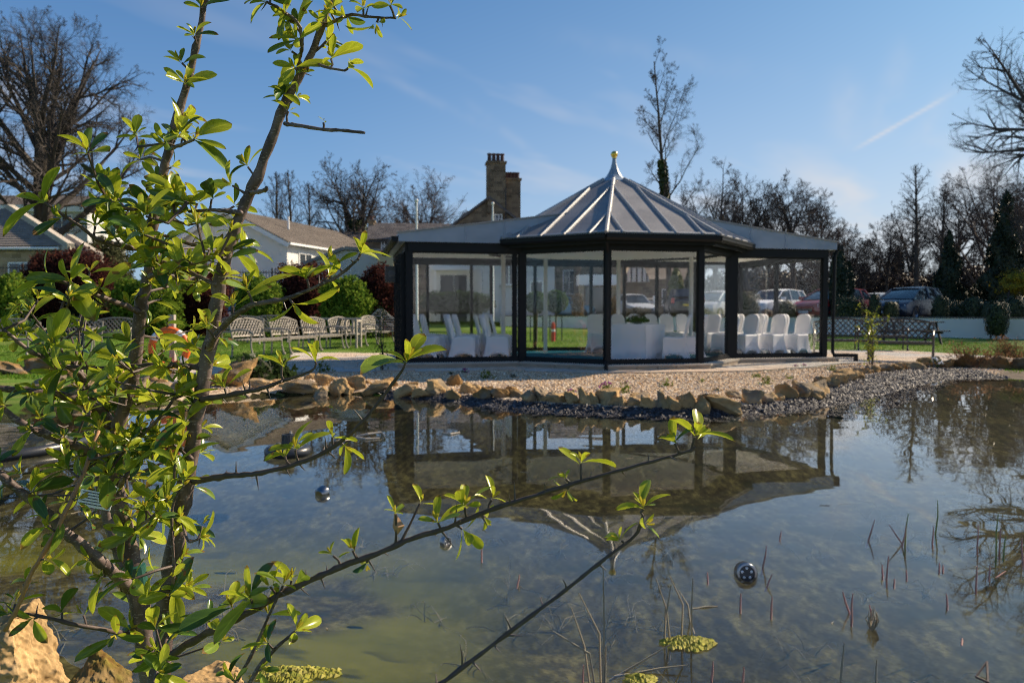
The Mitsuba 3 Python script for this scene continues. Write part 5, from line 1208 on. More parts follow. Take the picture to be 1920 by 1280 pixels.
bush('grey green slope of scrub between the outbuilding and the white terrace', (128, 215), 442, None, 56, 4, [[.09, .10, .05], [.07, .075, .04]], 160, 7000, .25, 'scrub', 'bushes', rough=.4)
# standard trees in the lawn behind the room
def lollipop(label, px, y0, y1, wpx, d, seed):
    rng = np.random.default_rng(seed); c = P(px, (y0 + y1) / 2, d); r = wpx / 2 * d / FPX; g = hz(c[0], c[1]); k = thing('standard_tree', label, 'tree', None)
    MB().tube([(c[0], c[1], g), (c[0] + .02, c[1], c[2])], .03, 7).put('trunk', 'trunk_bark', k); n = 2600; dd = unit(rng.normal(size=(n, 3)))
    p = c + dd * (r * (.45 + .6 * rng.random((n, 1)) ** .5)) * [1, 1, .9]; cc = np.array([[.05, .085, .02]]) * (.6 + 1.0 * rng.random((n, 1)))
    mb = MB(); leaves(mb, p, dd, .10, cc, rng, .6); mb.put('crown', 'foliage', k, kind='stuff')
    for sx in (-.22, .22): MB().tube([(c[0] + sx, c[1] - .1, g), (c[0] + sx, c[1] - .1, g + .95)], .022, 6).put('guard_post', 'black_metal', k)
    MB().tube([(c[0] - .22, c[1] - .1, g + .9), (c[0] + .22, c[1] - .1, g + .9)], .015, 5).put('guard_rail', 'black_metal', k)
lollipop('clipped round standard tree behind the left half of the bay pane', 1006, 546, 588, 44, 27.5, 161)
lollipop('clipped round standard tree with the red post at its foot', 1042, 544, 586, 46, 28.5, 162)
k = thing('red_post', 'short red marker post at the foot of a standard tree behind the bay', 'post'); b = P(1037, 632, 27.6); g = hz(b[0], b[1])
MB().lathe([(0, g), (.075, g), (.07, g + .6), (.05, g + .68), (0, g + .7)], (b[0], b[1], 0), 12).put('post', 'sign_red', k, smooth=40); MB().lathe([(.078, g + .36), (.078, g + .44)], (b[0], b[1], 0), 12).put('white_band', 'white_paint', k)

# ------------------------------------------------------------------ slim climbers and low plants round the room
def climber(label, px, ybase, d, ytop, cols, seed, name='young_shrub', n=260, leaf=.05, spread=.16, arms=7):
    rng = np.random.default_rng(seed); b = P(px, ybase, d); t = P(px, ytop, d); H = t[2] - b[2]; k = thing(name, label, 'shrub'); sb = MB(); cs = []
    for q in range(3):
        x, y = rng.normal(0, .03, 2); pts = [(b[0] + x, b[1] + y, b[2] - .05)] + [(b[0] + x + rng.normal(0, .03) + spread * .3 * t_ * rng.normal(), b[1] + y + rng.normal(0, .03), b[2] + H * t_) for t_ in (.3, .6, .85 + .15 * (q == 0))]
        sb.tube(pts, [.012, .010, .007, .004], 6); cs += [np.array(p_) for p_ in pts[1:]]
    stem = cs[:]
    for q in range(arms):
        p = stem[q % len(stem)] + [0, 0, rng.uniform(-.15, .1)]; a = rng.uniform(0, 6.28); L = spread * rng.uniform(.6, 1.5)
        e = p + np.array([math.cos(a) * L, math.sin(a) * L, L * rng.uniform(.1, .8)]); sb.tube([p, (p + e) / 2 + [0, 0, .03], e], [.006, .005, .003], 5); cs += [e, (p + e) / 2]
    sb.put('stem', 'twig_bark', k)
    cs = np.array(cs); c = np.concatenate([cs[rng.integers(0, len(cs), n // 2)] + rng.normal(0, .045, (n // 2, 3)), np.stack([rng.normal(b[0], spread * .35, n // 2), rng.normal(b[1], spread * .35, n // 2), b[2] + H * rng.random(n // 2) ** .8], -1)])
    cc = np.asarray(cols)[rng.integers(0, len(cols), len(c))] * (.7 + .6 * rng.random((len(c), 1))); mb = MB(); leaves(mb, c, rng.normal(size=(len(c), 3)) + [0, 0, .8], leaf, cc, rng, .55); mb.put('foliage', 'foliage', k, kind='stuff')
climber('slender young shrub with yellow green leaves in the gravel right of the garden room', 1633, 684, 16.2, 586, [[.20, .25, .03], [.28, .30, .05], [.13, .18, .03]], 171, n=420, leaf=.055, spread=.26, arms=10)
climber('thin dark climber on the gravel at the left corner of the garden room', 717, 700, 14.6, 574, [[.05, .08, .02], [.09, .12, .03]], 172, n=340, spread=.17)
def tuft(name, label, px, py, size, cols, seed, n=60, up=.9, flower=None, cat='plant', asp=.35):
    rng = np.random.default_rng(seed); g = G(px, py, .06); g[2] = hz(g[0], g[1]) + .01; k = thing(name, label, cat)
    d = unit(rng.normal(size=(n, 3)) + [0, 0, up]); d[:, 2] = np.abs(d[:, 2]); c = g + d * size * (.25 + .75 * rng.random((n, 1)))
    cc = np.asarray(cols)[rng.integers(0, len(cols), n)] * (.7 + .6 * rng.random((n, 1))); mb = MB(); leaves(mb, c, rng.normal(size=(n, 3)), size * .45, cc, rng, asp); mb.put('foliage', 'foliage', k, kind='stuff')
    if flower:
        m = 14; d = unit(rng.normal(size=(m, 3)) + [0, 0, 1.6]); fb = MB(); 
        for q in range(m):
            s = trimesh.creation.icosphere(1, size * .12); fb.add(s.vertices + g + d[q] * size * .95, s.faces)
        fb.put('blossom', flower, k, kind='stuff')
GN = [[.07, .11, .02], [.12, .16, .03], [.16, .20, .04]]
for q, (px, py, s, f, lab) in enumerate(((1137, 732, .12, 'petal_purple', 'purple flowering tuft in the gravel left of the yellow green one'), (1071, 741, .08, 'petal_purple', 'small purple flower in the gravel behind the edging, left of the bigger purple tuft'), (1175, 722, .06, 'petal_purple', 'tiny purple flower in the gravel near the path'), (1250, 726, .13, None, 'bright green tuft in the gravel in the middle of the bed'), (1170, 738, .15, None, 'yellow green low plant just behind the edging rocks'),
                                       (1288, 756, .09, None, 'green sprig beside the edging rocks in front of the bay'), (1437, 722, .14, None, 'rounded green plant in the gravel right of the path'), (1418, 710, .10, None, 'small green tuft near the end of the path'), (1480, 712, .09, None, 'pale green sprig in the gravel under the right wing'), (1343, 735, .08, None, 'dark green sprig in the middle of the gravel'), (1316, 718, .07, None, 'small green tuft between path and rocks'), (1560, 696, .11, None, 'green tuft in the gravel near the drain shoe'), (1492, 690, .07, 'petal_purple', 'purple flowers under the right wing, left pair'), (1507, 689, .07, 'petal_purple', 'purple flowers under the right wing, right pair'),
                                       (915, 711, .16, None, 'olive green plant in the shaded gravel before the left wing'), (872, 700, .09, 'petal_purple', 'dark purple flowering plant in the shaded gravel'), (846, 704, .08, None, 'dark sprig in the shaded gravel'), (962, 709, .08, None, 'dark tuft in the shaded gravel nearer the bay'), (608, 700, .22, None, 'grey green tuft where the patio meets the gravel'), (1720, 690, .16, None, 'dry straw coloured plant at the foot of the slender shrub'))):
    tuft('gravel_plant', lab, px, py, s, GN if 'dark' not in lab else [[.03, .05, .02], [.06, .05, .03]], 180 + q, 60, .9, f)
tuft('variegated_shrub', 'dark leaved shrub with pale rosettes behind the left rocks', 470, 716, .42, [[.03, .055, .02], [.05, .08, .03], [.16, .17, .13]], 210, 500, .8, None, 'shrub', .4)
tuft('variegated_shrub', 'second dark leaved shrub just right of the pale rosetted one', 522, 712, .34, [[.03, .055, .02], [.05, .08, .03]], 211, 360, .8, None, 'shrub', .4)
tuft('white_flower_plant', 'small plant with white flowers above the shingle on the right', 1752, 690, .20, [[.06, .09, .03], [.3, .3, .26]], 212, 140, .9, 'petal_white', 'plant')
for q, (px, py, s, lab) in enumerate(((1815, 690, .55, 'rusty brown dead perennial clump behind the right hand rocks'), (1868, 690, .40, 'brown dried plant in the right hand rocks, second clump'), (1888, 668, .55, 'tall brown seed heads near the right edge'), (1925, 690, .45, 'brown dead clump cut off by the right edge'))):
    rng = np.random.default_rng(220 + q); g = G(px, py, .06); g[2] = hz(g[0], g[1]); k = thing('dead_perennial', lab, 'plant'); n = 90
    d = unit(rng.normal(size=(n, 3)) * [.55, .55, .3] + [0, 0, 1]); L = s * (.5 + .6 * rng.random(n)); p0 = g + rng.normal(0, .08 * s / .4, (n, 3)) * [1, 1, 0]; p1 = p0 + d * L[:, None]
    mb = MB(); segments(mb, p0, p1, np.full(n, .005), np.full(n, .003)); mb.put('stems', mat_once('dead_stem', (.15, .085, .05)), k, kind='stuff')
    mb = MB(); m = n * 5; c = np.repeat(p1, 5, 0) + rng.normal(0, .035, (m, 3)) - d.repeat(5, 0) * rng.random((m, 1)) * .2; leaves(mb, c, rng.normal(size=(m, 3)), .05, np.array([[.18, .10, .055]]) * (.6 + .8 * rng.random((m, 1))), rng, .5); mb.put('dry_leaves', 'foliage', k, kind='stuff')
# ------------------------------------------------------------------ benches
def lattice_bench(label, at, ang, m, w=1.3, group=None):
    """cast metal bench: arched lattice back, slatted seat, curled arms; it faces +y of its own frame; origin between the back feet"""
    k = thing('lattice_bench', label, 'bench', group); fr = rot(ang); o = np.asarray(at, float); q = lambda x, y, z: o + np.array([x, y, z]) @ fr
    h = w / 2
    for s in (-1, 1):
        MB().tube([q(s * h, -.03, 0), q(s * h, .0, .42), q(s * h, -.09, .84)], [.024, .022, .020], 7).put('back_leg', m, k, smooth=40)
        MB().tube([q(s * h, .56, 0), q(s * h, .50, .25), q(s * h, .50, .60)], [.026, .021, .019], 7).put('front_leg', m, k, smooth=40)
        b = trimesh.creation.icosphere(1, .036); put('foot', mikit.ply((b.vertices + q(s * h, .57, .03), b.faces), m, smooth=True), k)
        MB().tube([q(s * h, -.05, .64), q(s * h, .2, .67), q(s * h, .46, .64), q(s * h, .56, .58), q(s * h, .55, .52)], .022, 7).put('armrest', m, k, smooth=40)
    for y in np.linspace(.03, .50, 6): MB().box((-h, y - .032, .415), (h, y + .032, .435), fr, o).put('seat_slat', m, k)
    MB().box((-h, .49, .38), (h, .515, .414), fr, o).box((-h, -.005, .38), (h, .015, .414), fr, o).put('seat_rail', m, k)
    top = lambda x: .84 + .10 * (1 - (x / h) ** 2)
    yb = lambda z: -.02 - .07 * (z - .46) / .4
    xs = np.linspace(-h, h, 13); MB().tube([q(x, yb(top(x)), top(x)) for x in xs], .022, 7).put('top_rail', m, k, smooth=40)
    MB().tube([q(-h, yb(.50), .50), q(h, yb(.50), .50)], .016, 6).put('lower_rail', m, k, smooth=40)
    lb = MB(); st = .125
    for sg in (-1, 1):
        x = -h - .5
        while x < h + .5:
            pts = []
            for z in np.linspace(.50, .95, 12):
                xx = x + sg * (z - .5) * .95
                if abs(xx) < h and z < top(xx): pts.append(q(xx, yb(z) + .004 * sg, z))
            if len(pts) > 1: lb.tube(pts, .0125, 4)
            x += st
    lb.put('lattice', m, k, kind='stuff')
    return k
rd = unit(np.array([-5.1 + 6.3, 24.9 - 20.3, 0])); ROWA = math.atan2(rd[1], rd[0])          # the row of benches runs away from the pond
for q, (t, lab) in enumerate(((-1.72, 'nearest the pond'), (0, 'second from the pond'), (1.6, 'third from the pond'), (3.2, 'fourth from the pond'), (5.35, 'farthest from the pond'))):
    c = np.array([-6.32, 20.2, 0]) + rd * (t + .70); c[2] = .105 if t < 4 else hz(c[0], c[1])
    lattice_bench(f'pale metal lattice bench along the patio, {lab}', c, ROWA + math.pi, 'bench_bronze', 1.36, 'lattice benches along the patio')
for q, (px, py, an, lab) in enumerate(((455, 636, .1, 'left one of the two benches across the lawn before the laurel'), (508, 634, .1, 'right one of the two benches across the lawn before the laurel'), (24, 650, .05, 'bench cut off by the left edge on the lawn'), (146, 646, 0, 'bench before the dark shrub on the left lawn'), (218, 643, 0, 'bench right of the one before the dark shrub on the left lawn'))):
    c = G(px, py, .28); c[2] = hz(c[0], c[1])
    lattice_bench(f'pale metal lattice {lab}', c, math.pi + an, 'bench_bronze', 1.35, 'lattice benches across the lawn')
for (px, py, an, lab) in ((1578, 668, math.radians(160), 'dark metal lattice bench beside the right end of the garden room'), (1690, 674, math.radians(150), 'dark metal lattice bench on the right patio behind the slender shrub'), (1648, 655, math.radians(165), 'dark metal lattice bench between the slender shrub and the picnic table')):
    c = G(px, py, .10); c[2] = max(.1, hz(c[0], c[1])); lattice_bench(lab, c, an, 'bench_dark', 1.3)
# curved wooden seat and the bench with the humped back
k = thing('curved_seat', 'pale weathered teak seat with a flat curved back before the laurel', 'bench'); c = G(634, 640, .28); c[2] = hz(c[0], c[1]); fr = rot(math.pi - .1)
for x in np.linspace(-.72, .72, 7): MB().box((x - .03, -.05, 0 if abs(x) > .7 else .42), (x + .03, .02, .86), fr, c).put('upright', 'old_teak', k)
MB().box((-.78, -.06, .861), (.78, .04, .92), fr, c).put('top_rail', 'old_teak', k); MB().box((-.74, -.03, .60), (.74, .0, .64), fr, c).put('mid_rail', 'old_teak', k)
for s in (-1, 1): MB().box((s * .75 - .03, .03, .80), (s * .75 + .03, .55, .86), fr, c).box((s * .75 - .03, .49, 0), (s * .75 + .03, .55, .80), fr, c).put('arm', 'old_teak', k)
for y in np.linspace(.06, .5, 5): MB().box((-.72, y - .04, .40), (.72, y + .04, .43), fr, c).put('seat_slat', 'old_teak', k)
k = thing('hump_backed_bench', 'pale wooden bench with a tall humped slat back beside the copper hedge', 'bench'); c = G(714, 636, .25); c[2] = hz(c[0], c[1]); fr = rot(math.pi + .05)
hump = lambda x: .80 + .36 * math.exp(-(x / .30) ** 2)
pts = [c + np.array([x, -.02, hump(x)]) @ fr for x in np.linspace(-.75, .75, 21)]; MB().tube(pts, .04, 6).put('top_rail', 'old_teak', k, smooth=40)
for z in np.arange(.50, 1.12, .085):
    xw = .74 if z < .80 else .30 * math.sqrt(max(0, math.log(.36 / max(z - .80, 1e-3)))) if z < 1.15 else 0
    if xw > .06: MB().box((-xw, -.035, z - .018), (xw, -.005, z + .018), fr, c).put('back_slat', 'old_teak', k)
for x in (-.75, 0, .75): MB().box((x - .035, -.06, 0 if x else .4), (x + .035, .0, hump(x) - .02), fr, c).put('upright', 'old_teak', k)
for s in (-1, 1): MB().box((s * .75 - .035, .44, 0), (s * .75 + .035, .51, .62), fr, c).box((s * .75 - .04, -.03, .621), (s * .75 + .04, .54, .665), fr, c).put('arm', 'old_teak', k)
for y in np.linspace(.06, .48, 5): MB().box((-.71, y - .04, .40), (.71, y + .04, .43), fr, c).put('seat_slat', 'old_teak', k)
k = thing('picnic_table', 'dark wooden picnic table on the lawn in front of the white wall', 'table'); c = G(1706, 640, .2); c[2] = hz(c[0], c[1]); fr = rot(-.08)
for y in np.linspace(-.32, .32, 5): MB().box((-.95, y - .07, .72), (.95, y + .07, .755), fr, c).put('top_board', 'dark_wood', k)
for s in (-1, 1):
    for y in (s * .62, s * .75): MB().box((-.95, y - .06, .43), (.95, y + .06, .46), fr, c).put('seat_board', 'dark_wood', k)
    x = s * .7; MB().box((x - .03, -.78, .35), (x + .03, .78, .425), fr, c).put('cross_beam', 'dark_wood', k)
    for t in (-1, 1): MB().tube([c + np.array([x + .05, t * .62, 0]) @ fr, c + np.array([x + .05, t * .2, .71]) @ fr], .045, 4).put('leg', 'dark_wood', k)
k = thing('boot_scraper', 'small dark wedge leaning at the foot of the white wall', 'wedge'); c = G(1840, 634, .17); c[2] = hz(c[0], c[1])
MB().prism([(-.25, 0), (.25, 0), (-.05, .30), (-.18, .34)], c, np.array([1, 0, 0.]), Z, np.array([0, .16, 0])).put('board', 'plastic_black', k)

# ------------------------------------------------------------------ life buoy on its post
k = thing('life_buoy', 'orange and white life buoy on a post at the left bank behind the firethorn', 'life buoy'); c = P(322, 652, 11.6); R, r = .265, .055
for q in range(8):
    a0, a1 = q * math.pi / 4 - .3, (q + 1) * math.pi / 4 - .3
    if q % 2: a0, a1 = a0 + .22, a1 - .22
    else: a0, a1 = a0 - .22, a1 + .22
    pts = [c + np.array([R * math.cos(a), -.08, R * math.sin(a)]) for a in np.linspace(a0, a1, 9)]
    MB().tube(pts, r, 12).put('float' if q % 2 == 0 else 'white_band', 'buoy_orange' if q % 2 == 0 else 'plastic_white', k, smooth=50)
PO = thing('life_buoy_post', 'grey timber post with a small white notice under the life buoy', 'post'); g = hz(c[0], c[1])
MB().box((-.04, .0, min(g, 0) - .1), (.04, .07, c[2] + .50), None, (c[0], c[1], 0)).put('post', 'old_teak', PO)
MB().box((-.13, -.02, c[2] - .80), (.13, -.003, c[2] - .48), None, (c[0] + .10, c[1], 0)).put('notice', 'plastic_white', PO); MB().tube([c + [0, .02, .33], c + [0, -.1, .33], c + [0, -.16, .38]], .012, 6).put('hook', 'black_metal', PO)

# ------------------------------------------------------------------ on the pond
k = thing('pond_skimmer', 'black floating pond skimmer with a round float ring and a ribbed central cap', 'skimmer'); c = G(540, 850, 0.0); sc = .46
ring = [c + np.array([.33 * math.cos(a), .33 * math.sin(a), .05]) * sc for a in np.linspace(0, 2 * math.pi, 33)]
MB().tube(ring, .095 * sc, 14, False).put('float_ring', 'plastic_black', k, smooth=60)
def sl(prof): return [(r * sc, z * sc) for r, z in prof]
MB().lathe(sl([(.30, .02), (.30, .11), (.20, .16), (.13, .18), (.12, .12)]), c, 26).put('deck', 'plastic_grey', k, smooth=40)
MB().lathe(sl([(0, .10), (.115, .10), (.10, .36), (.085, .365), (.08, .33), (0, .33)]), c, 22).put('cap', 'plastic_black', k, smooth=35)
for q in range(14):
    a = q * 2 * math.pi / 14; d = np.array([math.cos(a), math.sin(a), 0]); MB().tube([c + (d * .116 + [0, 0, .14]) * sc, c + (d * .102 + [0, 0, .35]) * sc], .008 * sc, 4).put('rib', 'plastic_black', f'{k}__cap')
for q in range(3):
    a = q * 2.094 + .5; d = np.array([math.cos(a), math.sin(a), 0]); MB().lathe(sl([(0, .0), (.045, 0), (.045, .05), (.03, .06), (0, .06)]), c + (d * .25 + [0, 0, .12]) * sc, 12).put('knob', 'plastic_grey', k, smooth=35)
k = thing('pond_hose', 'black ribbed hose lying across the water at the left bank', 'hose')
MB().tube([G(-60, 862, .01), G(0, 858, .02), G(60, 848, .03), G(118, 838, .035), G(170, 826, .02), G(210, 815, -.06)], .045, 10).put('hose', 'plastic_black', k, smooth=60)
def float_lamp(label, px, py, rad, tilt, leds, turn=0.0):
    """a floating pond lamp: metal drum lying tilted in the water, LED face on one end"""
    k = thing('floating_lamp', label, 'lamp'); c = G(px, py, 0.0) + [0, 0, rad * .25]; ax = unit(np.array([math.sin(turn), -math.cos(turn) * math.cos(tilt), math.sin(tilt)]))
    MB().lathe([(0, -rad * .9), (rad * .7, -rad * .85), (rad, -rad * .5), (rad * 1.02, rad * .35), (rad * .92, rad * .5), (rad * .74, rad * .52), (rad * .74, rad * .40), (0, rad * .40)], c, 24, ax).put('housing', 'chrome', k, smooth=40)
    fc = MB().lathe([(0, rad * .41), (rad * .735, rad * .41)], c, 24, ax).put('face', 'plastic_black', k)
    x = unit(np.cross(ax, [0, 0, 1.0])); y = np.cross(x, ax)
    for q in range(leds):
        a = q * 2 * math.pi / leds + math.pi / 2; p = c + ax * rad * .42 + (x * math.cos(a) + y * math.sin(a)) * rad * .47
        MB().lathe([(0, .004), (rad * .14, 0), (rad * .14, -.002)], p, 10, ax).put('led', 'lamp_clear', k, smooth=40)
    return k
float_lamp('floating pond lamp with a ring of five white LEDs facing the bank', 1398, 1078, .048, .18, 5)
float_lamp('shiny round floating pond lamp in open water left of the reflected roof', 605, 926, .044, .3, 0, 2.7)
float_lamp('small silver floating pond lamp half hidden behind the long thorny branch', 836, 1018, .030, .2, 5, .8)
# a forked twig afloat and a floating frame
k = thing('driftwood_twig', 'bare forked twig floating right of the pond skimmer', 'twig')
MB().tube([G(668, 818, .006), G(690, 813, .03), G(715, 810, .035), G(722, 816, .006)], [.012, .011, .009, .006], 6).tube([G(668, 820, .006), G(685, 822, .012), G(712, 821, .006)], [.012, .009, .005], 6).put('stick', 'old_teak', k)
k = thing('driftwood_twig', 'short stick floating in the reflected left wing', 'twig'); MB().tube([G(830, 812, .004), G(845, 813, .010), G(862, 810, .006)], [.008, .009, .006], 6).put('stick', 'old_teak', k)
k = thing('wire_triangle', 'small dark triangle of bent stem standing in the water at the lower right', 'stem'); g = [G(1830, 1268, .0), G(1852, 1278, .0), G(1850, 1256, .0)]
MB().tube([g[0], g[1]], .004, 6).tube([g[1], g[2] + [0, 0, .03]], .004, 6).tube([g[2] + [0, 0, .03], g[0]], .0035, 6).put('stem', 'shrub_twig', k)
# reeds: each upright stem stands in the water where the photograph shows it
def reed(px, yb, pxt, yt, m, label, r=.0045, bend=0.0, name='reed_stem', group=None):
    b = G(px, yb, 0.0); top = P(pxt, yt, b[1] + .02); dep = b - (top - b) * .35; dep[2] = max(dep[2], hz(b[0], b[1]) - .02); k = thing(name, label, 'reed', group)
    rg_ = np.random.default_rng(int(px * 7 + yb)); ln = np.linalg.norm(top - b); bend = bend + rg_.normal(0, .018) * ln; mid = (b + top) / 2 + np.array([bend, rg_.normal(0, .02) * ln, abs(bend) * .3]); MB().tube([dep, b, mid, top], [r * 1.1, r, r * .9, r * .45], 6).put('stem', m, k, smooth=60)
REEDS = [(1628, 1013, 1640, 974, 'reed_red', 0), (1692, 1020, 1667, 983, 'reed_red', 0), (1697, 1022, 1703, 962, 'reed_green', 0), (1691, 1024, 1699, 985, 'reed_red', 0), (1754, 1000, 1758, 937, 'reed_green', 0), (1748, 1018, 1750, 986, 'reed_red', 0), (1832, 1026, 1834, 982, 'reed_red', 0), (1868, 1036, 1872, 962, 'reed_green', 0), (1874, 1034, 1876, 990, 'reed_red', 0), (1882, 1040, 1886, 1004, 'reed_green', 0), (1830, 1100, 1832, 1060, 'reed_red', 0), (1854, 1082, 1856, 1060, 'reed_red', 0), (1872, 1080, 1886, 1070, 'reed_red', 0), (1918, 1052, 1916, 1008, 'reed_red', 0),
         (1655, 1080, 1654, 1058, 'reed_red', 0), (1662, 1086, 1666, 1042, 'reed_red', 0), (1700, 1084, 1699, 1068, 'reed_red', 0), (1676, 1098, 1677, 1084, 'reed_red', 0), (1761, 1070, 1761, 1054, 'reed_red', 0), (1768, 1070, 1768, 1058, 'reed_red', 0), (1462, 1010, 1465, 995, 'reed_red', 0), (1430, 1064, 1437, 1022, 'reed_red', 0), (1438, 1100, 1448, 1076, 'reed_red', 0), (1388, 1140, 1389, 1112, 'reed_red', 0), (1446, 1150, 1448, 1118, 'reed_red', 0), (1593, 1150, 1580, 1108, 'reed_red', 0), (1597, 1158, 1599, 1112, 'reed_red', 0), (1636, 1158, 1630, 1133, 'reed_red', 0), (1776, 1136, 1774, 1112, 'reed_red', 0), (1803, 1206, 1804, 1195, 'reed_red', 0),
         (1392, 1290, 1395, 1250, 'reed_red', 0), (1334, 1275, 1337, 1239, 'reed_red', 0), (970, 1096, 974, 1076, 'reed_red', 0), (903, 1045, 902, 1018, 'reed_red', 0), (1092, 1300, 1094, 1246, 'reed_red', 0), (1327, 1090, 1326, 1072, 'reed_red', 0),
         (1246, 1200, 1230, 1084, 'reed_dry', .02), (1256, 1200, 1258, 1096, 'reed_dry', -.01), (1278, 1196, 1256, 1080, 'reed_dry', .03), (1297, 1194, 1299, 1082, 'reed_dry', 0), (1294, 1166, 1272, 1105, 'reed_dry', .01), (1308, 1140, 1346, 1136, 'reed_dry', -.01), (1126, 1276, 1086, 1112, 'reed_dry', .03), (1130, 1290, 1131, 1064, 'reed_dry', .0), (1116, 1290, 1036, 1182, 'reed_dry', .05), (1106, 1286, 1071, 1138, 'reed_dry', .02), (1134, 1290, 1136, 1210, 'reed_dry', 0),
         (1575, 1290, 1583, 1204, 'reed_dry', 0), (1642, 1290, 1644, 1236, 'reed_dry', 0), (1188, 1262, 1290, 1246, 'reed_dry', 0), (1172, 1258, 1256, 1208, 'reed_dry', 0)]
for q, (px, yb, pt, yt, m, bd) in enumerate(REEDS):
    kindn = {'reed_red': 'reddish', 'reed_green': 'green', 'reed_dry': 'dry straw coloured'}[m]
    rank = sorted(r_[0] for r_ in REEDS if r_[4] == m).index(px) + 1
    reed(px, yb, pt, yt, m, f'{kindn} reed stem standing in the pond, {ordinal(rank)} of this colour from the left', .0042 if m != 'reed_dry' else .0038, bd, group=f'{kindn} reed stems')
k = thing('withered_bulb', 'brown withered plant tuft with curled leaves standing in the water at the right', 'plant'); c = G(1634, 1178, .0); mb = MB(); rg = np.random.default_rng(77)
for q in range(22):
    a = rg.uniform(0, 6.28); hgt = rg.uniform(.04, .10); w = rg.uniform(.008, .030); pts = [c + [.003 * math.cos(a), .003 * math.sin(a), -.01]] + [c + np.array([w * math.sin(math.pi * t * rg.uniform(.6, 1.0)) * math.cos(a), w * math.sin(math.pi * t) * math.sin(a), hgt * t]) + rg.normal(0, .003, 3) for t in (.3, .6, 1.0)]; mb.tube(pts, [.0015, .0026, .002, .0006], 4)
mb.put('leaves', 'reed_dry', k)
# floating blanket weed
def algae(label, px, py, w, d, seed, n=900):
    rng = np.random.default_rng(seed); c = G(px, py, 0.0); k = thing('blanket_weed', label, 'algae'); r = rng.random(n) ** .75; a = rng.uniform(0, 6.28, n); ed = .25 + 1.5 * meshkit.fbm(np.stack([np.cos(a) * 2.2 + seed, np.sin(a) * 2.2, r * 1.5], -1), 4)
    p = c + np.stack([w * r * ed * np.cos(a), d * r * ed * np.sin(a), .003 + .02 * (1 - r) * rng.random(n)], -1); s = .004 + .009 * rng.random((n, 1, 1)); v = OCT[None] * s * [1.3, 1.3, .6] + p[:, None]
    cc = np.array([[.30, .28, .04], [.20, .21, .03], [.38, .34, .08]])[rng.integers(0, 3, n)] * (.6 + .6 * rng.random((n, 1))); MB().add(v.reshape(-1, 3), (OCF[None] + (np.arange(n) * 6)[:, None, None]).reshape(-1, 3), np.repeat(cc, 6, 0)).put('mat', 'algae', k, kind='stuff')
algae('yellow green blanket weed floating at the foot of the dry reeds', 1296, 1207, .085, .055, 301)
algae('yellow green blanket weed at the bottom edge near the straw stems', 1200, 1276, .05, .035, 302, 500)
algae('bright yellow green blanket weed near the bottom edge right of the firethorn foot', 552, 1264, .13, .05, 303, 900)
# dead stems and weeds under the surface: nobody could count them
rng = np.random.default_rng(90); cl = scatter(POND.intersection(Polygon([(-2.5, 2), (9, 2), (9, 6.6), (-1, 5.6)])), 170, rng); per = 8; n = len(cl) * per
pp = np.repeat(cl, per, 0) + rng.normal(0, .035, (n, 2)); zb = height(pp[:, 0], pp[:, 1]); d = unit(rng.normal(size=(n, 3)) * [.8, .8, .3] + [0, 0, .7]); L = (.05 + .16 * rng.random(n)) * np.repeat(.5 + rng.random(len(cl)), per)
mb = MB(); p0 = np.column_stack([pp, zb]); r = .0026
for q in range(4):
    d = unit(d + rng.normal(size=(n, 3)) * .28 + np.array([0, 0, -.30 * q])); p1 = p0 + d * (L / 2.6)[:, None]; p1[:, 2] = np.clip(p1[:, 2], zb + .004, -.010)
    segments(mb, p0, p1, np.full(n, r), np.full(n, r * .78)); p0 = p1; r *= .78
mb.put('sunken_weed', 'weed_dead', kind='stuff', label='pale dead stems and weed lying under the water in the near half of the pond')
rng = np.random.default_rng(91); n = 130; pp = scatter(POND.intersection(Polygon([(-4, 2), (9, 2), (11, 11), (-6, 9)])), n, rng); a = rng.uniform(0, 3.14, n); L = .008 + .035 * rng.random(n) ** 2
d = np.stack([np.cos(a), np.sin(a), a * 0], -1) * L[:, None]; c = np.column_stack([pp, np.full(n, .003)]); mb = MB(); segments(mb, c - d, c + d, np.full(n, .0022), np.full(n, .0016)); mb.put('floating_bits', 'reed_dry', kind='stuff', label='scattered bits of straw floating on the pond')
# bird
k = thing('flying_bird', 'dark bird flying with raised wing just behind the upper left leaves', 'bird'); c = P(172, 330, 24.0); s = 24 / FPX
MB().tube([c + np.array([-8, 0, 2]) * s, c + np.array([0, 0, 0]) * s, c + np.array([14, 0, 2]) * s, c + np.array([24, 0, 1]) * s, c + np.array([30, 0, 3]) * s], [.02, .07, .10, .06, .015], 8).put('body', 'plastic_black', k, smooth=60)
for sg in (-1, 1):
    pts = [(6, 0), (16, 2), (4, 16), (-6, 26), (-14, 24), (-8, 12)]
    v = [c + np.array([x, sg * (.02 / s + y * .55), y * .75]) * s for x, y in pts]; MB().add(np.array(v + [p + np.array([0, 0, .02]) for p in v]), [[0, 1, 2, 5], [2, 3, 4, 5], [6, 11, 8, 7], [8, 11, 10, 9]] + [[q, 6 + q, 6 + (q + 1) % 6, (q + 1) % 6] for q in range(6)]).put('wing', 'plastic_black', k)
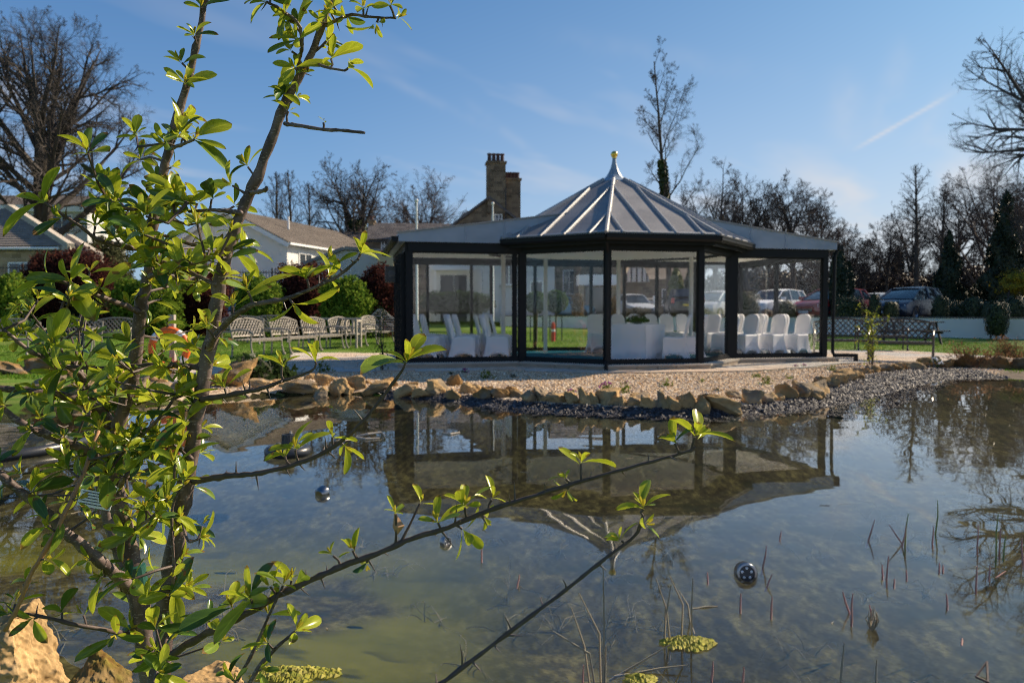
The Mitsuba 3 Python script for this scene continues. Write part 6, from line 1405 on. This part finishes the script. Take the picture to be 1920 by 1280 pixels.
# ------------------------------------------------------------------ the firethorn in front of the camera
SHRUB = thing('firethorn_shrub', 'large thorny firethorn shrub with fresh yellow green leaves close to the camera on the left', 'shrub')
rng = np.random.default_rng(2024)
YB, YC = 1.22, 1.34
def path(pts): return np.array([P(x, y, d) for x, y, d in pts])
def smooth_path(p, r, n=5):
    """a Catmull-Rom curve through the points with slight knots"""
    p = np.asarray(p, float); r = np.asarray(r, float); q = np.vstack([2 * p[0] - p[1], p, 2 * p[-1] - p[-2]]); out, ro = [], []
    for i in range(len(p) - 1):
        for t in np.linspace(0, 1, n, endpoint=False):
            a, b, c, d = q[i:i + 4]; out.append(.5 * ((2 * b) + (c - a) * t + (2 * a - 5 * b + 4 * c - d) * t * t + (3 * b - a - 3 * c + d) * t ** 3)); ro.append(r[i] + (r[i + 1] - r[i]) * t)
    return np.array(out + [p[-1]]), np.array(ro + [r[-1]])
NODES = []
def stem(name, pts, w0, w1, m='shrub_bark', sides=9, knots=.10, n=5):
    """pts: (px, py, distance); w0, w1: width in pixels at its two ends"""
    c = path(pts); r = np.linspace(w0, w1, len(pts)) / 2 * np.array([q[2] for q in pts]) / FPX
    p, rr = smooth_path(c, r, n); rr = rr * (1 + knots * rng.normal(size=len(rr)).clip(-1, 1.6)); p = p + rng.normal(size=p.shape) * rr[:, None] * .10
    MB().tube(p, rr, sides).put(name, m, SHRUB, smooth=True); NODES.append((p, rr)); return p, rr
def curve_d(pts, d0, d1): n = len(pts); return [(x, y, d0 + (d1 - d0) * k / (n - 1)) for k, (x, y) in enumerate(pts)]
B1 = stem('main_stem', curve_d([(292, 1330), (312, 1150), (330, 1010), (350, 900), (372, 772), (384, 690), (404, 590), (418, 505), (444, 420), (474, 352), (508, 262), (540, 182), (572, 126), (600, 60), (622, -6), (640, -60)], 1.24, 1.20), 36, 9, sides=12)
C1 = stem('main_stem', curve_d([(285, 1330), (262, 1135), (246, 1050), (226, 960), (214, 900), (212, 850), (228, 780), (252, 690), (262, 590), (277, 520), (286, 435), (300, 350), (318, 270), (344, 182), (364, 104), (378, 40), (388, -30)], 1.40, 1.30), 36, 10, sides=12)
A1 = stem('main_stem', curve_d([(300, 1330), (270, 1180), (232, 1060), (205, 985), (188, 905), (180, 850), (165, 780), (150, 690)], 1.52, 1.58), 26, 10)
BR = [
    ('D', [(306, 1235, 1.24), (375, 1194, 1.18), (430, 1165, 1.14), (480, 1141, 1.12), (520, 1116, 1.11), (590, 1084, 1.10), (640, 1061, 1.10), (720, 1032, 1.09), (770, 1010, 1.09), (840, 988, 1.08), (900, 962, 1.08), (985, 934, 1.07), (1090, 902, 1.07), (1170, 879, 1.06), (1240, 860, 1.06), (1290, 846, 1.06), (1304, 838, 1.06)], 15, 5),
    ('E', [(362, 902, 1.21), (410, 894, 1.17), (450, 890, 1.15), (490, 886, 1.13), (560, 868, 1.12), (625, 838, 1.12), (682, 788, 1.11), (722, 738, 1.11), (757, 690, 1.10)], 13, 5),
    ('F', [(690, 1380, .92), (760, 1322, .92), (822, 1284, .92), (900, 1226, .93), (980, 1166, .93), (1060, 1106, .94), (1135, 1046, .94), (1190, 1004, .95), (1206, 966, .95)], 10, 6),
    ('G', [(392, 652, 1.21), (412, 620, 1.16), (456, 580, 1.12), (500, 566, 1.10), (536, 560, 1.10), (580, 543, 1.09), (634, 517, 1.09), (672, 486, 1.08)], 14, 5),
    ('AA', [(378, 748, 1.21), (402, 745, 1.18), (468, 733, 1.17), (500, 725, 1.16), (530, 714, 1.16), (575, 699, 1.15), (590, 690, 1.15)], 12, 4),
    ('H', [(378, 690, 1.22), (330, 684, 1.25), (262, 686, 1.27), (190, 690, 1.28), (125, 687, 1.28)], 13, 6),
    ('I', [(404, 534, 1.21), (370, 517, 1.24), (333, 500, 1.27), (290, 487, 1.29)], 10, 6),
    ('J', [(277, 520, 1.33), (310, 508, 1.26), (336, 499, 1.20), (370, 493, 1.17), (396, 484, 1.16)], 10, 5),
    ('K', [(258, 583, 1.34), (222, 568, 1.28), (190, 557, 1.24), (160, 543, 1.22), (132, 533, 1.2), (92, 523, 1.19)], 12, 6),
    ('L', [(280, 468, 1.34), (240, 464, 1.3), (212, 457, 1.27), (180, 447, 1.25), (150, 424, 1.23), (120, 404, 1.22), (84, 380, 1.21)], 11, 5),
    ('M', [(298, 372, 1.33), (270, 392, 1.31), (238, 391, 1.28), (207, 383, 1.26), (197, 366, 1.25)], 9, 5),
    ('M2', [(302, 370, 1.33), (326, 376, 1.26), (352, 379, 1.22)], 8, 5),
    ('N', [(322, 278, 1.32), (342, 271, 1.26), (364, 262, 1.23)], 8, 5),
    ('O', [(246, 1104, 1.39), (222, 1082, 1.32), (195, 1056, 1.28), (150, 1020, 1.26), (110, 985, 1.24), (75, 950, 1.22), (38, 922, 1.2), (0, 890, 1.19), (-50, 866, 1.18)], 24, 14),
    ('Q', [(244, 1190, 1.40), (195, 1180, 1.3), (131, 1168, 1.26), (64, 1152, 1.24), (20, 1148, 1.23)], 11, 4),
    ('R', [(214, 862, 1.38), (200, 780, 1.38), (143, 748, 1.34), (83, 738, 1.32), (30, 730, 1.3), (-30, 726, 1.29)], 20, 12),
    ('S', [(215, 880, 1.38), (165, 846, 1.30), (110, 824, 1.26), (70, 808, 1.24), (40, 793, 1.23), (0, 763, 1.22), (-40, 740, 1.2)], 18, 11),
    ('Tt', [(182, 760, 1.38), (150, 702, 1.36), (90, 673, 1.3), (60, 660, 1.27), (30, 637, 1.25), (6, 618, 1.24)], 10, 7),
    ('U', [(534, 232, 1.20), (560, 236, 1.17), (606, 243, 1.14), (645, 245, 1.12), (684, 249, 1.11)], 8, 5),
    ('Vv', [(588, 116, 1.20), (604, 124, 1.17), (619, 128, 1.15), (646, 133, 1.13)], 7, 4),
    ('Ww', [(612, 48, 1.20), (632, 38, 1.17), (659, 28, 1.14), (692, 32, 1.12), (742, 34, 1.11)], 8, 4),
    ('X', [(556, 148, 1.20), (562, 110, 1.18), (566, 84, 1.16), (560, 46, 1.15), (530, 20, 1.14), (500, 4, 1.13)], 8, 5),
    ('Yy', [(470, 362, 1.20), (494, 358, 1.17), (500, 352, 1.16)], 9, 7),
    ('Y', [(452, 398, 1.20), (428, 397, 1.22), (400, 394, 1.24), (354, 397, 1.26)], 9, 5),
    ('Zz', [(452, 1320, 1.06), (480, 1258, 1.06), (520, 1212, 1.06), (552, 1184, 1.06)], 10, 5),
    ('Z2', [(430, 1300, 1.10), (470, 1230, 1.10), (506, 1150, 1.10), (530, 1098, 1.10)], 8, 4),
    ('P', [(10, 1180, 1.10), (37, 1130, 1.10), (56, 1081, 1.10), (97, 1010, 1.11), (131, 942, 1.13), (161, 875, 1.16), (184, 807, 1.2)], 9, 8),
    ('A2', [(212, 860, 1.38), (240, 840, 1.30), (282, 800, 1.24), (310, 770, 1.22), (330, 740, 1.21)], 9, 5),
    ('A3', [(236, 1010, 1.38), (256, 990, 1.34), (286, 968, 1.30), (312, 940, 1.26)], 10, 5),
    ('A4', [(222, 920, 1.38), (236, 892, 1.32), (262, 862, 1.28), (296, 840, 1.26)], 9, 5),
    ('A5', [(360, 860, 1.21), (330, 838, 1.24), (300, 836, 1.28), (270, 848, 1.3)], 9, 5),
    ('A6', [(320, 1130, 1.23), (326, 1060, 1.20), (322, 960, 1.19), (345, 900, 1.18)], 7, 3),
    ('A7', [(318, 1190, 1.23), (300, 1240, 1.12), (286, 1290, 1.08)], 9, 5),
    ('A8', [(338, 960, 1.22), (352, 1012, 1.16), (372, 1010, 1.15)], 6, 3),
]
BP = {}
for nm, pts, w0, w1 in BR:
    BP[nm] = stem('branch', pts, w0, w1, 'orange_twig' if nm == 'P' else 'shrub_twig' if nm in ('D', 'E', 'F', 'AA', 'K', 'L', 'H', 'Q') else 'shrub_bark', 8, .13)

# leaves: each its own little mesh; the largest three hundred are parts of their own
LEAVES = []
def leaf(base, d, up, L, w, bend, fold, tone, curl=0.0):
    d = unit(d); s = unit(np.cross(d, up)); n = np.cross(s, d)
    ts = np.array([0, .12, .28, .46, .64, .80, .92, 1.0]); ww = np.array([.05, .16, .56, .86, 1.0, .92, .62, .06]) * w / 2
    c = base + d * (L * ts)[:, None] - n * (bend * L * ts ** 2)[:, None]
    tw = curl * ts; sv = s * np.cos(tw)[:, None] + n * np.sin(tw)[:, None]; nv = np.cross(sv, d)
    v = np.stack([c - sv * ww[:, None] + nv * (fold * ww)[:, None], c - sv * (ww * .5)[:, None] + nv * (fold * .38 * ww)[:, None], c, c + sv * (ww * .5)[:, None] + nv * (fold * .38 * ww)[:, None], c + sv * ww[:, None] + nv * (fold * ww)[:, None]], 1).reshape(-1, 3)
    f = [[i * 5 + j, i * 5 + j + 1, (i + 1) * 5 + j + 1, (i + 1) * 5 + j] for i in range(7) for j in range(4)]
    LEAVES.append((L * w / base[1] ** 2, v, np.array(f), tone, np.stack([np.repeat(ts, 5), np.tile([0, .25, .5, .75, 1.0], 8)], -1)))
def tone_pick(young): 
    r = rng.random(); return 'leaf_young' if r < young else 'leaf_mid' if r < young + (1 - young) * .62 else 'leaf_dark'
def rosette(c, axis, n=6, size=.055, young=.55, bud=True, spread=62):
    axis = unit(axis); a0 = rng.uniform(0, 6.28); x = unit(np.cross(axis, [.3, .9, .1])); y = np.cross(axis, x)
    for k in range(n):
        a = a0 + k * 2.4 + rng.normal(0, .25); inner = k / max(n, 1); tilt = math.radians(spread * (1.12 - .75 * inner) + rng.normal(0, 9))
        d = axis * math.cos(tilt) + (x * math.cos(a) + y * math.sin(a)) * math.sin(tilt); L = .90 * size * (1.05 - .5 * inner) * rng.uniform(.55, 1.4)
        up = axis - d * (axis @ d); up = unit(up + rng.normal(0, .22, 3))
        leaf(c + axis * .004 * k / n + rng.normal(0, .0015, 3), d, up, L, L * rng.uniform(.27, .40), rng.uniform(.05, .48), rng.uniform(.15, .7), tone_pick(young + .25 * inner), rng.normal(0, .35))
    if bud:
        for q in range(2): leaf(c + axis * .003, axis + rng.normal(0, .22, 3), y, size * rng.uniform(.22, .42), size * .09, .05, .9, 'leaf_bud')
TW = MB()
def spur(p, r, d, L=.012):
    e = p + unit(d) * L; TW.tube([p, (p + e) / 2 + rng.normal(0, .0012, 3), e], [max(.0018, r * .5), .0016, .0018], 6); return e
TH_ = MB()
def thorn(p, d, L=.018, r=.0016):
    d = unit(d); TH_.tube([p, p + d * L * .5 + rng.normal(0, .0005, 3), p + d * L], [r, r * .62, .0002], 6)
VIEW = lambda p: unit(EYE - p)
def dress(nm, step, n=(4, 7), size=.05, young=.5, skip=(), thorns=.5, t0=0.0, t1=1.0, up=.7, end=True):
    p, r = nm if isinstance(nm, tuple) else BP[nm]; seg = np.linalg.norm(np.diff(p, axis=0), axis=1); cum = np.concatenate([[0], np.cumsum(seg)]); L = cum[-1]; s = L * t0 + step * .5
    while s < L * t1:
        i = min(np.searchsorted(cum, s) - 1, len(seg) - 1); t = (s - cum[i]) / seg[i]; q = p[i] + (p[i + 1] - p[i]) * t; tan = unit(p[i + 1] - p[i])
        side = unit(np.cross(tan, rng.normal(size=3))); d = unit(side + np.array([0, -.15, up]))
        if n[1] > 0: e = spur(q, r[i], d, rng.uniform(.006, .022)); rosette(e, d + .35 * tan, rng.integers(n[0], n[1] + 1), size * rng.uniform(.75, 1.15), young)
        if rng.random() < thorns: thorn(q + tan * .004, unit(np.cross(tan, rng.normal(size=3))) + .25 * tan, rng.uniform(.010, .026))
        s += step * rng.uniform(.65, 1.4)
    if end: rosette(p[-1], unit(p[-1] - p[-3]) + np.array([0, 0, .25]), rng.integers(max(4, n[0]), max(6, n[1]) + 1), size * 1.05, young + .15)
dress(B1, .09, (2, 5), .042, .5, t0=.04, t1=.52, end=False); dress(B1, .055, (4, 7), .044, .62, t0=.80, t1=1.0)
dress(C1, .042, (4, 7), .052, .5, t0=.30, t1=1.0); dress(C1, .07, (3, 5), .05, .45, t0=.05, t1=.30, end=False); dress(A1, .05, (4, 6), .052, .4, t0=.2)
for nm, st, n, sz, y in (('H', .042, (5, 7), .05, .5), ('I', .04, (4, 7), .05, .5), ('J', .028, (4, 6), .05, .6), ('K', .042, (4, 7), .062, .42), ('L', .034, (4, 6), .058, .5), ('M', .028, (5, 7), .056, .5), ('M2', .026, (4, 6), .05, .6), ('N', .03, (4, 6), .05, .55), ('O', .055, (4, 7), .05, .45), ('Q', .05, (3, 5), .058, .3), ('R', .05, (4, 7), .052, .45), ('S', .05, (4, 7), .05, .45),
                         ('Tt', .06, (3, 5), .06, .5), ('X', .026, (5, 8), .046, .7), ('Ww', .022, (3, 5), .036, .75), ('Y', .026, (4, 6), .05, .55), ('P', .05, (2, 4), .045, .4), ('A2', .03, (5, 7), .052, .5), ('A3', .03, (5, 7), .05, .5), ('A4', .028, (5, 7), .05, .5), ('A5', .028, (5, 7), .05, .5), ('A6', .045, (2, 4), .045, .5), ('A7', .045, (4, 7), .05, .45), ('A8', .03, (3, 5), .04, .5), ('Zz', .04, (2, 4), .042, .55), ('Z2', .04, (3, 5), .048, .5)):
    dress(nm, st, n, sz, y)
# the upper right leaf tufts of the right stem and the sparse long branches: rosettes just where they grow
def tuft_at(nm, px, py, n, size, young=.75, axis=(0, 0, 1), L=.014, spread=62, bud=True):
    p, r = BP[nm] if isinstance(nm, str) else nm; q = P(px, py, 1.1); uv = (p - EYE); s = np.column_stack([uv[:, 0] / (uv @ FWD), (uv @ UPV) / (uv @ FWD)]); g = q - EYE; t = np.array([g[0] / (g @ FWD), (g @ UPV) / (g @ FWD)])
    i = int(np.argmin(((s - t) ** 2).sum(1))); d = unit(np.asarray(axis, float) + rng.normal(0, .12, 3)); e = spur(p[i], r[i], d, L); rosette(e, d, n, size, young, bud, spread)
for nm, px, py, n, sz, y, ax, L in (('D', 1292, 842, 6, .056, .95, (.25, -.1, .9), .02), ('D', 1270, 852, 4, .05, .95, (-.4, 0, 1), .016), ('D', 1090, 902, 5, .046, .9, (.1, 0, 1), .024), ('D', 1075, 905, 4, .045, .95, (-.2, 0, -.4), .008), ('D', 1060, 912, 3, .036, .9, (-.7, 0, .5), .01), ('D', 880, 968, 6, .055, .85, (.1, -.2, 1), .018), ('D', 910, 958, 4, .044, .85, (.4, 0, .9), .016), ('D', 900, 962, 3, .04, .9, (.6, 0, -.8), .008), ('D', 826, 992, 5, .048, .85, (-.3, 0, .8), .012), ('D', 850, 985, 4, .055, .6, (.7, -.2, -.1), .012),
                                    ('D', 742, 1022, 4, .036, .7, (-.1, 0, 1), .05), ('D', 752, 1018, 3, .036, .8, (.25, 0, 1), .062), ('D', 668, 1050, 4, .036, .85, (-.5, 0, .8), .016), ('D', 680, 1046, 2, .038, .9, (.2, 0, -1), .008), ('D', 640, 1061, 3, .030, .85, (-.4, 0, .9), .02), ('D', 545, 1104, 3, .046, .85, (-.1, 0, 1), .012), ('D', 520, 1116, 4, .05, .6, (-.3, -.2, .8), .02), ('D', 480, 1141, 5, .06, .45, (-.2, -.3, .8), .02), ('D', 440, 1160, 5, .062, .4, (.1, -.3, .8), .02), ('D', 400, 1180, 5, .062, .35, (-.2, -.4, .7), .02),
                                    ('E', 757, 690, 6, .066, .9, (.35, -.1, .75), .008), ('E', 625, 838, 3, .042, .85, (-.1, 0, 1), .014), ('E', 640, 830, 3, .058, .7, (.8, -.1, -.45), .006), ('E', 566, 866, 6, .05, .75, (-.2, 0, .9), .02), ('E', 540, 872, 4, .046, .8, (-.6, 0, .7), .016), ('F', 1206, 966, 6, .046, .8, (.1, -.1, 1), .008), ('F', 1172, 1018, 4, .04, .8, (-.5, 0, .4), .006), ('F', 1196, 990, 3, .032, .85, (.5, 0, .3), .006),
                                    ('G', 672, 486, 6, .060, .8, (.3, 0, .7), .008), ('G', 640, 512, 4, .055, .8, (-.6, -.1, .7), .012), ('G', 580, 543, 6, .050, .8, (-.1, 0, 1), .016), ('G', 600, 535, 3, .044, .85, (.4, 0, .4), .012), ('G', 540, 558, 4, .055, .6, (.3, -.2, -.7), .01), ('G', 470, 572, 6, .060, .6, (-.1, -.2, .9), .02), ('G', 440, 592, 6, .055, .6, (.2, -.2, .8), .016), ('AA', 590, 690, 5, .052, .85, (.1, 0, .95), .010), ('AA', 530, 714, 4, .044, .9, (0, 0, 1), .022), ('AA', 420, 740, 6, .06, .7, (-.1, -.2, .9), .012),
                                    (B1, 395, 640, 5, .05, .5, (.5, -.2, .6), .016), (B1, 414, 540, 5, .052, .6, (.5, -.2, .5), .02), (B1, 480, 330, 4, .05, .7, (-.6, 0, .8), .022), (B1, 470, 360, 5, .05, .65, (-.7, -.1, .5), .03), (B1, 540, 210, 4, .028, .6, (.6, 0, .6), .02), (B1, 600, 110, 6, .046, .75, (.7, 0, .5), .03), (B1, 556, 150, 4, .048, .55, (-.5, 0, -.6), .012), (B1, 372, 780, 5, .055, .6, (.6, -.2, .5), .014), (B1, 345, 910, 4, .05, .5, (-.6, -.2, .5), .016), (B1, 330, 1060, 4, .045, .5, (.5, -.3, .3), .014), (B1, 320, 1120, 5, .05, .4, (.5, -.3, .4), .03),
                                    ('Vv', 646, 133, 4, .040, .8, (.5, 0, .6), .006), ('Vv', 619, 128, 5, .048, .8, (.2, 0, .9), .014), ('U', 540, 233, 4, .026, .8, (.1, 0, 1), .02), ('U', 606, 243, 2, .016, .9, (.2, 0, 1), .010)):
    tuft_at(nm, px, py, n, sz, y, ax, L)
for nm in ('D', 'E', 'F', 'AA', 'G'): dress(nm, .038 if nm in 'DF' else .05, (0, 0), .05, .7, thorns=1.0, up=0, end=False, t0=.12)
for px, py, nm, d, L in ((970, 938, 'D', (-.05, 0, 1), .030), (905, 962, 'D', (.5, 0, -.9), .024), (855, 980, 'D', (.1, -.2, 1), .034), (830, 990, 'D', (.6, 0, -.8), .034), (690, 1040, 'D', (.5, 0, -.85), .028), (600, 1080, 'D', (.3, 0, -.9), .022), (575, 1090, 'D', (-.2, 0, 1), .018), (866, 1248, 'F', (-.1, 0, 1), .030), (955, 1186, 'F', (1, 0, -.05), .022), (440, 892, 'E', (0, 0, 1), .022), (476, 888, 'E', (.15, 0, -1), .026), (560, 868, 'E', (.6, 0, -.7), .016), (610, 846, 'E', (.7, 0, -.6), .020), (606, 848, 'E', (-.1, 0, 1), .024), (470, 733, 'AA', (-.05, 0, 1), .020), (455, 736, 'AA', (.7, 0, -.6), .016), (500, 724, 'AA', (.3, 0, -1), .018), (330, 985, B1, (1, -.2, .25), .03), (336, 980, B1, (1, -.1, -.05), .034)):
    p, r = BP[nm] if isinstance(nm, str) else nm; uv = p - EYE; s = np.column_stack([uv[:, 0] / (uv @ FWD), (uv @ UPV) / (uv @ FWD)]); t = np.array([(px - 960) / FPX, (640 - py) / FPX]); i = int(np.argmin(((s - t) ** 2).sum(1))); thorn(p[i], d, L, .0019)
# leafy side shoots that fill the heart of the bush: each grows from the nearest wood
ALLP = np.vstack([p for p, r in NODES]); ALLR = np.concatenate([r for p, r in NODES])
FILL = [((290, 390), (460, 540), 12), ((20, 600), (200, 760), 6), ((30, 560), (400, 700), 10), ((60, 690), (400, 860), 17), ((80, 850), (330, 960), 9), ((170, 330), (330, 480), 11), ((160, 250), (300, 345), 3), ((40, 540), (170, 640), 3), ((0, 850), (130, 960), 3), ((200, 1040), (420, 1270), 7), ((300, 560), (420, 660), 3), ((120, 720), (260, 850), 5)]
for (x0, y0), (x1, y1), n in FILL:
    for _ in range(n):
        c = P(rng.uniform(x0, x1), rng.uniform(y0, y1), rng.uniform(1.12, 1.62)); dist = np.linalg.norm(ALLP - c, axis=1); i = int(np.argmin(dist))
        if dist[i] > .20: c = ALLP[i] + (c - ALLP[i]) * .2 / dist[i]
        q = ALLP[i]; mid = (q + c) / 2 + rng.normal(0, .008, 3) - [0, 0, .008]; TW.tube([q, mid, c], [.0026, .0022, .0018], 6); ax = unit(c - mid + np.array([0, -.02, .06])); rosette(c, ax, rng.integers(4, 8), rng.uniform(.042, .060), .5)
        if rng.random() < .5: rosette(mid, ax + rng.normal(0, .5, 3), rng.integers(2, 4), .045, .45, False)
        if rng.random() < .4: thorn(mid, rng.normal(size=3), .018)
TW.put('spurs', 'shrub_twig', SHRUB, smooth=50, kind='stuff'); TH_.put('thorns', 'thorn', SHRUB, smooth=50, kind='stuff')
LEAVES.sort(key=lambda q: -q[0])
for q, v, f, tone, uv in LEAVES[:300]: put('leaf', mikit.ply((v, f), tone, smooth=True, uv=uv), SHRUB)
for tone in ('leaf_young', 'leaf_mid', 'leaf_dark', 'leaf_bud'):
    rest = [q for q in LEAVES[300:] if q[3] == tone]
    if rest:
        mb = MB(); [mb.add(q[1], q[2]) for q in rest]
        put('small_leaves', mikit.ply(mb.mesh(), tone, smooth=True, uv=np.vstack([q[4] for q in rest])), SHRUB, kind='stuff')
MB().tube(path([(741, 962, 1.09), (748, 985, 1.09), (744, 1000, 1.09)]), [.001, .009, .002], 5).put('withered_leaf', 'dead_leaf', SHRUB)
MB().lathe([(.0, -.02), (.016, -.018), (.017, .018), (0, .02)], P(257, 1078, 1.385), 12, unit(C1[0][10] - C1[0][4])).put('tie', 'tie_green', SHRUB)
k = thing('plant_label', 'white plastic plant label hanging in the firethorn', 'label'); a = P(150, 925, 1.22); e1, e2 = unit(np.array([1, .1, -.22])), unit(np.array([.25, .2, 1.0])); nn = unit(np.cross(e1, e2))
MB().box((0, -.018, -.0006), (.052, .008, .0006), np.array([e1, e2, nn]), a).put('tag', 'plastic_white', k); MB().tube([a + e1 * .05, a + e1 * .06 + [0, 0, .02], P(205, 905, 1.36)], .0008, 5).put('string', 'plastic_white', k)
lb = MB()
for s_ in (-1, 1):
    for q in range(5): lb.box((.004, -.014 + q * .0045, s_ * .0009 - .00025), (.044 - .007 * (q % 3), -.0125 + q * .0045, s_ * .0009 + .00025), np.array([e1, e2, nn]), a)
lb.put('print_line', 'plastic_grey', k)
